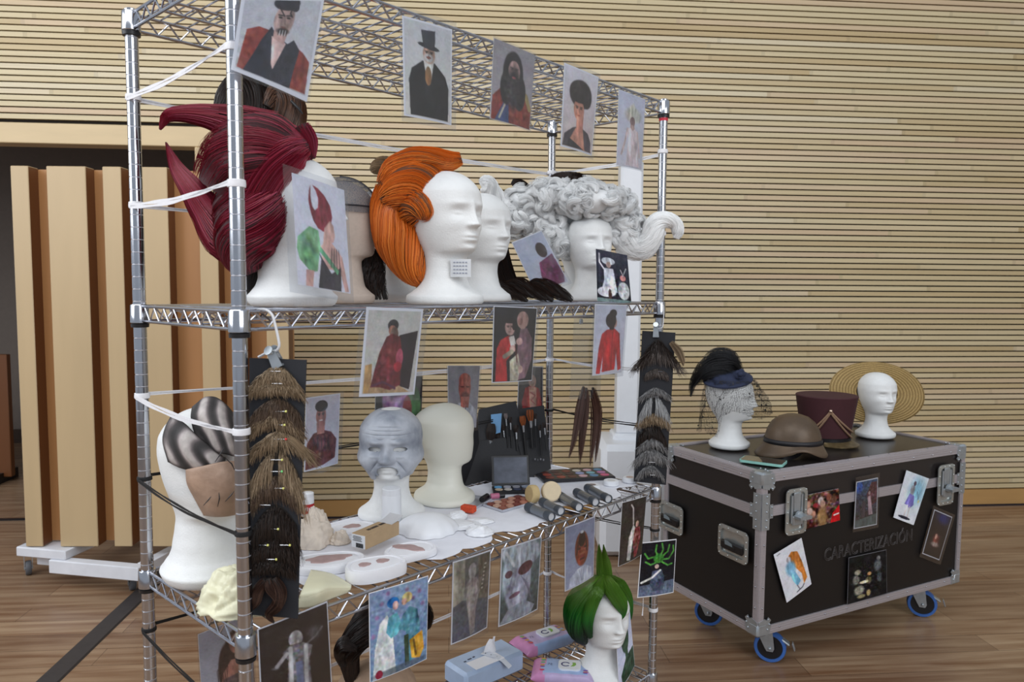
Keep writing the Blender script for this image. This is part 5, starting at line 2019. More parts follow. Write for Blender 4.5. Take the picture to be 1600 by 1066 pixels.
g = Pic(56, 100, (40, 44, 64)).gv((50, 84, 120), (56, 50, 54), 0, .8)
g.e(.14, .12, .14, .12, (40, 100, 190), 0, .8).p([(.5, .3), (.7, .06), (.98, .06), (.98, .5), (.6, .6)], (96, 44, 56)).nz(26, 3).e(.62, .28, .05, .04, (210, 180, 170)).p([(.54, .36), (.68, .34), (.80, .76), (.62, .76)], (206, 176, 180)).p([(.3, .44), (.42, .44), (.44, .8), (.26, .8)], (70, 60, 70)).p([(0, .84), (1, .76), (1, 1), (0, 1)], (90, 104, 100))
photo('laminated stage print with blue light and a pink dress on the case', [(1338, 753.2), (1371.8, 746.3), (1370, 820), (1334, 827)], CP, g, .0035, (.006, .018, .008, .012), .0005)
g = Pic(60, 100, (226, 232, 240)).gv((222, 230, 240), (226, 232, 238))
g.e(.66, .34, .3, .26, (130, 196, 226), 0, 1.0, .8).e(.5, .2, .06, .05, (110, 96, 110)).p([(.38, .34), (.42, .24), (.56, .26), (.56, .42), (.44, .46)], (150, 150, 160)).p([(.3, .66), (.4, .42), (.62, .44), (.70, .62), (.56, .72), (.42, .66)], (118, 110, 180)).l([(.46, .66), (.42, .9)], .02, (200, 190, 190)).l([(.56, .68), (.58, .9)], .02, (200, 190, 190)).e(.46, .92, .28, .03, (40, 44, 56)).e(.86, .52, .03, .03, (220, 210, 120)).l([(.7, .34), (.82, .48)], .01, (90, 90, 110))
photo('tilted costume sketch of a figure in violet on pale blue, near the right latch', [(1416.4, 735), (1451.4, 748), (1427.4, 820.8), (1395.8, 808.8)], CP, g, .0, None, .0005)
g = Pic(50, 90, (22, 18, 22)).gv((20, 24, 50), (26, 18, 20), 0, .4)
g.e(.6, .1, .3, .12, (30, 60, 150), 0, 1.0, .8).e(.5, .62, .2, .14, (130, 64, 56), 0, .8).e(.46, .54, .07, .06, (200, 150, 130)).e(.5, .72, .24, .05, (170, 150, 140), 0, .7).nz(14, 3, (.5, .65, .3, .25))
photo('tilted laminated dark stage print near the right edge of the case front', [(1460, 796), (1488, 808), (1467.6, 875.8), (1441, 865.5)], CP, g, .004, (.014, .012, .014, .016), .0005)
g = Pic(56, 100, (226, 228, 236))
g.p([(.42, .2), (.56, .14), (.76, .2), (.84, .44), (.9, .8), (.74, .88), (.74, .66), (.6, .5), (.5, .4)], (206, 128, 56)).nz(8, 4, (.7, .5, .3, .4)).e(.42, .26, .08, .06, (200, 190, 196)).e(.42, .44, .17, .14, (130, 180, 210), 0, .5).p([(.36, .54), (.54, .54), (.66, .78), (.5, .84), (.4, .7)], (120, 176, 206)).l([(.5, .82), (.56, .93)], .016, (120, 110, 120)).l([(.44, .94), (.66, .92), (.74, .88)], .016, (36, 40, 56)).l([(.1, .06), (.2, .05)], .01, (90, 90, 100))
photo('tilted costume sketch in light blue and orange on the case front', [(1208.7, 867), (1252.3, 840.7), (1267.8, 912.8), (1229.3, 942)], CP, g, .0, None, .0005)
g = Pic(70, 96, (20, 20, 22)).nz(5, 6)
for (x, y, rx, ry, c) in ((.24, .36, .08, .06, (160, 150, 130)), (.2, .52, .08, .1, (130, 130, 120)), (.54, .44, .05, .04, (206, 160, 110)), (.52, .58, .08, .08, (90, 80, 60)), (.4, .6, .12, .03, (206, 196, 160)), (.78, .14, .05, .05, (150, 150, 150)), (.76, .3, .10, .13, (110, 116, 120)), (.28, .76, .12, .1, (150, 146, 130)), (.34, .9, .1, .04, (160, 150, 110)), (.52, .86, .05, .07, (180, 160, 110)), (.80, .56, .06, .12, (70, 80, 84))):
    g.e(x, y, rx, ry, c, 0, .5)
g.nz(22, 2, (.5, .55, .5, .45))
photo('dark stage print of seated figures under the lettering of the case', [(1326, 871.6), (1385, 859), (1386, 927.6), (1323.7, 945.5)], CP, g, .0018, None, .0005, frame_col=(110, 110, 116))
# ================================================================== MAKEUP SHELF (C)
SC = SCz + .0003                              # shelf surface


def cz(px, py, dz=0.0):
    """point on the makeup shelf surface under the picture pixel"""
    return on_z(px, py, SC + dz)


def zframe(p, q=None, yaw=None):
    """axes on a horizontal surface: x from p to q"""
    if q is not None:
        d = np.array(q) - np.array(p)
        d[2] = 0
        d /= np.linalg.norm(d)
    else:
        d = np.array([math.cos(yaw), math.sin(yaw), 0])
    return [d, np.array([-d[1], d[0], 0]), Z3]


# ---- white paper covering
PAPR = mat('white_tissue_paper', (226, 228, 236), .75, noise=.04, scale=30, bump=.5, bscale=40)
mb = MB()
rg = np.random.default_rng(4)
ns_, nd_ = 60, 18
G = []
for j in range(nd_):
    row = []
    for i in range(ns_):
        s = .18 + (RKL - .2) * i / (ns_ - 1)
        d0 = .035 + .03 * math.sin(s * 21) + .018 * math.sin(s * 47 + 1) + (.05 if s < .35 else 0) - (.03 if .55 < s < .8 else 0)
        d0 = max(.012, d0)
        d1 = RKD - .03 + .008 * math.sin(s * 17)
        d = d0 + (d1 - d0) * j / (nd_ - 1)
        z = SC + .0012 + .0008 * (1 + math.sin(s * 60 + j) * math.cos(j * 1.1 + s * 23))
        row.append(rk(s, d, z))
    G.append(row)
mb.slab(G, .0006, (0, 0, 1))
tag(build('paper_sheet', mb, PAPR), 'white paper sheet with a ragged front edge covering the makeup shelf', 'paper')
SP = SC + .003                                # top of the paper


def pz(px, py, dz=0.0):
    return on_z(px, py, SP + dz)


# ---- heads
P6 = cz(330, 899)
foam_head('tall weathered white foam head at the left end, carrying the animal ear mask', P6, math.radians(-42), H=.355, tilt=math.radians(4), neck=1.30, base=.86, scale_w=.92, face=.6)
P7 = pz(612, 806)
foam_head('white foam head facing forward behind the grey wrinkled mask', P7, math.radians(-88), H=.288)
P8 = pz(697, 779)
BALD = mat('smooth_cream_plastic', (226, 226, 214), .42, noise=.02, scale=8)
foam_head('smooth cream mannequin head without a face, beside the grey mask', P8, math.radians(20), H=.275, fmat=BALD, smooth_head=True, neck=1.12, base=1.1, scale_w=1.12, name='mannequin_head')

# ---- grey wrinkled mask on its head
MSK, nt_, b_ = nodes('grey_painted_latex')
tc_ = N(nt_, 'ShaderNodeTexCoord')
nz_ = N(nt_, 'ShaderNodeTexNoise')
nz_.inputs['Scale'].default_value = 16
nz_.inputs['Detail'].default_value = 6
nt_.links.new(tc_.outputs['Object'], nz_.inputs[0])
rp_ = N(nt_, 'ShaderNodeValToRGB')
rp_.color_ramp.elements[0].position = .32
rp_.color_ramp.elements[0].color = (*lin((126, 134, 148)), 1)
rp_.color_ramp.elements[1].position = .62
rp_.color_ramp.elements[1].color = (*lin((186, 192, 202)), 1)
nt_.links.new(nz_.outputs[0], rp_.inputs[0])
nt_.links.new(rp_.outputs[0], b_.inputs['Base Color'])
b_.inputs['Roughness'].default_value = .5
bp_ = N(nt_, 'ShaderNodeBump')
bp_.inputs['Strength'].default_value = .5
bp_.inputs['Distance'].default_value = .004
nt_.links.new(nz_.outputs[0], bp_.inputs['Height'])
nt_.links.new(bp_.outputs[0], b_.inputs['Normal'])
X, Y, Z = head_grid(H=.288, nz=150, nt=128, z0=.36, old=1.0, scale_w=1.07, face=1.25)
Hh = .288
xn, zn = X / Hh, Z / Hh
Y2_ = Y + .006 + .012 * ga(np.abs(xn), .2, .06) * ga(zn, .54, .08) * (Y > 0)
X2_ = X * (1 + .16 * ga(zn, .56, .07))
G = place_grid(X2_, Y2_, Z, P7, math.radians(-88))
keep = (Y > -.025) & (zn < .985)
eye = ((np.abs(xn) - .105) / .055) ** 2 + ((zn - .672) / .022) ** 2 < 1
mouth = (xn / (.085)) ** 2 + ((zn - .482 + .9 * xn ** 2) / .042) ** 2 < 1
keep &= ~((eye | mouth) & (Y > 0))
low = .40 + .02 * np.sin(xn * 30) - .0 * xn
keep &= zn > low
keep &= ~((zn < .47) & (np.abs(xn) < .10) & (zn < .445))
idx = np.arange(G.shape[0] * G.shape[1]).reshape(G.shape[:2])
a_, b2_, c2_, d2_ = idx[:-1, :], np.roll(idx, -1, 1)[:-1, :], np.roll(idx, -1, 1)[1:, :], idx[1:, :]
ks = keep[:-1, :] & np.roll(keep, -1, 1)[:-1, :] & np.roll(keep, -1, 1)[1:, :] & keep[1:, :]
Fq = np.stack([a_[ks], b2_[ks], c2_[ks], d2_[ks]], -1)
mb = MB()
add_np(mb, G.reshape(-1, 3), Fq)
mo = build('wrinkled_mask', mb, MSK, origin=P7 + Z3 * .12, sharp=0)
sm = mo.modifiers.new('thickness', 'SOLIDIFY')
sm.thickness = .0025
tag(mo, 'grey wrinkled old-face latex mask pulled over a foam head', 'mask')

# ---- animal mask at the left: striped ear flaps and a brown snout piece
ANM, nt_, b_ = nodes('striped_animal_latex')
tc_ = N(nt_, 'ShaderNodeAttribute', attribute_name='stripe')
rp_ = N(nt_, 'ShaderNodeValToRGB')
el = rp_.color_ramp.elements
el[0].position, el[0].color = 0, (*lin((44, 42, 42)), 1)
el[1].position, el[1].color = 1, (*lin((188, 182, 178)), 1)
for p_, c_ in ((.25, (70, 66, 66)), (.5, (120, 112, 112)), (.75, (176, 168, 166))):
    k = el.new(p_)
    k.color = (*lin(c_), 1)
nt_.links.new(tc_.outputs['Fac'], rp_.inputs[0])
nz_ = N(nt_, 'ShaderNodeTexNoise')
nz_.inputs['Scale'].default_value = 60
tcc = N(nt_, 'ShaderNodeTexCoord')
nt_.links.new(tcc.outputs['Object'], nz_.inputs[0])
mx_ = N(nt_, 'ShaderNodeMix', data_type='RGBA', blend_type='OVERLAY')
mx_.inputs['Factor'].default_value = .5
nt_.links.new(rp_.outputs[0], mx_.inputs['A'])
nt_.links.new(nz_.outputs[0], mx_.inputs['B'])
nt_.links.new(mx_.outputs['Result'], b_.inputs['Base Color'])
b_.inputs['Roughness'].default_value = .7
SNT = mat('brown_latex_skin', (168, 140, 120), .55, noise=.22, scale=26, bump=.6, bscale=90)
Y6 = P6[1]
amask = thing('animal_mask', 'latex animal mask with two striped grey ear flaps and a brown snout piece', 'mask', P6 + Z3 * .2)


def flap(rows, name, mt, th=.004, nstripe=4, ph=0.0, parent=amask, fold=.012):
    """sheet through rows of (px,py,Y) points, cupped, with stripes running lengthwise"""
    R = [catmull([on_y(*q) for q in row], 28) for row in rows]
    R = np.array(R)
    m = 26
    G = np.array([catmull(R[:, i], m) for i in range(28)]).transpose(1, 0, 2)
    v = np.linspace(0, 1, m)
    u = np.linspace(0, 1, 28)
    st = np.zeros((m, 28))
    for a in range(m):
        for b_ in range(28):
            st[a, b_] = .5 + .5 * math.sin((v[a] * nstripe + .25 * math.sin(u[b_] * 4)) * 2 * math.pi + ph)
            edge = min(v[a], 1 - v[a], u[b_] * 1.0 + .05, 1.02 - u[b_])
            st[a, b_] *= min(1, .15 + edge * 8)
    G = G + np.array([0, -1, 0]) * (fold * st)[..., None]
    mb = MB()
    mb.slab(G, th, (0, -1, 0))
    o = build(name, mb, mt, parent, sharp=0)
    at = o.data.attributes.new('stripe', 'FLOAT', 'POINT')
    at.data.foreach_set('value', np.concatenate([st.ravel(), st.ravel() * .5]))
    return o


yf = Y6 - .075
flap([[(267, 650, yf), (258, 668, yf), (254, 690, yf), (262, 722, yf)],
      [(290, 664, yf - .02), (284, 685, yf - .03), (284, 708, yf - .03), (290, 734, yf - .02)],
      [(318, 690, yf - .03), (316, 706, yf - .04), (320, 722, yf - .04), (326, 736, yf - .03)],
      [(352, 716, yf - .02), (350, 728, yf - .03), (352, 738, yf - .03), (354, 748, yf - .02)]], 'ear_flap', ANM, nstripe=2.3, ph=.6, fold=.006)
flap([[(300, 636, yf + .02), (298, 652, yf), (302, 672, yf - .01), (312, 692, yf - .02)],
      [(322, 620, yf + .01), (324, 645, yf - .02), (330, 672, yf - .03), (338, 706, yf - .03)],
      [(346, 626, yf + .01), (352, 650, yf - .01), (358, 680, yf - .03), (360, 712, yf - .03)],
      [(366, 648, yf + .02), (374, 668, yf), (378, 690, yf), (380, 716, yf)]], 'ear_flap', ANM, nstripe=2.7, ph=2.2, fold=.006)
flap([[(290, 734, yf - .02), (292, 756, yf - .02), (304, 780, yf - .01), (318, 806, yf - .005)],
      [(318, 728, yf - .045), (322, 752, yf - .05), (330, 778, yf - .045), (340, 808, yf - .025)],
      [(348, 722, yf - .045), (356, 746, yf - .055), (362, 774, yf - .05), (362, 806, yf - .025)],
      [(376, 720, yf - .01), (384, 742, yf - .01), (388, 770, yf - .01), (386, 800, yf)]], 'snout', SNT, nstripe=1, fold=.004)
mb = MB()
for (q0, q1) in (((336, 722), (350, 700)), ((352, 716), (368, 738)), ((318, 790), (330, 776)), ((340, 792), (342, 770)), ((352, 784), (366, 768))):
    mb.tube([on_y(*q0, yf - .058), on_y((q0[0] + q1[0]) / 2 + 2, (q0[1] + q1[1]) / 2 - 2, yf - .061), on_y(*q1, yf - .058)], [.0006, .0012, .0005], 6)
build('wrinkle_lines', mb, BLACKP, amask)

# ---- white spray can, red-white jar, crumpled tissue
def cyl_thing(name, label, cat, px, py_base, r, h, m, cap=None, group=None, extra=None):
    p = pz(px, py_base)
    t = thing(name, label, cat, p, group)
    mb = MB()
    mb.lathe([(r * .9, 0), (r, .002), (r, h * .8), (r * .96, h * .83)], p, 28)
    bo = build('body', mb, m, t)
    mb = MB()
    mb.lathe([(r * .97, h * .83), (r * .97, h * .985), (r * .9, h), (1e-5, h)], p, 28)
    build('cap', mb, cap or m, t)
    return t, p


cyl_thing('spray_can', 'white cylindrical spray can in front of the grey masked head', 'can', 612, 822, .0245, .098, WHITEP)
t, p = cyl_thing('small_jar', 'white jar with a red label partly behind the light moustache card', 'jar', 481, 806, .0165, .062, WHITEP)
mb = MB()
mb.lathe([(.0168, .008), (.0168, .034)], p, 28, caps=False)
lb = build('label', mb, mat('red_label', (176, 36, 40), .5), t)
mb = MB()
for k in range(5):
    a = -1.9 + k * .28
    mb.box(p + np.array([.0171 * math.cos(a), .0171 * math.sin(a), .022]), (.002, .002, .007 if k % 2 else .010))
build('print', mb, WHITEP, lb)


def crumple(name, label, cat, c, size, m, seed=0, lumps=22, parent=None):
    rg = np.random.default_rng(seed)
    nu, nv = 72, 40
    c = np.array(c, float)
    th = np.linspace(0, 2 * math.pi, nu, endpoint=False)
    ph = np.linspace(.02, math.pi / 2 + .1, nv)
    D = np.stack([np.sin(ph)[:, None] * np.cos(th)[None], np.sin(ph)[:, None] * np.sin(th)[None], np.cos(ph)[:, None] * np.ones(nu)[None]], -1)
    R = np.ones((nv, nu))
    for i in range(lumps):
        d = rg.normal(size=3)
        d[2] = abs(d[2])
        d /= np.linalg.norm(d)
        k = D @ d
        R += rg.uniform(-.16, .2) * np.exp(-((1 - k) / .05))
        ax = np.cross(d, rg.normal(size=3))
        ax /= np.linalg.norm(ax)
        R += rg.uniform(-.1, .12) * np.exp(-(D @ ax) ** 2 / .003) * np.clip(k, 0, 1)
    for i in range(lumps * 2):
        ax = rg.normal(size=3)
        ax /= np.linalg.norm(ax)
        off = rg.uniform(-.6, .6)
        R += rg.uniform(-.05, .06) * np.exp(-np.abs(D @ ax - off) / .05)
    P = c + D * R[..., None] * np.array(size)
    P[..., 2] = np.maximum(P[..., 2], c[2])
    mb = MB()
    mb.grid(P, closed_u=True)
    o = build(name, mb, m, parent, sharp=0)
    return tag(o, label, cat) if parent is None else o


TISS = mat('crumpled_tissue', (216, 204, 190), .8, noise=.1, scale=30, bump=.4, bscale=90)
crumple('crumpled_tissue', 'crumpled beige stained tissue beside the light moustache card', 'tissue', pz(492, 848), (.045, .05, .068), TISS, 3, 30)
crumple('crumpled_tissue', 'small crumpled tissue roll left of the cardboard box', 'tissue', pz(530, 848), (.026, .02, .026), TISS, 5)

# ---- cardboard box
CARD = mat('brown_cardboard', (176, 150, 116), .7, noise=.06, scale=50)
p0, p1, p2 = pz(543, 862), pz(571, 871), pz(624, 846)
t = thing('small_carton', 'narrow brown cardboard box with a white end label, on the plaster moulds', 'box', p1 + Z3 * .018)
dx = (p2 - p1)
Lb = np.linalg.norm(dx)
dx /= Lb
dy = np.cross(Z3, dx)
wb = .040
zb = .016
cen = p1 + dx * Lb / 2 + dy * wb / 2 + Z3 * (zb + .0165)
mb = MB()
mb.bbox(cen, (Lb, wb, .033), .001, [dx, dy, Z3])
bx_ = build('carton', mb, CARD, t)
mb = MB()
mb.box(p1 - dx * .0006 + dy * wb / 2 + Z3 * (zb + .0165), (.0012, wb * .96, .030), [dx, dy, Z3])
la = build('end_label', mb, WHITEP, t)
mb = MB()
for k in range(13):
    mb.box(p1 - dx * .0015 + dy * (.006 + k * .0016) + Z3 * (zb + .008), (.0006, .0007 if k % 3 else .0012, .010), [dx, dy, Z3])
for k in range(4):
    mb.box(p1 - dx * .0015 + dy * .022 + Z3 * (zb + .018 + k * .0032), (.0006, .026 - .004 * (k % 2), .0011), [dx, dy, Z3])
build('label_print', mb, BLACKP, la)
mb = MB()
for k, (u, w_) in enumerate(((.30, .014), (.40, .012), (.50, .02), (.64, .012), (.72, .012))):
    mb.box(p1 + dx * Lb * u + dy * wb * .52 + Z3 * (zb + .0334), (w_ * .7, .008, .0005), [dx, dy, Z3])
build('top_print', mb, mat('dark_brown_ink', (60, 48, 40), .6), bx_)
mb = MB()
mb.slab([[p2 + dy * j * wb + Z3 * (zb + .033) + dx * (-.03 + .045 * i) + Z3 * (.010 * i * i) for i in (0, .5, 1)] for j in (0, 1)], .0012, (0, 0, 1))
build('lid_flap', mb, mat('grey_card_inside', (196, 196, 198), .7), t)

# ---- plaster moulds
PLA = mat('white_plaster', (230, 231, 236), .7, noise=.03, scale=40, bump=.15, bscale=120)
PNK = mat('mauve_silicone', (172, 146, 144), .5, noise=.14, scale=60, bump=.5, bscale=60)


def mould(label, pc, a, b_, h, yaw, pools, seed=0):
    """oval plaster slab with raised rim and mauve pools: pools = list of (u,v,ru,rv,rot)"""
    p = pz(*pc)
    t = thing('plaster_mould', label, 'mould', p, None)
    ax = zframe(p, yaw=yaw)
    rg = np.random.default_rng(seed)
    n = 56
    rings = [(1.02, 0), (1.04, h * .3), (1.03, h * .85), (1.0, h), (.93, h), (.90, h - .003), (.85, h - .003), (.82, h - .0005), (.4, h), (1e-4, h)]
    wv = 1 + .035 * np.sin(np.arange(n) / n * 2 * math.pi * 3 + seed) + .02 * np.sin(np.arange(n) / n * 2 * math.pi * 5 + seed * 2)
    A = np.linspace(0, 2 * math.pi, n, endpoint=False)
    G = []
    for (f, z) in rings:
        sgn = np.sign(np.cos(A)) * np.abs(np.cos(A)) ** .8
        sgs = np.sign(np.sin(A)) * np.abs(np.sin(A)) ** .8
        G.append(p + (f * a * wv * sgn)[:, None] * ax[0] + (f * b_ * wv * sgs)[:, None] * ax[1] + Z3 * z)
    mb = MB()
    mb.grid(np.array(G), closed_u=True)
    build('slab', mb, PLA, t, sharp=50)
    for (u, v, ru, rv, rot) in pools:
        c = p + ax[0] * u + ax[1] * v + Z3 * h
        m2 = 30
        B = np.linspace(0, 2 * math.pi, m2, endpoint=False)
        wob = 1 + .09 * np.sin(B * 3 + seed) + .06 * np.sin(B * 7 + seed) + (.0 if ru < .02 else .06 * np.sin(B * 5))
        cr2, sr2 = math.cos(rot), math.sin(rot)
        G = []
        for (f, z) in ((1, -.0005), (.96, .0012), (.8, .002), (.4, .0014), (.001, .0014)):
            uu, vv = f * ru * wob * np.cos(B), f * rv * wob * np.sin(B)
            G.append(c + (uu * cr2 - vv * sr2)[:, None] * ax[0] + (uu * sr2 + vv * cr2)[:, None] * ax[1] + Z3 * z)
        mb = MB()
        mb.grid(np.array(G), closed_u=True)
        build('silicone_piece', mb, PNK, t)
    return t


my = RKA - .18
mould('oval plaster mould with one large mauve patch, touching the light moustache card', (513, 886), .072, .044, .018, my - .35, [(.0, .0, .046, .022, .1)], 1)
mould('oval plaster mould with two round mauve discs, nearest the shelf edge', (586, 899), .062, .040, .026, my - .1, [(-.022, .002, .013, .011, 0), (.018, .004, .014, .012, 0)], 2)
mould('plaster mould with a long wedge shaped mauve piece, right of the two-disc mould', (641, 868), .058, .040, .016, my, [(.0, .006, .040, .016, -1.0)], 3)
mould('flat plaster mould with a small mauve patch, behind the cardboard box', (548, 829), .060, .034, .010, my - .2, [(.004, .0, .022, .014, 0)], 4)

# ---- translucent dome and crumbs
WAXW = mat('translucent_white_cap', (228, 230, 234), .4, noise=.03, sss=.3)
p = pz(668, 829)
G = []
for f in np.linspace(0, 1, 14):
    A = np.linspace(0, 2 * math.pi, 40, endpoint=False)
    r = math.sin(f * math.pi / 2)
    wv = 1 + .05 * np.sin(A * 3) * f + .04 * np.sin(A * 11) * f
    G.append(p + np.stack([r * .075 * wv * np.cos(A), r * .066 * wv * np.sin(A), .043 * math.cos(f * math.pi / 2) * (1 + 0 * A)], -1))
mb = MB()
mb.grid(np.array(G[::-1]), closed_u=True)
tag(build('bald_cap', mb, WAXW), 'thin white dome shaped cap lying on the paper before the heads', 'bald cap')
G = []
p = pz(722, 826)
for k, (px, py, sz, lab) in enumerate(((722, 822, (.05, .035, .012), 'flat white latex scrap on the paper, right of the white dome'), (748, 834, (.034, .026, .02), 'small lumpy white latex piece near the ragged paper edge'), (712, 812, (.026, .022, .02), 'small peaked white latex piece beside the white dome'), (752, 815, (.035, .024, .008), 'thin white latex scrap closest to the red sponge'))):
    crumple('latex_scrap', lab, 'latex scrap', pz(px, py), sz, WAXW, 20 + k, 12)

# ---- pale yellow latex pieces on the wires at the left end
YLW = mat('pale_yellow_latex', (228, 226, 196), .45, noise=.06, scale=20, bump=.3, bscale=70, sss=.2)
crumple('latex_mask', 'crumpled pale yellow latex piece lying behind the near post', 'latex piece', cz(374, 948), (.066, .062, .07), YLW, 31, 26)
G = []
A0 = [(466, 905), (500, 925), (530, 922), (548, 920)]
p = cz(488, 928)
rows = [[(462, 950, .0), (470, 926, .03), (480, 905, .035), (486, 890, .02)], [(490, 948, .0), (498, 922, .036), (506, 902, .03), (514, 895, .012)], [(515, 936, .002), (520, 918, .026), (526, 908, .022), (530, 902, .006)], [(545, 924, .002), (548, 919, .008), (549, 916, .008), (549, 914, .003)]]
R = np.array([catmull([on_z(x, y, SC + .002 + z) for (x, y, z) in r], 20) for r in rows])
G = np.array([catmull(R[:, i], 24) for i in range(20)])
mb = MB()
mb.slab(G, .003, (0, 0, 1))
tag(build('latex_flap', mb, YLW, sharp=0), 'pale yellow latex flap with a curled edge, in front of the plaster moulds', 'latex piece')

# ---- tray with red sponge and tubes
TIN = mat('pale_metal_tray', (206, 208, 216), .3, .6, .04)


def tray(mb, c, ax, w, d, h=.006, t=.0016):
    mb.bbox(c + Z3 * t / 2, (w, d, t), .0005, ax)
    for sg in (-1, 1):
        mb.box(c + ax[0] * sg * (w / 2) + Z3 * h / 2, (t, d, h), ax)
        mb.box(c + ax[1] * sg * (d / 2) + Z3 * h / 2, (w, t, h), ax)


pa, pb = pz(708, 801), pz(752, 808)
ax = zframe(pa, pb)
wt = np.linalg.norm(pb - pa)
pcn = pz(738, 785)
t = tag(build('metal_tray', (lambda m_: (tray(m_, pcn, ax, .078, .095), m_)[1])(MB()), TIN), 'shallow pale tray holding a red sponge and two makeup tubes', 'tray')
mb = MB()
mb.bbox(pz(732, 795, .012) + Z3 * .0, (.040, .022, .018), .003, ax)
tag(build('sponge', mb, mat('red_sponge', (206, 76, 44), .9, noise=.25, scale=400, bump=.8, bscale=500)), 'small bright orange-red sponge block on the tray', 'sponge')
PINKT = mat('pink_tube', (190, 110, 140), .4)
for k, (px, py, dd2, lab) in enumerate(((757, 778, (.35, .9), 'small black capped makeup tube standing in the tray beside the red sponge'), (777, 775, (.95, .3), 'pink and black makeup tube lying at the back of the tray'))):
    c = pz(px, py, .010)
    d = np.array([*dd2, 0])
    d /= np.linalg.norm(d)
    ax2 = [np.cross(d, Z3), Z3, d]
    t = thing('makeup_tube', lab, 'makeup tube', c - Z3 * .008, None)
    mb = MB()
    mb.lathe([(.0075, -.020), (.008, -.018), (.008, .004), (.007, .006)], c, 18, ax2)
    build('tube_body', mb, BLACKP if k == 0 else PINKT, t)
    mb = MB()
    mb.lathe([(.0078, .0055), (.0078, .020), (.006, .022)], c, 18, ax2)
    build('tube_cap', mb, BLACKP, t)

# ---- tin palette with pots
pc = pz(798, 788)
ax = zframe(pc, yaw=RKA - .06)
pal = thing('greasepaint_palette', 'open metal palette with rows of reddish brown round pots', 'palette', pc)
mb = MB()
tray(mb, pc, ax, .135, .078)
build('tin', mb, TIN, pal)
cols = [(150, 92, 76), (176, 120, 100), (130, 70, 58), (186, 140, 120), (160, 84, 60), (196, 160, 140), (120, 60, 52), (170, 110, 88)]
for i in range(5):
    for j in range(3):
        c = pc + ax[0] * (-.052 + i * .026) + ax[1] * (-.024 + j * .024) + Z3 * .002
        mb = MB()
        mb.lathe([(.0112, 0), (.0116, .005), (.0104, .0055), (.0102, .004), (1e-5, .0045)], c, 20)
        cc = cols[(i * 3 + j * 5) % 8]
        build('pot', mb, mat('greasepaint_%d%d' % (i, j), cc, .4, noise=.12), pal)

# ---- five silver canisters lying in a row
CANI = mat('silver_grey_tube', (128, 134, 142), .28, .75, .05)
CANB = mat('dark_grey_cap', (58, 66, 76), .4)
CEND = mat('pale_tube_end', (196, 200, 206), .4)
pts5 = [((829, 794), (862, 808), 'nearest the metal palette'), ((851, 786), (877, 799), 'second from the left'), ((877, 776), (905, 793), 'in the middle of the row'), ((904, 771), (931, 785), 'second from the right'), ((921, 764), (951, 780), 'at the right end, beside the white jars')]
for (a, b2, lab) in pts5:
    A_, B_ = pz(*a, .0125), pz(*b2, .0125)
    d = B_ - A_
    d[2] = 0
    L_ = max(.058, np.linalg.norm(d))
    d /= np.linalg.norm(d)
    ax2 = [np.cross(d, Z3), Z3, d]
    t = thing('powder_shaker', 'silver grey tube lying on its side, ' + lab, 'tube', (A_ + B_) / 2 - Z3 * .012, 'five silver grey tubes along the shelf edge')
    mb = MB()
    mb.lathe([(.0115, -.008), (.0118, 0), (.0118, L_ * .78)], A_, 24, ax2)
    build('tube_body', mb, CANI, t)
    mb = MB()
    mb.lathe([(.0122, L_ * .76), (.0126, L_ * .78), (.0126, L_), (.0105, L_ + .001), (.0100, L_ - .004)], A_, 24, ax2, caps=False)
    build('rim', mb, CANB, t)
    mb = MB()
    mb.lathe([(.0100, L_ - .005), (.0100, L_ - .003), (1e-5, L_ - .003)], A_, 24, ax2)
    build('end_window', mb, CEND, t)
    mb = MB()
    mb.lathe([(.0121, -.014), (.0124, -.012), (.0124, .012), (.0119, .013)], A_, 24, ax2)
    build('cap', mb, CANB, t)

# ---- round sponges
SPG = mat('cream_latex_sponge', (222, 204, 172), .85, noise=.04, scale=90, bump=.3, bscale=500)
SPG2 = mat('tan_latex_sponge', (200, 176, 128), .85, noise=.05, scale=90, bump=.3, bscale=500)
c = pz(861, 768, .029)
n_ = np.array([.25, -.93, .25])
n_ /= np.linalg.norm(n_)
u_ = np.cross(n_, Z3)
u_ /= np.linalg.norm(u_)
v_ = np.cross(u_, n_)
mb = MB()
mb.lathe([(.024, -.012), (.0275, -.009), (.0285, 0), (.0275, .009), (.024, .012)], c, 32, [u_, v_, n_])
tag(build('round_sponge', mb, SPG), 'round cream makeup sponge standing on edge, showing its face', 'sponge')
c = pz(832, 772, .025)
n_ = np.array([-.85, -.5, .12])
n_ /= np.linalg.norm(n_)
u_ = np.cross(n_, Z3)
u_ /= np.linalg.norm(u_)
v_ = np.cross(u_, n_)
mb = MB()
mb.lathe([(.021, -.012), (.0245, -.009), (.0255, 0), (.0245, .009), (.021, .012)], c, 32, [u_, v_, n_])
tag(build('round_sponge', mb, SPG2), 'round tan makeup sponge standing on edge, left of the cream one', 'sponge')

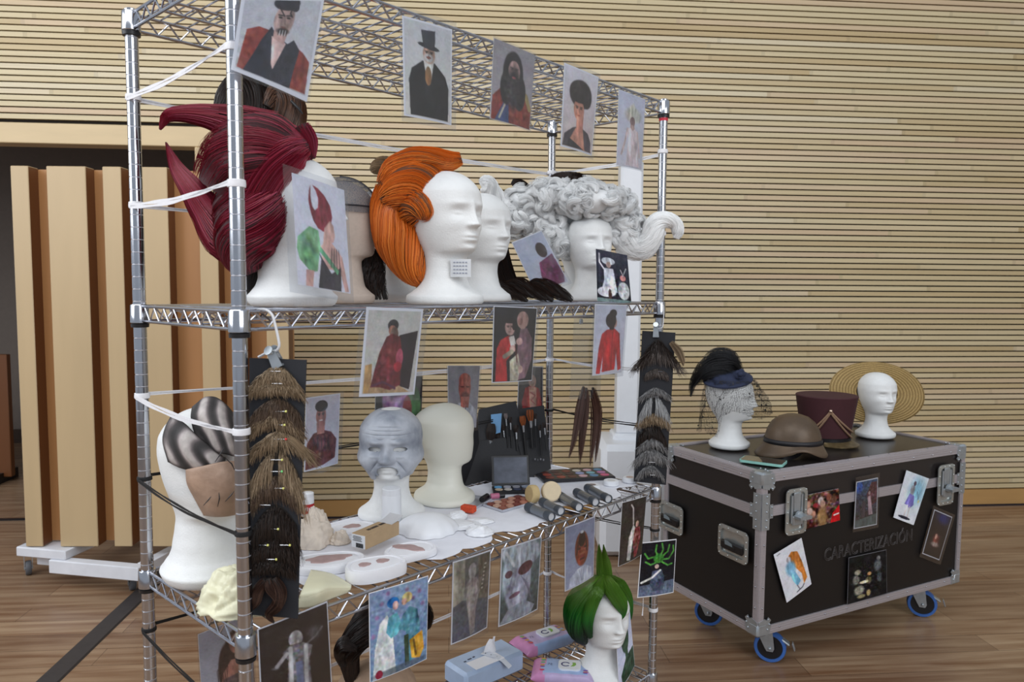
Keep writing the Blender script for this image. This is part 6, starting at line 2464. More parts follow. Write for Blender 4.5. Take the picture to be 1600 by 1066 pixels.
# ---- small black palette with open mirror lid
pc = pz(800, 768)
ax = zframe(pc, yaw=RKA - .72)
t = thing('eyeshadow_palette', 'small black palette with its lid raised, left of the round sponges', 'palette', pc)
mb = MB()
mb.bbox(pc + Z3 * .005, (.115, .062, .009), .002, ax)
bs = build('base', mb, BLACKP, t)
for i in range(4):
    for j in range(2):
        c = pc + ax[0] * (-.040 + i * .027) + ax[1] * (-.014 + j * .026) + Z3 * .0098
        mb = MB()
        mb.lathe([(.0118, 0), (.0118, .001), (1e-5, .0012)], c, 20)
        build('colour_pan', mb, mat('pan_a%d%d' % (i, j), [(206, 186, 160), (110, 170, 214), (200, 196, 190), (176, 176, 186), (60, 66, 90), (150, 150, 160), (90, 80, 80), (140, 150, 170)][i * 2 + j], .5), bs)
hd_ = pc + ax[1] * .031 + Z3 * .009
up_ = Z3 * .93 + ax[1] * .36
up_ /= np.linalg.norm(up_)
nn_ = np.cross(ax[0], up_)
mb = MB()
mb.bbox(hd_ + up_ * .046, (.115, .09, .005), .002, [ax[0], up_, nn_])
ld_ = build('lid', mb, BLACKP, t)
mb = MB()
mb.box(hd_ + up_ * .046 + nn_ * (.0032 if nn_[1] < 0 else -.0032), (.100, .076, .0008), [ax[0], up_, nn_])
build('mirror', mb, mat('dusty_mirror', (70, 74, 84), .35, .5, .3, 40), ld_)

# ---- big colour palette
pa = pz(838, 746)
pb = pz(966, 745)
pc = pz(897, 745)
ax = zframe(pc, yaw=RKA - .60)
t = thing('colour_palette', 'wide black palette of pink, blue and brown round eyeshadows', 'palette', pc)
mb = MB()
mb.bbox(pc + Z3 * .006, (.235, .125, .010), .003, ax)
bs = build('base', mb, mat('black_palette_case', (34, 32, 36), .4), t)
pc2 = [(206, 90, 130), (186, 120, 170), (90, 140, 176), (120, 176, 190), (206, 170, 176), (150, 160, 200), (196, 190, 180), (120, 60, 50), (150, 70, 56), (96, 56, 50), (70, 44, 44), (110, 100, 120)]
for i in range(6):
    for j in range(3):
        c = pc + ax[0] * (-.090 + i * .036) + ax[1] * (-.036 + j * .034) + Z3 * .0108
        mb = MB()
        mb.lathe([(.0142, 0), (.0142, .001), (1e-5, .0012)], c, 22, [ax[0], ax[1], Z3])
        q = pc2[(j + (5 - i) * 2) % 12] if i > 2 else pc2[7 + (i + j) % 4]
        build('colour_pan', mb, mat('pan_b%d%d' % (i, j), q, .5), bs)

# ---- three small white jars
for (px, py, lab, top_) in ((925, 765, 'leftmost of three small white jars, brown powder on top', (120, 108, 104)), (955, 758, 'middle one of the three small white jars', (206, 206, 206)), (984, 753, 'right one of three small white jars, with a beige top', (196, 172, 160))):
    p = pz(px, py)
    t = thing('cream_jar', lab, 'jar', p, 'small white jars by the front right post')
    mb = MB()
    mb.lathe([(.022, 0), (.024, .002), (.024, .013), (.0225, .0145), (.0215, .0145)], p, 30)
    build('jar_body', mb, WHITEP, t)
    mb = MB()
    mb.lathe([(.0218, .0146), (.0215, .0152), (.012, .0152), (.0118, .0146)], p, 30, caps=False)
    build('rim', mb, WHITEP, t)
    mb = MB()
    mb.lathe([(.012, .0135), (.012, .015), (1e-5, .0153)], p, 26)
    build('contents', mb, mat('jar_fill_%d' % px, top_, .6, noise=.1), t)

# ---- brush roll standing open
BK = on_z(790, 750, SP)
FAB = mat('black_nylon', (24, 25, 30), .6, noise=.15, scale=60, bump=.2, bscale=300)
roll = thing('brush_roll', 'open black brush case standing upright, filled with makeup brushes', 'brush case', pz(790, 752))
Yr = pz(790, 752)[1] + .05


def panel(pts_px, ys, th, name, m, parent, n=(0, -1, 0)):
    Q = [on_y(x, y, Y_) for (x, y), Y_ in zip(pts_px, ys)]
    G = [[(Q[0] * (1 - u) + Q[1] * u) * (1 - v) + (Q[3] * (1 - u) + Q[2] * u) * v for u in np.linspace(0, 1, 5)] for v in np.linspace(0, 1, 5)]
    mb = MB()
    mb.slab(G, th, n)
    return build(name, mb, m, parent)


panel([(748, 640), (806, 627), (838, 757), (722, 768)], [Yr + .05, Yr + .06, Yr, Yr - .035], .005, 'left_panel', FAB, roll)
panel([(806, 640), (850, 634), (861, 733), (822, 748)], [Yr + .06, Yr + .075, Yr + .03, Yr + .01], .005, 'right_panel', FAB, roll)
panel([(744, 690), (803, 682), (820, 757), (722, 768)], [Yr + .005, Yr + .025, Yr - .01, Yr - .045], .003, 'lower_pocket', FAB, roll)
panel([(808, 690), (856, 682), (861, 733), (824, 746)], [Yr + .025, Yr + .045, Yr + .02, Yr], .003, 'right_pocket', FAB, roll)
panel([(718, 690), (746, 655), (752, 740), (722, 768)], [Yr - .06, Yr, Yr + .01, Yr - .045], .004, 'side_wing', FAB, roll)
# blue cloth slip inside the case
panel([(767, 648), (784, 646), (782, 676), (768, 680)], [Yr + .02, Yr + .025, Yr + .02, Yr + .015], .001, 'blue_wipe', mat('blue_wipe', (110, 160, 206), .6), roll)
FER = mat('brush_ferrule', (170, 172, 176), .25, .95, .05)
brs = [(770, 662, 764, 706, 9, 0), (778, 676, 776, 712, 4, 0), (790, 646, 794, 700, 3, 1), (797, 652, 800, 700, 3, 0), (806, 664, 808, 704, 4, 0), (816, 650, 822, 712, 5, 2), (828, 640, 832, 700, 6, 2), (836, 646, 838, 700, 3, 0), (843, 664, 846, 712, 3, 0), (850, 660, 854, 704, 3, 0), (786, 664, 790, 706, 3, 0)]
BH = [hair_mat('dark_brush_bristle', [(40, 30, 28), (60, 46, 40)]), hair_mat('pale_brush_bristle', [(150, 140, 140), (110, 100, 100)]), hair_mat('orange_brush_bristle', [(190, 100, 40), (150, 80, 36)])]
for k, (x0, y0, x1, y1, r, bm) in enumerate(brs):
    top_, bot = on_y(x0, y0, Yr + .03), on_y(x1, y1, Yr + .012)
    d = (bot - top_) / np.linalg.norm(bot - top_)
    rr = r * Yr / F_PX
    t = thing('makeup_brush', ['slim makeup brush in the black case, one of several alike', 'slim pale tipped brush in the black case', 'orange bristled brush with long silver ferrule in the black case'][bm] if k else 'large round dark powder brush in the black case', 'makeup brush', bot, 'makeup brushes in the black case')
    mb = MB()
    mb.tube([top_ + d * rr * 3, top_ + d * (rr * 3 + .022)], [rr * .55, rr * .4], 10)
    build('ferrule', mb, FER, t)
    mb = MB()
    mb.tube([top_ + d * (rr * 3 + .022), bot], [rr * .4, rr * .28 + .001], 10)
    build('handle', mb, BLACKP, t)
    mb = MB()
    lock(mb, [top_, top_ + d * rr * 1.5, top_ + d * rr * 3.2], [rr * .8, rr, rr * .5], n=60, sr=.0003, k=6, seed=k, t0=(0, .1), t1=(.95, 1))
    build('bristles', mb, BH[bm], t)
# printed mark on the case front
mb = MB()
for k in range(4):
    q = on_y(836 + k * 4.4, 717 + (k % 2) * 1.0, Yr + .012)
    mb.box(q + np.array([0, -.006, 0]), (.0045 if k != 1 else .002, .0006, .006))
build('printed_mark', mb, mat('grey_print', (120, 120, 126), .6), roll)

# ---- brown hairpiece in a clear sleeve, hanging from a clip at the middle shelf
LBR = hair_mat('loose_brown_hair', [(56, 34, 28), (84, 54, 44), (66, 42, 34)], .5)
fp = (rk(0, .10, 1), FN)
hs = thing('bagged_hairpiece', 'long brown hair strands hanging in a clear plastic bag under the middle shelf', 'hairpiece', on_plane(915, 600, *fp))
Q = [on_plane(x, y, *fp) for (x, y) in ((897, 497), (942, 497), (938, 622), (890, 624))]
G = [[(Q[0] * (1 - u) + Q[1] * u) * (1 - v) + (Q[3] * (1 - u) + Q[2] * u) * v + FN * .006 * math.sin(u * math.pi) for u in np.linspace(0, 1, 7)] for v in np.linspace(0, 1, 7)]
mb = MB()
mb.slab(G, .0004, FN)
build('clear_bag', mb, CLEAR, hs)
mb = MB()
base_ = on_plane(914, 600, *fp)
sc_ = (base_[1]) / F_PX
for (pts) in ([(912, 604), (906, 640), (899, 680), (889, 716)], [(916, 606), (914, 640), (909, 690), (906, 726)], [(924, 610), (930, 650), (927, 690), (922, 728)], [(926, 606), (934, 640), (934, 680), (930, 722)]):
    P_ = [on_plane(x, y, *fp) for (x, y) in pts]
    lock(mb, P_, [3 * sc_, 5 * sc_, 3.5 * sc_, 1 * sc_], n=130, sr=.0005, seed=int(pts[0][0]), core=False, spread=(.1, 1.5))
    lock(mb, P_, [2 * sc_, 3 * sc_, 1.6 * sc_, .6 * sc_], n=30, sr=.0005, seed=int(pts[0][0]) + 1)
build('hair', mb, LBR, hs)
mb = MB()
q = on_plane(908, 503, *fp)
mb.bbox(q, (.014, .006, .014), .002, AXR)
for sg in (-1, 1):
    mb.tube([q, q + LD * sg * .006 + Z3 * .016 - FN * .0, q + LD * sg * .010 + Z3 * .02], .0011, 6)
build('binder_clip', mb, STEEL, hs)
# ================================================================== ON THE FLIGHT CASE
CT = CZT + .0045


def kz(px, py, dz=0.0):
    return on_z(px, py, CT + dz)


# ---- left head with feathered hat and veil
PL = kz(1141, 698)
HL = .298
foam_head('white foam head in profile under the feathered navy hat', PL, math.radians(-30), H=HL, base=.92)
YL = PL[1]
sL = YL / F_PX
NAVY = mat('navy_felt', (40, 48, 74), .85, noise=.15, scale=60, bump=.3, bscale=300)
FEA = hair_mat('black_feather', [(12, 12, 14), (24, 24, 28), (36, 34, 36)], .5)
hat = thing('feathered_hat', 'small navy hat with black feathers and a dotted veil, tilted on a foam head', 'hat', PL + Z3 * HL)
c = on_y(1137, 592, YL)
u_ = np.array([.95, -.16, .10])
u_ /= np.linalg.norm(u_)
n_ = np.array([-.02, -.26, .96])
n_ = n_ - u_ * (n_ @ u_)
n_ /= np.linalg.norm(n_)
v_ = np.cross(n_, u_)
mb = MB()
ru = 38 * sL
mb.lathe([(1e-4, .030), (ru * .45, .029), (ru * .62, .022), (ru * .70, .008), (ru * .96, .004), (ru, .000), (ru * 1.0, -.006), (ru * .9, -.010), (ru * .5, -.006), (1e-4, -.004)], c, 40, [u_, v_ * .92, n_], caps=False)
build('brim_and_crown', mb, NAVY, hat)
mb = MB()
for k in range(5):
    a = k * 1.25
    q = on_y(1157, 585, YL - .07) + .010 * (math.cos(a) * u_ + math.sin(a) * Z3)
    mb.sphere(q, .012, 12, 8, (1, .5, 1))
mb.sphere(on_y(1157, 585, YL - .08), .010, 12, 8)
build('fabric_rosette', mb, NAVY, hat)
mb = MB()
for k, pts in enumerate(([(1158, 592, 0, 5), (1135, 568, 0, 12), (1105, 570, 0, 10), (1084, 596, 0, 5), (1079, 620, 0, 2)], [(1160, 590, -.01, 5), (1140, 560, 0, 11), (1118, 556, 0, 10), (1100, 566, .01, 5)], [(1150, 592, -.02, 6), (1128, 580, -.02, 12), (1102, 584, -.02, 9), (1084, 604, -.01, 3)], [(1155, 585, .01, 5), (1138, 562, .02, 12), (1122, 553, .02, 8), (1108, 555, .03, 3)], [(1152, 588, .0, 5), (1146, 572, .0, 10), (1132, 566, -.01, 12), (1110, 572, -.01, 9)])):
    plock(mb, [(x, y, YL + d + .02, r * .8) for (x, y, d, r) in pts], n=380, sr=.0004, seed=300 + k, core_f=.5, spread=(.3, 1.6), k=10)
build('feathers', mb, FEA, hat)
VEIL, nt_, b_ = nodes('black_veil_netting')
vo = N(nt_, 'ShaderNodeTexVoronoi')
vo.inputs['Scale'].default_value = 150
vo.feature = 'DISTANCE_TO_EDGE'
vo.inputs['Randomness'].default_value = .25
tc_ = N(nt_, 'ShaderNodeTexCoord')
nt_.links.new(tc_.outputs['Object'], vo.inputs[0])
lt_ = N(nt_, 'ShaderNodeMath', operation='LESS_THAN')
lt_.inputs[1].default_value = .032
nt_.links.new(vo.outputs[0], lt_.inputs[0])
nt_.links.new(lt_.outputs[0], b_.inputs['Alpha'])
b_.inputs['Base Color'].default_value = (*lin((22, 20, 24)), 1)
mb = MB()
G = []
for j in range(10):
    v = j / 9
    row = []
    for i in range(26):
        th = math.radians(-215 + 250 * i / 25)
        rr = (36 + 30 * v ** .8 * (1 if math.cos(th) > 0 else .35) + 4 * math.sin(i * 1.7 + j)) * sL
        z = -(6 + 52 * v + 6 * math.sin(i * .9) * v + (30 * v if math.cos(th) < -.5 else 0)) * sL
        row.append(on_y(1141, 586, YL) + np.array([rr * math.cos(th), rr * .8 * math.sin(th) * (1.0), z]))
    G.append(row)
G = np.array(G)
mb.slab(G, .0003, (0, 1, 0))
ve = build('veil', mb, VEIL, hat)
mb = MB()
for (i, j) in ((20, 2), (22, 4), (24, 5), (23, 8), (15, 3), (17, 6), (9, 3), (5, 7), (3, 8), (12, 2), (21, 7), (4, 5)):
    mb.sphere(G[j, i], .0036, 8, 6)
build('veil_dots', mb, BLACKP, ve)
mb = MB()
mb.tube([on_y(1132, 610, YL - .075), on_y(1124, 622, YL - .082), on_y(1116, 643, YL - .06)], .0008, 6)
build('elastic', mb, BLACKC, hat)

# ---- right head with straw hat behind it
PRh = kz(1368, 682)
HR_ = .283
foam_head('white foam head facing right with the wide straw hat behind it', PRh, math.radians(-78), H=HR_, base=.95)
YR = PRh[1]
sR = YR / F_PX
STR, nt_, b_ = nodes('woven_straw')
at_ = N(nt_, 'ShaderNodeAttribute', attribute_name='ring')
wv_ = N(nt_, 'ShaderNodeMath', operation='SINE')
ml_ = N(nt_, 'ShaderNodeMath', operation='MULTIPLY')
ml_.inputs[1].default_value = 2 * math.pi * 16
nt_.links.new(at_.outputs['Fac'], ml_.inputs[0])
nt_.links.new(ml_.outputs[0], wv_.inputs[0])
rp_ = N(nt_, 'ShaderNodeMapRange')
rp_.inputs[1].default_value = -1
rp_.inputs[2].default_value = 1
nt_.links.new(wv_.outputs[0], rp_.inputs[0])
nz_ = N(nt_, 'ShaderNodeTexNoise')
nz_.inputs['Scale'].default_value = 260
tcc = N(nt_, 'ShaderNodeTexCoord')
nt_.links.new(tcc.outputs['Object'], nz_.inputs[0])
mx_ = N(nt_, 'ShaderNodeMix', data_type='RGBA')
mx_.inputs['A'].default_value = (*lin((136, 110, 62)), 1)
mx_.inputs['B'].default_value = (*lin((178, 150, 96)), 1)
nt_.links.new(rp_.outputs[0], mx_.inputs['Factor'])
m2_ = N(nt_, 'ShaderNodeMix', data_type='RGBA', blend_type='OVERLAY')
m2_.inputs['Factor'].default_value = .6
nt_.links.new(mx_.outputs['Result'], m2_.inputs['A'])
nt_.links.new(nz_.outputs[0], m2_.inputs['B'])
nt_.links.new(m2_.outputs['Result'], b_.inputs['Base Color'])
b_.inputs['Roughness'].default_value = .65
bp_ = N(nt_, 'ShaderNodeBump')
bp_.inputs['Strength'].default_value = .8
bp_.inputs['Distance'].default_value = .003
nt_.links.new(rp_.outputs[0], bp_.inputs['Height'])
nt_.links.new(bp_.outputs[0], b_.inputs['Normal'])
sh = thing('straw_hat', 'wide brimmed golden straw hat tilted back behind a foam head', 'hat', PRh + Z3 * .2)
hc = on_y(1370, 614, YR + .035)
n_ = np.array([.05, -.80, .60 * -.0 + .12])
n_ /= np.linalg.norm(n_)
# the underside of the brim faces the camera and slightly down
hu = np.array([.995, .06, -.10])
hu = hu - n_ * (hu @ n_)
hu /= np.linalg.norm(hu)
hv = np.cross(n_, hu)
Rh = 79 * sR
G, ring = [], []
for r, z in [(.40, .10), (.42, .06), (.43, .02)] + [(.44 + .56 * k / 12, -.006 * math.sin(k / 12 * 3)) for k in range(13)]:
    A = np.linspace(0, 2 * math.pi, 72, endpoint=False)
    wav = .006 * np.sin(A * 3 + 1) * (r - .4)
    G.append(hc + (Rh * r * np.cos(A))[:, None] * hu + (Rh * r * .62 * np.sin(A))[:, None] * hv - (z * 1.0 * np.ones(72) + wav)[:, None] * n_)
    ring += [r] * 72
G = np.array(G)
mb = MB()
mb.grid(G, closed_u=True)
bo = build('brim', mb, STR, sh)
a_ = bo.data.attributes.new('ring', 'FLOAT', 'POINT')
a_.data.foreach_set('value', ring)
so = bo.modifiers.new('thickness', 'SOLIDIFY')
so.thickness = .003
mb = MB()
cc = []
for r, z in [(.405, .10), (.40, .13), (.36, .16), (.2, .175), (.001, .178)]:
    A = np.linspace(0, 2 * math.pi, 72, endpoint=False)
    cc.append(hc + (Rh * r * np.cos(A))[:, None] * hu + (Rh * r * .62 * np.sin(A))[:, None] * hv - (z * .9) * n_)
mb.grid(np.array(cc), closed_u=True)
cw = build('crown', mb, STR, sh)
a_ = cw.data.attributes.new('ring', 'FLOAT', 'POINT')
a_.data.foreach_set('value', [z for z in (.4, .43, .46, .56, .7) for _ in range(72)])
mb = MB()
A = np.linspace(0, 2 * math.pi, 73)
mb.tube(hc + (Rh * .435 * np.cos(A))[:, None] * hu + (Rh * .435 * .62 * np.sin(A))[:, None] * hv - .004 * n_, .004, 8, flat=(1, .4))
build('inner_band', mb, NAVY, sh)

# ---- helmet
HEL = mat('bronzed_helmet_paint', (92, 76, 60), .42, .25, .28, 12, bump=.2, bscale=60)
pH = kz(1238, 712)
hel = thing('military_helmet', 'brown metal military helmet with a black band on the case lid', 'helmet', pH)
sH = pH[1] / F_PX
G = []
A = np.linspace(0, 2 * math.pi, 64, endpoint=False)
yawh = math.radians(-10)
hx = np.array([math.cos(yawh), math.sin(yawh), 0])
hy = np.array([-hx[1], hx[0], 0])
for (r, z) in [(.001, .158), (.25, .156), (.5, .147), (.72, .128), (.86, .102), (.93, .078), (.95, .062), (.955, .056), (.965, .050), (1.03, .036), (1.12, .018), (1.17, .008), (1.165, .004), (1.0, .02)]:
    fl_ = np.clip((r - .95) / .22, 0, 1)
    rr = r * .098
    front = np.cos(A)
    rx = rr * (1.10 + fl_ * .12 * np.clip(-front, 0, 1) + .0 * A)
    ry = rr * .92
    zz = z + fl_ * (.030 * np.exp(-((A - 1.5 * math.pi - .15) / .5) ** 2) - .006 * np.clip(-front, 0, 1) + .014 * np.exp(-((A - .5 * math.pi) / .6) ** 2))
    G.append(pH + Z3 * .004 + (rx * np.cos(A))[:, None] * hx + (ry * np.sin(A))[:, None] * hy + zz[:, None] * Z3 + np.array([0, 0, 0]))
mb = MB()
mb.grid(np.array(G), closed_u=True)
ho = build('shell', mb, HEL, hel, sharp=60)
so = ho.modifiers.new('thickness', 'SOLIDIFY')
so.thickness = .002
mb = MB()
for (dz0, dz1) in ((0.048, .066),):
    Gb = []
    for z in (dz0, dz1):
        r = .0965 * (.985 if z > .06 else 1.0)
        Gb.append(pH + Z3 * .004 + (r * 1.10 * np.cos(A))[:, None] * hx + (r * .93 * np.sin(A))[:, None] * hy + z * Z3)
    mb.grid(np.array(Gb), closed_u=True)
bn = build('hat_band', mb, mat('black_leather_band', (26, 25, 30), .5), hel)
so = bn.modifiers.new('thickness', 'SOLIDIFY')
so.thickness = .003
so.offset = 1
mb = MB()
mb.ribbon(catmull([kz(1200, 703, .02), kz(1206, 713, .004), kz(1226, 717, .003), kz(1244, 713, .004), kz(1256, 704, .02)], 16), .016, .003)
build('chin_strap', mb, mat('black_leather_strap', (24, 24, 28), .5), hel)

# ---- shako
BUR = mat('burgundy_felt', (66, 30, 36), .8, noise=.08, scale=80, bump=.15, bscale=400)
pS = kz(1289, 692)
sS = pS[1] / F_PX
shk = thing('shako_hat', 'tall burgundy felt shako with draped gold cords and a bronze visor', 'hat', pS)
mb = MB()
mb.lathe([(.096, .03), (.104, .08), (.122, .196), (.1235, .200), (.121, .2035), (.06, .204), (1e-4, .204)], pS, 56, sx=1, sy=.95)
build('felt_body', mb, BUR, shk, sharp=50)
mb = MB()
mb.lathe([(.1, .012), (.1, .032), (.097, .034)], pS, 56, sx=1, sy=.95, caps=False)
build('head_band', mb, mat('black_patent', (20, 19, 22), .3), shk)
VIS = mat('bronze_visor', (110, 94, 64), .4, .5, .3, 60, bump=.3)
G = []
for f in np.linspace(0, 1, 6):
    a = np.radians(np.linspace(-115, 5, 30))
    r = .099 + .040 * f * np.sin(np.linspace(0, math.pi, 30)) ** .6
    G.append(pS + np.stack([r * np.cos(a), r * .95 * np.sin(a), np.full(30, .020 - .014 * f)], -1))
mb = MB()
mb.slab(G, .003, (0, 0, 1))
build('visor', mb, VIS, shk)
CORD = mat('dull_gold_cord', (158, 128, 104), .5, .3, .15, 200, bump=.6, bscale=500)
mb = MB()


def on_body(ang, z, off=.0035):
    r = np.interp(z, [.03, .08, .196], [.096, .104, .122]) + off
    return pS + np.array([r * math.cos(ang), r * .95 * math.sin(ang), z])


a0 = math.radians(-104)
for (za, zb_, a1, rr) in ((.150, .052, math.radians(-8), .0042), (.145, .030, math.radians(-12), .0042), (.150, .05, math.radians(-175), .0042), (.145, .03, math.radians(-170), .0042)):
    pts = []
    for t_ in np.linspace(0, 1, 24):
        z = za + (zb_ - za) * (1 - (1 - t_) ** 2.2)
        pts.append(on_body(a0 + (a1 - a0) * t_, z, rr))
    mb.tube(pts, rr, 8)
build('cords', mb, CORD, shk)
mb = MB()
mb.sphere(on_body(a0, .152, .006), .0075, 14, 10)
build('button', mb, mat('gold_button', (214, 190, 170), .25, .9), shk)
mb = MB()
for k in range(12):
    z = .05 + k * .012
    mb.tube([on_body(math.radians(-8 + 3 * math.sin(k * 2.1)), z, .003), on_body(math.radians(-5 + 4 * math.sin(k * 2.1 + 1)), z + .010, .003)], .0016, 6)
build('side_lacing', mb, mat('grey_lacing', (150, 140, 140), .5), shk)
mb = MB()
mb.tube(catmull([kz(1318, 672, .028), kz(1330, 664, .02), kz(1344, 664, .012), kz(1352, 672, .006)], 16), .003, 8)
build('strap', mb, mat('pale_strap', (176, 170, 170), .6), shk)

# ---- phone
q0, q1 = kz(1154, 722), kz(1222, 731)
dx = (q1 - q0)
Lp = np.linalg.norm(dx)
dx /= Lp
dy = np.cross(Z3, dx)
pc_ = q0 + dx * Lp / 2 + dy * .045
ph = thing('smartphone', 'smartphone in a mint green case lying screen up near the case corner', 'phone', pc_)
MINT = mat('mint_green_case', (150, 206, 194), .45)
mb = MB()
mb.prism(rrect(Lp, .088, .012), 0, .009, pc_, [dx, dy, Z3])
cs_ = build('phone_case', mb, MINT, ph)
mb = MB()
mb.prism(rrect(Lp - .006, .082, .010), .0085, .0096, pc_, [dx, dy, Z3])
build('screen', mb, mat('black_glass', (14, 14, 16), .06, coat=1), ph)
# ================================================================== MOUSTACHE CARDS


def vec(v):
    v = np.array(v, float)
    return v / np.linalg.norm(v)


BLKC = mat('black_card', (32, 34, 40), .75, noise=.08)


def card(label, px, plane):
    Q = [on_plane(x, y, *plane) for (x, y) in px]
    n = vec(plane[1])
    G = [[(Q[0] * (1 - u) + Q[1] * u) * (1 - v) + (Q[3] * (1 - u) + Q[2] * u) * v + n * .003 * math.sin(v * 3.1) for u in np.linspace(0, 1, 5)] for v in np.linspace(0, 1, 12)]
    mb = MB()
    mb.slab(G, .002, n)
    o = tag(build('display_card', mb, BLKC), label, 'card')
    return Q


def hair_piece(label, plane, cx, cy, w, h, m, n=420, arch=.35, sweep=.3, gap=0.0, droop=1.0, seed=0, pins=(), depth=.010, sr=.00045, group=None, rootw=.8, kind='moustache', k=9, thick=1.0):
    """a strip of hair on lace, sizes in picture px, lying on the plane"""
    rg = np.random.default_rng(seed + 900)
    pt, nr = plane
    nr = vec(nr)
    O = on_plane(cx, cy, pt, nr)
    ex = on_plane(cx + 1, cy, pt, nr) - O
    ey = on_plane(cx, cy + 1, pt, nr) - O
    s = np.linalg.norm(ex)
    t = thing('hair_piece', label, kind, O, group)
    u = rg.uniform(-1, 1, n)
    if gap:
        u = np.sign(u) * (gap + (1 - gap) * np.abs(u))
    x0 = u * w / 2 * rootw
    y0 = -h * .42 + arch * h * np.abs(u) ** 1.8 + rg.uniform(0, .25, n) * h * thick
    sgn = np.sign(u) * np.abs(u) ** .6
    x1 = x0 + sgn * w * (sweep + .10) * rg.uniform(.5, 1.3, n) * .5 + rg.normal(0, w * .02, n)
    y1 = y0 + h * (.36 + .34 * rg.random(n)) * droop
    lift = rg.uniform(.3, 1.0, n) * depth
    tt = np.linspace(0, 1, k)[None, :]
    X = x0[:, None] + (x1 - x0)[:, None] * tt ** 1.0 * (1.25 - .25 * tt) + (rg.normal(0, 1, n) * w * .012)[:, None] * np.sin(tt * 5)
    Y = y0[:, None] + (y1 - y0)[:, None] * tt ** 1.35
    Zz = .0035 + lift[:, None] * np.sin(tt * math.pi * .8) ** .8
    P = O + X[..., None] * ex + Y[..., None] * ey + Zz[..., None] * nr
    mb = MB()
    strands(mb, P, sr, sr * .5)
    # lace the hair is knotted to
    build('hair', mb, m, t)
    mb = MB()
    G = []
    for v in (0, 1):
        G.append([O + ex * (uu * w / 2 * rootw) + ey * (-h * .42 + arch * h * abs(uu) ** 1.8 - h * .04 + v * h * .30) + nr * .0032 for uu in np.linspace(-1, 1, 15)])
    mb.slab(G, .0006, nr)
    build('lace_base', mb, HCORE[m.name], t)
    for (dx, dy, colr) in pins:
        a = O + ex * (dx - w * .20) + ey * dy + nr * (depth + .001)
        b_ = O + ex * dx + ey * dy + nr * (depth + .002)
        mb = MB()
        mb.tube([a, b_], .0004, 5)
        pn = build('pin', mb, CHROME, t)
        if colr:
            mb = MB()
            mb.sphere(b_, .0021, 10, 8)
            build('pin_head', mb, mat('pin_head_%d' % len(bpy.data.materials), colr, .3), pn)
    return t


LT = hair_mat('light_brown_fur', [(92, 78, 60), (136, 116, 92), (168, 148, 122), (110, 92, 70)], .5, core=.35)
MD = hair_mat('mid_brown_fur', [(58, 46, 38), (84, 68, 56), (104, 86, 70), (70, 54, 44)], .5, core=.35)
DK = hair_mat('dark_brown_fur', [(26, 22, 21), (40, 32, 28), (54, 42, 36)], .5, core=.5)
GR = hair_mat('grey_fur', [(90, 90, 92), (128, 128, 130), (160, 160, 160), (70, 70, 74)], .5, core=.3)
WG = hair_mat('silver_fur', [(150, 152, 154), (180, 182, 184), (120, 122, 126)], .5, core=.3)
BG_ = hair_mat('ash_brown_fur', [(60, 54, 52), (88, 80, 76), (112, 104, 100)], .5, core=.35)
YEL, GRN, REDP = (226, 226, 130), (120, 220, 130), (210, 60, 60)

cp1 = (rk(.055, -.034, 1), vec((-.12, -1, .0)))
card('long black card pinned with brown moustaches, hanging beside the near post', [(389.5, 559.5), (479, 562.5), (465.5, 967), (391.5, 961)], cp1)
hp = [
    (LT, 434, 588, 84, 40, .75, .25, 'arched light brown hairpiece directly under the clip of the near card', ((10, -9, None),)),
    (LT, 433, 608, 84, 30, .12, .12, 'straight light brown hair strip, second from the top of the near card', ((14, -10, None),)),
    (MD, 434, 645, 88, 56, .45, .20, 'bushy mid brown beard piece, third from the top of the near card', ((18, -4, YEL),)),
    (LT, 434, 658, 80, 36, .6, .35, 'wavy light brown moustache over the bushy third piece of the near card', ((16, 4, YEL),)),
    (LT, 440, 690, 88, 44, .6, .45, 'light brown handlebar moustache with its right tail sticking out past the card', ((12, -6, REDP),)),
    (LT, 434, 738, 90, 88, .55, .22, 'large light brown walrus moustache in the middle of the near card', ((12, -22, YEL), (12, -4, GRN))),
    (MD, 434, 764, 80, 50, .45, .15, 'mid brown moustache below the large walrus one on the near card', ((14, -4, YEL),)),
    (DK, 432, 818, 84, 66, .5, .12, 'broad dark brown beard piece on the lower half of the near card', ((8, 5, YEL), (-4, -32, None))),
    (DK, 430, 858, 78, 44, .35, .12, 'dark brown moustache with two yellow pins on the near card', ((-6, -10, YEL), (28, -10, YEL))),
    (DK, 429, 884, 76, 34, .25, .08, 'dark brown moustache in a clear film, second from the bottom of the near card', ((8, -14, YEL),)),
]
for i, (m_, cx, cy, w_, h_, ar, sw, lab, pins) in enumerate(hp):
    hair_piece(lab, cp1, cx, cy, w_, h_, m_, n=650, arch=ar, sweep=sw, gap=.12 if i == 5 else 0, seed=i, pins=pins, depth=.012)
# tail of the handlebar moustache
mb = MB()
P_ = [on_plane(x, y, *cp1) + cp1[1] * z for (x, y, z) in ((452, 682, .006), (466, 690, .010), (478, 703, .010), (488, 707, .008))]
lock(mb, P_, [.006, .007, .005, .0012], n=160, sr=.00045, seed=700)
tt_ = [o for o in COL.objects if o.get('label', '').startswith('light brown handlebar')][0]
build('moustache_tail', mb, LT, tt_)
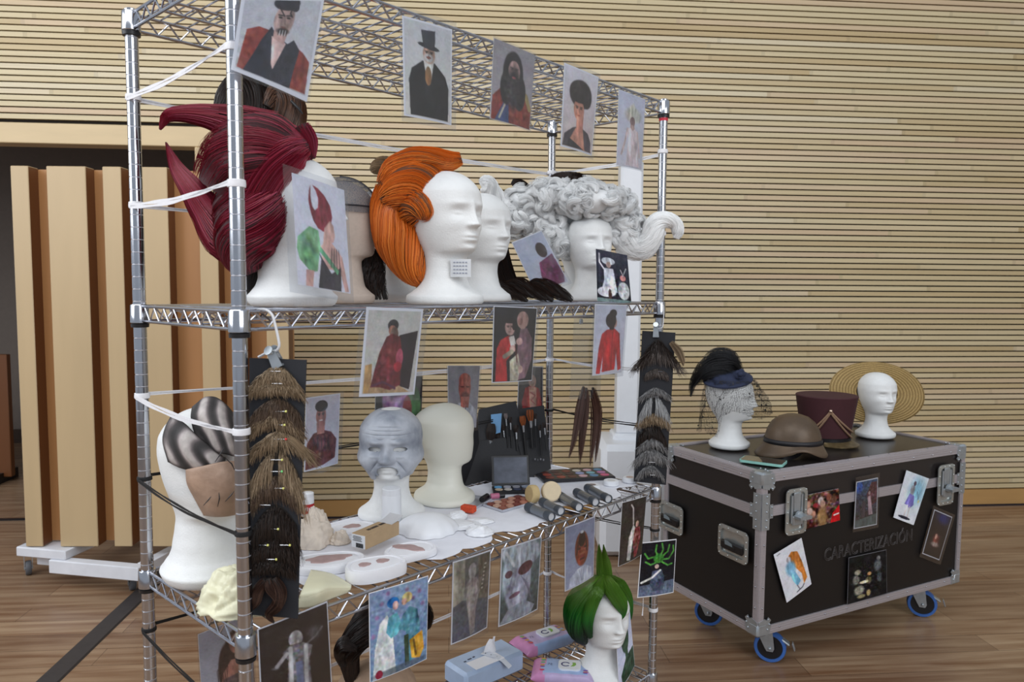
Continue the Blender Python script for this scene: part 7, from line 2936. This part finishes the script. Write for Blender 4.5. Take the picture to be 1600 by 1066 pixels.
# dangling pair at the bottom
t = thing('hair_piece', 'two dangling dark brown curls at the bottom of the near card', 'hairpiece', on_plane(425, 930, *cp1))
mb = MB()
for k, pts in enumerate((((420, 902), (408, 918), (402, 936), (392, 946), (388, 938)), ((432, 900), (442, 920), (438, 940), (424, 956), (432, 970)), ((424, 900), (428, 915), (440, 930), (436, 948), (420, 962)))):
    P_ = [on_plane(x, y, *cp1) + cp1[1] * .010 for (x, y) in pts]
    lock(mb, P_, [.006, .009, .009, .006, .0015], n=220, sr=.00045, seed=710 + k, spread=(.8, 1.2))
build('hair', mb, hair_mat('dark_auburn_hair', [(40, 28, 24), (60, 42, 36), (84, 60, 50)], .45), t)

cp2 = (rk(RKL, -.045, 1), vec((-.25, -1, .0)))
card('long black card pinned with grey moustaches, hanging at the front right post', [(1003.5, 517), (1055.5, 520), (1040.5, 758), (990, 752.5)], cp2)
hp2 = [
    (DK, 1028, 548, 50, 40, .6, .5, 'dark brown drooping moustache at the top of the right card', ()),
    (BG_, 1027, 558, 66, 34, .6, .45, 'ash brown wispy beard spreading wider than the top of the right card', ()),
    (BG_, 1026, 584, 36, 18, .3, .2, 'small ash grey moustache under the two topmost pieces of the right card', ((10, -4, None),)),
    (GR, 1025, 613, 46, 18, .6, .3, 'thin grey moustache arching above the silver walrus one on the right card', ()),
    (WG, 1022, 634, 48, 42, .6, .2, 'large silver walrus moustache on the right card', ((8, -14, None),)),
    (LT, 1021, 656, 52, 24, .4, .25, 'brownish grey moustache just under the silver walrus one', ()),
    (DK, 1019, 676, 44, 34, .5, .2, 'dark grey-brown moustache in the middle of the lower right card', ()),
    (GR, 1019, 693, 44, 22, .5, .3, 'grey moustache, third from the bottom of the right card', ()),
    (GR, 1018, 713, 54, 28, .45, .35, 'wide grey drooping moustache, second from the bottom of the right card', ((6, 8, None),)),
    (GR, 1016, 735, 42, 20, .6, .25, 'small grey arched moustache above the bottom edge of the right card', ((8, 6, None),)),
]
for i, (m_, cx, cy, w_, h_, ar, sw, lab, pins) in enumerate(hp2):
    hair_piece(lab, cp2, cx, cy, w_, h_, m_, n=360, arch=ar, sweep=sw, gap=.12 if i == 4 else 0, seed=40 + i, pins=pins, depth=.012, sr=.0006)
mb = MB()
P_ = [on_plane(x, y, *cp2) + cp2[1] * .008 for (x, y) in ((1048, 534), (1060, 548), (1066, 562), (1068, 572))]
lock(mb, P_, [.006, .010, .007, .001], n=200, sr=.0005, seed=720, core=False, spread=(.1, 1.3))
build('side_wisp', mb, LT, [o for o in COL.objects if o.get('label', '').startswith('ash brown wispy')][0])


def hook(label, pts, plane, r):
    P_ = [on_plane(x, y, plane[0] + plane[1] * o, plane[1]) for (x, y, o) in pts]
    mb = MB()
    mb.tube(catmull(P_, 40), r, 8)
    return tag(build('wire_hook', mb, mat('white_coated_wire_%d' % len(bpy.data.materials), (222, 224, 228), .35)), label, 'hook')


def bulldog(label, px, plane, L_, wd, ang):
    O = on_plane(px[0], px[1], *plane)
    ex = vec(on_plane(px[0] + 1, px[1], *plane) - O)
    ey = vec(on_plane(px[0], px[1] + 1, *plane) - O)
    n = vec(plane[1])
    c, s = math.cos(ang), math.sin(ang)
    u = ex * c + ey * s
    v = -ex * s + ey * c
    t = thing('bulldog_clip', label, 'clip', O)
    mb = MB()
    mb.prism([(-wd * .38, -L_ * .5), (wd * .38, -L_ * .5), (wd * .5, L_ * .5), (-wd * .5, L_ * .5)], .006, .0075, O, [u, v, n])
    mb.prism([(-wd * .5, L_ * .38), (wd * .5, L_ * .38), (wd * .5, L_ * .5), (-wd * .5, L_ * .5)], -.001, .008, O, [u, v, n])
    mb.prism([(-wd * .38, -L_ * .5), (wd * .38, -L_ * .5), (wd * .5, L_ * .5), (-wd * .5, L_ * .5)], -.008, -.0065, O, [u, v, n])
    b_ = build('jaw', mb, STEEL, t)
    mb = MB()
    mb.tube([O - v * L_ * .15 - u * wd * .42, O - v * L_ * .15 + u * wd * .42], .005, 12)
    build('spring', mb, STEEL, t)
    for k in (-1, 1):
        mb = MB()
        q = O - v * L_ * .62 + n * k * .012
        mb.lathe([(wd * .42, -.001), (wd * .42, .001)], q, 20, [u, vec(v + n * k * .5), vec(n - v * k * .5)])
        mb.bbox(O - v * L_ * .48 + n * k * .008, (wd * .3, L_ * .3, .0015), .0005, [u, vec(v - n * k * .35), vec(np.cross(u, v - n * k * .35))])
        build('finger_lever', mb, STEEL, t)
    return t


hook('white wire hook hanging the near moustache card from the middle shelf', [(399, 487, -.03), (405, 484, -.012), (415, 484, .0), (425, 492, .004), (430, 508, .004), (435, 530, .004), (436, 542, .003), (430, 549, .0), (420, 550, -.006), (404, 558, -.01)], cp1, .0023)
bulldog('steel bulldog clip gripping the top of the near moustache card', (431, 562), cp1, .030, .019, -.45)
hook('thin white wire hook on the front right post, above the grey moustache card', [(1022, 473, -.01), (1029, 471.5, .012), (1036, 477, .02), (1037, 490, .02), (1036, 508, .02), (1033, 513, .02), (1028, 514, .01)], cp2, .0013)
bulldog('steel bulldog clip at the top of the grey moustache card', (1025, 518), cp2, .034, .018, 0)

# ================================================================== LOWEST SHELF (D)
SDz = SD + .0004


def dz_(px, py, dz=0.0):
    return on_z(px, py, SDz + dz)


P9 = dz_(940, 1056)
foam_head('white foam head on the lowest shelf under the green wig', P9, math.radians(-62), H=.305, base=.95)
Y9 = P9[1]
GRN_, nt_, b_ = nodes('green_ombre_hair')
tc_ = N(nt_, 'ShaderNodeTexCoord')
sp_ = N(nt_, 'ShaderNodeSeparateXYZ')
nt_.links.new(tc_.outputs['Object'], sp_.inputs[0])
g_ = N(nt_, 'ShaderNodeNewGeometry')
ad = N(nt_, 'ShaderNodeMath', operation='MULTIPLY_ADD')
ad.inputs[1].default_value = .05
nt_.links.new(g_.outputs['Random Per Island'], ad.inputs[0])
nt_.links.new(sp_.outputs[2], ad.inputs[2])
mr_ = N(nt_, 'ShaderNodeMapRange')
mr_.inputs[1].default_value = -.015
mr_.inputs[2].default_value = .24
nt_.links.new(ad.outputs[0], mr_.inputs[0])
rp_ = N(nt_, 'ShaderNodeValToRGB')
el = rp_.color_ramp.elements
el[0].position, el[0].color = .12, (*lin((16, 26, 24)), 1)
el[1].position, el[1].color = 1, (*lin((96, 136, 44)), 1)
for p_, c_ in ((.36, (24, 78, 38)), (.52, (40, 126, 48)), (.72, (84, 130, 46))):
    k = el.new(p_)
    k.color = (*lin(c_), 1)
nt_.links.new(mr_.outputs[0], rp_.inputs[0])
nt_.links.new(rp_.outputs[0], b_.inputs['Base Color'])
b_.inputs['Roughness'].default_value = .42
HCORE[GRN_.name] = GRN_
gw = thing('green_wig', 'green bob wig with two pointed spikes and dark tips', 'wig', P9 + Z3 * .135)
mb = MB()
for k, pts in enumerate((
        [(945, 905, -.02, 8), (925, 925, -.06, 14), (905, 955, -.06, 17), (902, 985, -.05, 15), (915, 1005, -.04, 5)],
        [(943, 905, 0, 8), (912, 925, -.03, 15), (895, 950, -.02, 14), (897, 980, 0, 13), (910, 1003, 0, 5)],
        [(942, 905, .03, 8), (915, 920, .03, 16), (900, 945, .04, 14), (902, 975, .05, 12), (915, 998, .04, 5)],
        [(944, 904, -.03, 6), (935, 922, -.075, 10), (924, 945, -.09, 10), (918, 970, -.085, 9), (922, 996, -.07, 4)],
        [(948, 904, -.03, 6), (955, 920, -.075, 12), (968, 940, -.08, 12), (973, 956, -.07, 6), (970, 968, -.07, 2)],
        [(948, 904, 0, 8), (966, 918, -.03, 14), (978, 935, -.02, 10), (982, 955, 0, 7), (984, 968, .0, 3)],
        [(947, 905, .03, 8), (962, 918, .03, 16), (974, 935, .05, 14), (976, 960, .06, 12), (972, 985, .06, 6)],
        [(944, 905, .06, 8), (945, 920, .08, 22), (940, 950, .09, 24), (940, 985, .09, 18), (940, 1005, .08, 8)],
        [(945, 906, 0, 10), (945, 915, -.01, 26), (944, 925, 0, 34), (944, 935, .03, 36)])):
    plock(mb, [(x, y, Y9 + d, r) for (x, y, d, r) in pts], n=360, sr=.0006, seed=500 + k, t0=(0, .1), t1=(.85, 1.02))
build('hair', mb, GRN_, gw)
for k, pts in enumerate(([(940, 900, 0, 8), (938, 880, 0, 6), (936.5, 865, 0, 3.5), (936, 850, 0, .5)], [(948, 900, 0, 9), (947, 882, 0, 7), (945, 868, 0, 4), (943, 851, 0, .5)])):
    mb = MB()
    plock(mb, [(x, y, Y9 + d - .0, r) for (x, y, d, r) in pts], n=260, sr=.0006, seed=520 + k)
    build('spike', mb, GRN_, gw)
mb = MB()
A = np.linspace(0, 2 * math.pi, 25)
cb = on_y(944, 900, Y9)
mb.tube(cb + np.stack([.021 * np.cos(A), .019 * np.sin(A), 0 * A], -1), .0018, 6)
build('hair_tie', mb, mat('dark_green_tie', (50, 70, 30), .6), gw)


# ---- wet wipes packs
def wipes(label, c, yaw, L_, W_, H_, seed, mats_):
    ax = zframe(c, yaw=yaw)
    t = thing('wipes_pack', label, 'wipes', c)
    nu, nv = 28, 20
    for side in (1,):
        mb = MB()
        rings = []
        for u in np.linspace(-1, 1, nu):
            ring = []
            for a in np.linspace(0, 2 * math.pi, nv, endpoint=False):
                ca, sa = math.cos(a), math.sin(a)
                sx = math.copysign(abs(ca) ** .45, ca)
                sz = math.copysign(abs(sa) ** .6, sa)
                e = max(0.0, 1 - max(0, (abs(u) - .72) / .28) ** 1.6)
                hh = H_ / 2 * (.06 + .94 * e ** .7)
                wob = 1 + .03 * math.sin(u * 14 + a * 3 + seed)
                ring.append(c + ax[0] * u * L_ / 2 + ax[1] * sx * W_ / 2 * (1 + .04 * (1 - e)) + Z3 * (H_ / 2 + hh * sz * wob))
            rings.append(ring)
        mb.grid(np.array(rings), closed_u=True)
        for k, f in enumerate(mb.f):
            q = np.mean([np.vstack(mb.v)[i] for i in f], 0) - c
            uu = (q @ ax[0]) / (L_ / 2)
            vv = (q @ ax[1]) / (W_ / 2)
            mb.m[k] = 1 if uu < -.62 + .1 * math.sin(vv * 4) else (2 if (vv < -.75 or uu > .8) else 0)
        build('pack', mb, mats_, t, sharp=0)
    lid = c + Z3 * (H_ + .001) + ax[0] * L_ * .10
    mb = MB()
    mb.prism(rrect(L_ * .36, W_ * .52, .014), -.003, .004, lid, ax)
    ld = build('lid', mb, WHITEP, t)
    mb = MB()
    # round printed emblem: a dark swirl and a green leaf
    A = np.linspace(.5, 5.6, 24)
    mb.tube([lid + Z3 * .0044 + ax[0] * (-.012 + .012 * math.cos(a)) + ax[1] * (.011 * math.sin(a)) for a in A], .0022, 6, flat=(1, .25))
    build('lid_emblem', mb, mat('indigo_print_%d' % seed, (50, 56, 110), .4), ld)
    mb = MB()
    mb.prism([(.004, -.012), (.014, -.010), (.020, .0), (.018, .012), (.008, .012), (.010, .0)], .0040, .0046, lid, ax)
    build('lid_leaf', mb, mat('green_print_%d' % seed, (130, 176, 80), .4), ld)
    rg = np.random.default_rng(seed)
    for (col_, n_) in (((206, 60, 90), 3), ((206, 150, 70), 5), ((96, 170, 120), 3), ((120, 80, 160), 4)):
        mb = MB()
        for i in range(n_):
            uu, vv = rg.choice([-.38, -.48, -.56, .45, .55]) * L_ + rg.normal(0, .004), rg.uniform(-.32, .32) * W_
            uu = max(-.33 * L_, min(.36 * L_, uu))
            mb.sphere(c + Z3 * (H_ + .0002) + ax[0] * uu + ax[1] * vv, .006, 10, 6, (1.3, .8, .12))
        build('printed_motif', mb, mat('motif_%d_%d' % (seed, len(bpy.data.materials)), col_, .4), t)
    # the number on the pack
    fc = bpy.data.curves.new('n', 'FONT')
    fc.body = '72'
    fc.size = .016
    fo = bpy.data.objects.new('n', fc)
    COL.objects.link(fo)
    bpy.context.view_layer.update()
    tm = bpy.data.meshes.new_from_object(fo.evaluated_get(bpy.context.evaluated_depsgraph_get()))
    bpy.data.objects.remove(fo)
    V_ = np.array([v.co[:] for v in tm.vertices])
    mb = MB()
    o_ = c + Z3 * (H_ + .0012) - ax[0] * L_ * .26 - ax[1] * W_ * .02
    mb.add(o_ + np.outer(V_[:, 0], ax[0]) + np.outer(V_[:, 1], ax[1]), [list(p.vertices) for p in tm.polygons])
    build('number_print', mb, mat('grey_blue_print_%d' % seed, (90, 96, 140), .4), t, smooth=False)
    return t


LIL = mat('lilac_film', (188, 172, 210), .3, noise=.12, scale=40)
PNKF = mat('pink_film', (206, 140, 186), .3, noise=.1, scale=40)
BLF = mat('pale_blue_film', (160, 184, 224), .3, noise=.1, scale=40)
wipes('lilac and pink wet wipes pack, the farther of two, beside the shelf edge', dz_(848, 1012), RKA - .22, .205, .10, .046, 3, [LIL, PNKF, BLF])
wipes('pink and blue wet wipes pack lying in front of the other, below the green wig', dz_(880, 1060), RKA - .95, .19, .11, .040, 5, [BLF, PNKF, LIL])

# ---- tissue pack
tb = dz_(757, 1056)
ax = zframe(tb, yaw=RKA - .12)
TB = mat('pale_blue_tissue_film', (172, 192, 220), .35, noise=.06, scale=30, bump=.2, bscale=30)
t = thing('tissue_pack', 'pale blue soft tissue pack with a white tissue pulled out', 'tissues', tb)
mb = MB()
mb.bbox(tb + Z3 * .0325, (.23, .115, .065), .010, ax)
pk = build('pack', mb, TB, t)
mb = MB()
G = []
for j in range(7):
    v = j / 6
    G.append([tb + ax[0] * (.02 + (u - .5) * .05 * (1 - .5 * v)) + ax[1] * (.006 * math.sin(u * 6 + v * 3)) + Z3 * (.064 + .046 * v) + ax[0] * .012 * v for u in np.linspace(0, 1, 7)])
mb.slab(G, .0012, (0, -1, 0))
build('tissue', mb, mat('white_tissue', (236, 236, 240), .85), t)
mb = MB()
for (u, v, w_) in ((-.05, .01, .014), (-.033, .012, .008), (-.07, .006, .008)):
    mb.box(tb + ax[0] * u + ax[1] * v + Z3 * .0655, (w_, .005, .0006), ax)
build('printed_mark', mb, mat('dark_print', (50, 56, 80), .5), pk)
mb = MB()
s0 = tb + ax[0] * .0 + ax[1] * .012 + Z3 * .068
dr = vec(ax[0] * .35 - ax[1] * .94)
mb.ribbon([s0, s0 + dr * .05 + Z3 * .002, s0 + dr * .075 - Z3 * .004, s0 + dr * .10 - Z3 * .02], .02, .0012, up=np.cross(dr, Z3))
st_ = build('punched_strip', mb, mat('clear_white_strip', (210, 216, 226), .3))
tag(st_, 'white strip with punched holes lying across the blue tissue pack', 'strip')
mb = MB()
for k in range(3):
    mb.lathe([(.002, 0), (.002, .0004)], s0 + dr * (.012 + .02 * k) + Z3 * .0016, 10)
o_ = build('hole', mb, BLACKP, st_)
mb = MB()
q_ = tb + ax[0] * -.02 - ax[1] * .03 + Z3 * .0655
mb.box(q_ + Z3 * .001, (.11, .05, .0012), ax)
o_ = tag(build('paper_note', mb, PAPER), 'white paper slip with a small dark sketch on the tissue pack', 'paper')
mb = MB()
for k in range(4):
    mb.tube([q_ + Z3 * .0022 + ax[0] * (.03 + .004 * k) + ax[1] * (.002 * k), q_ + Z3 * .0022 + ax[0] * (.036 + .003 * k) - ax[1] * (.008 - .003 * k)], .0006, 5)
build('sketch_lines', mb, BLACKP, o_)

# ---- dark curly wig on a tan covered head, white cloth beside it
PW = rk_px(596, .2, SDz)
YW = PW[1]
foam_head('tan covered wig head on the lowest shelf under the dark wig', PW, math.radians(-10), H=.30, fmat=mat('tan_canvas', (168, 142, 120), .85, noise=.1, scale=60, bump=.3, bscale=600), smooth_head=True, neck=1.2, scale_w=1.1)
dw = thing('dark_curly_wig', 'dark brown tied wig half hidden behind the print of the kissing couple', 'wig', PW + Z3 * .15)
mb = MB()
mass(mb, [(640, 955, YW, 18), (610, 958, YW, 34), (578, 975, YW - .02, 28), (556, 1000, YW - .03, 20), (545, 1022, YW - .03, 17), (548, 1046, YW - .03, 13), (552, 1075, YW - .03, 9)], n=900, subs=16, twist=2.5, seed=600, wob=.2)
mass(mb, [(560, 1010, YW - .05, 10), (540, 1006, YW - .05, 12), (532, 1020, YW - .05, 10), (538, 1040, YW - .05, 7)], n=260, subs=5, seed=601)
mass(mb, [(600, 950, YW + .02, 30), (640, 965, YW + .02, 36), (655, 985, YW + .03, 22)], n=300, subs=8, seed=602)
build('hair', mb, DBR, dw)
CLO = mat('white_cloth', (218, 220, 226), .8, noise=.05, scale=14, bump=.3, bscale=30)
crumple('white_cloth', 'crumpled white cloth to the right of the tan wig head on the lowest shelf', 'cloth', rk_px(655, .16, SDz), (.075, .06, .15), CLO, 77, 14)

# white tag with tassel under the tentacle print
mb = MB()
q0, q1 = on_plane(1005, 935, rk(RKL, -.03, 1), FN), on_plane(1003.5, 962, rk(RKL, -.03, 1), FN)
mb.tube([q0, q0 * .5 + q1 * .5 + LD * .002, q1], [.0008, .0008, .0022], 6)
tag(build('ribbon_end', mb, WHITER), 'loose white ribbon end dangling from the front right post', 'ribbon')
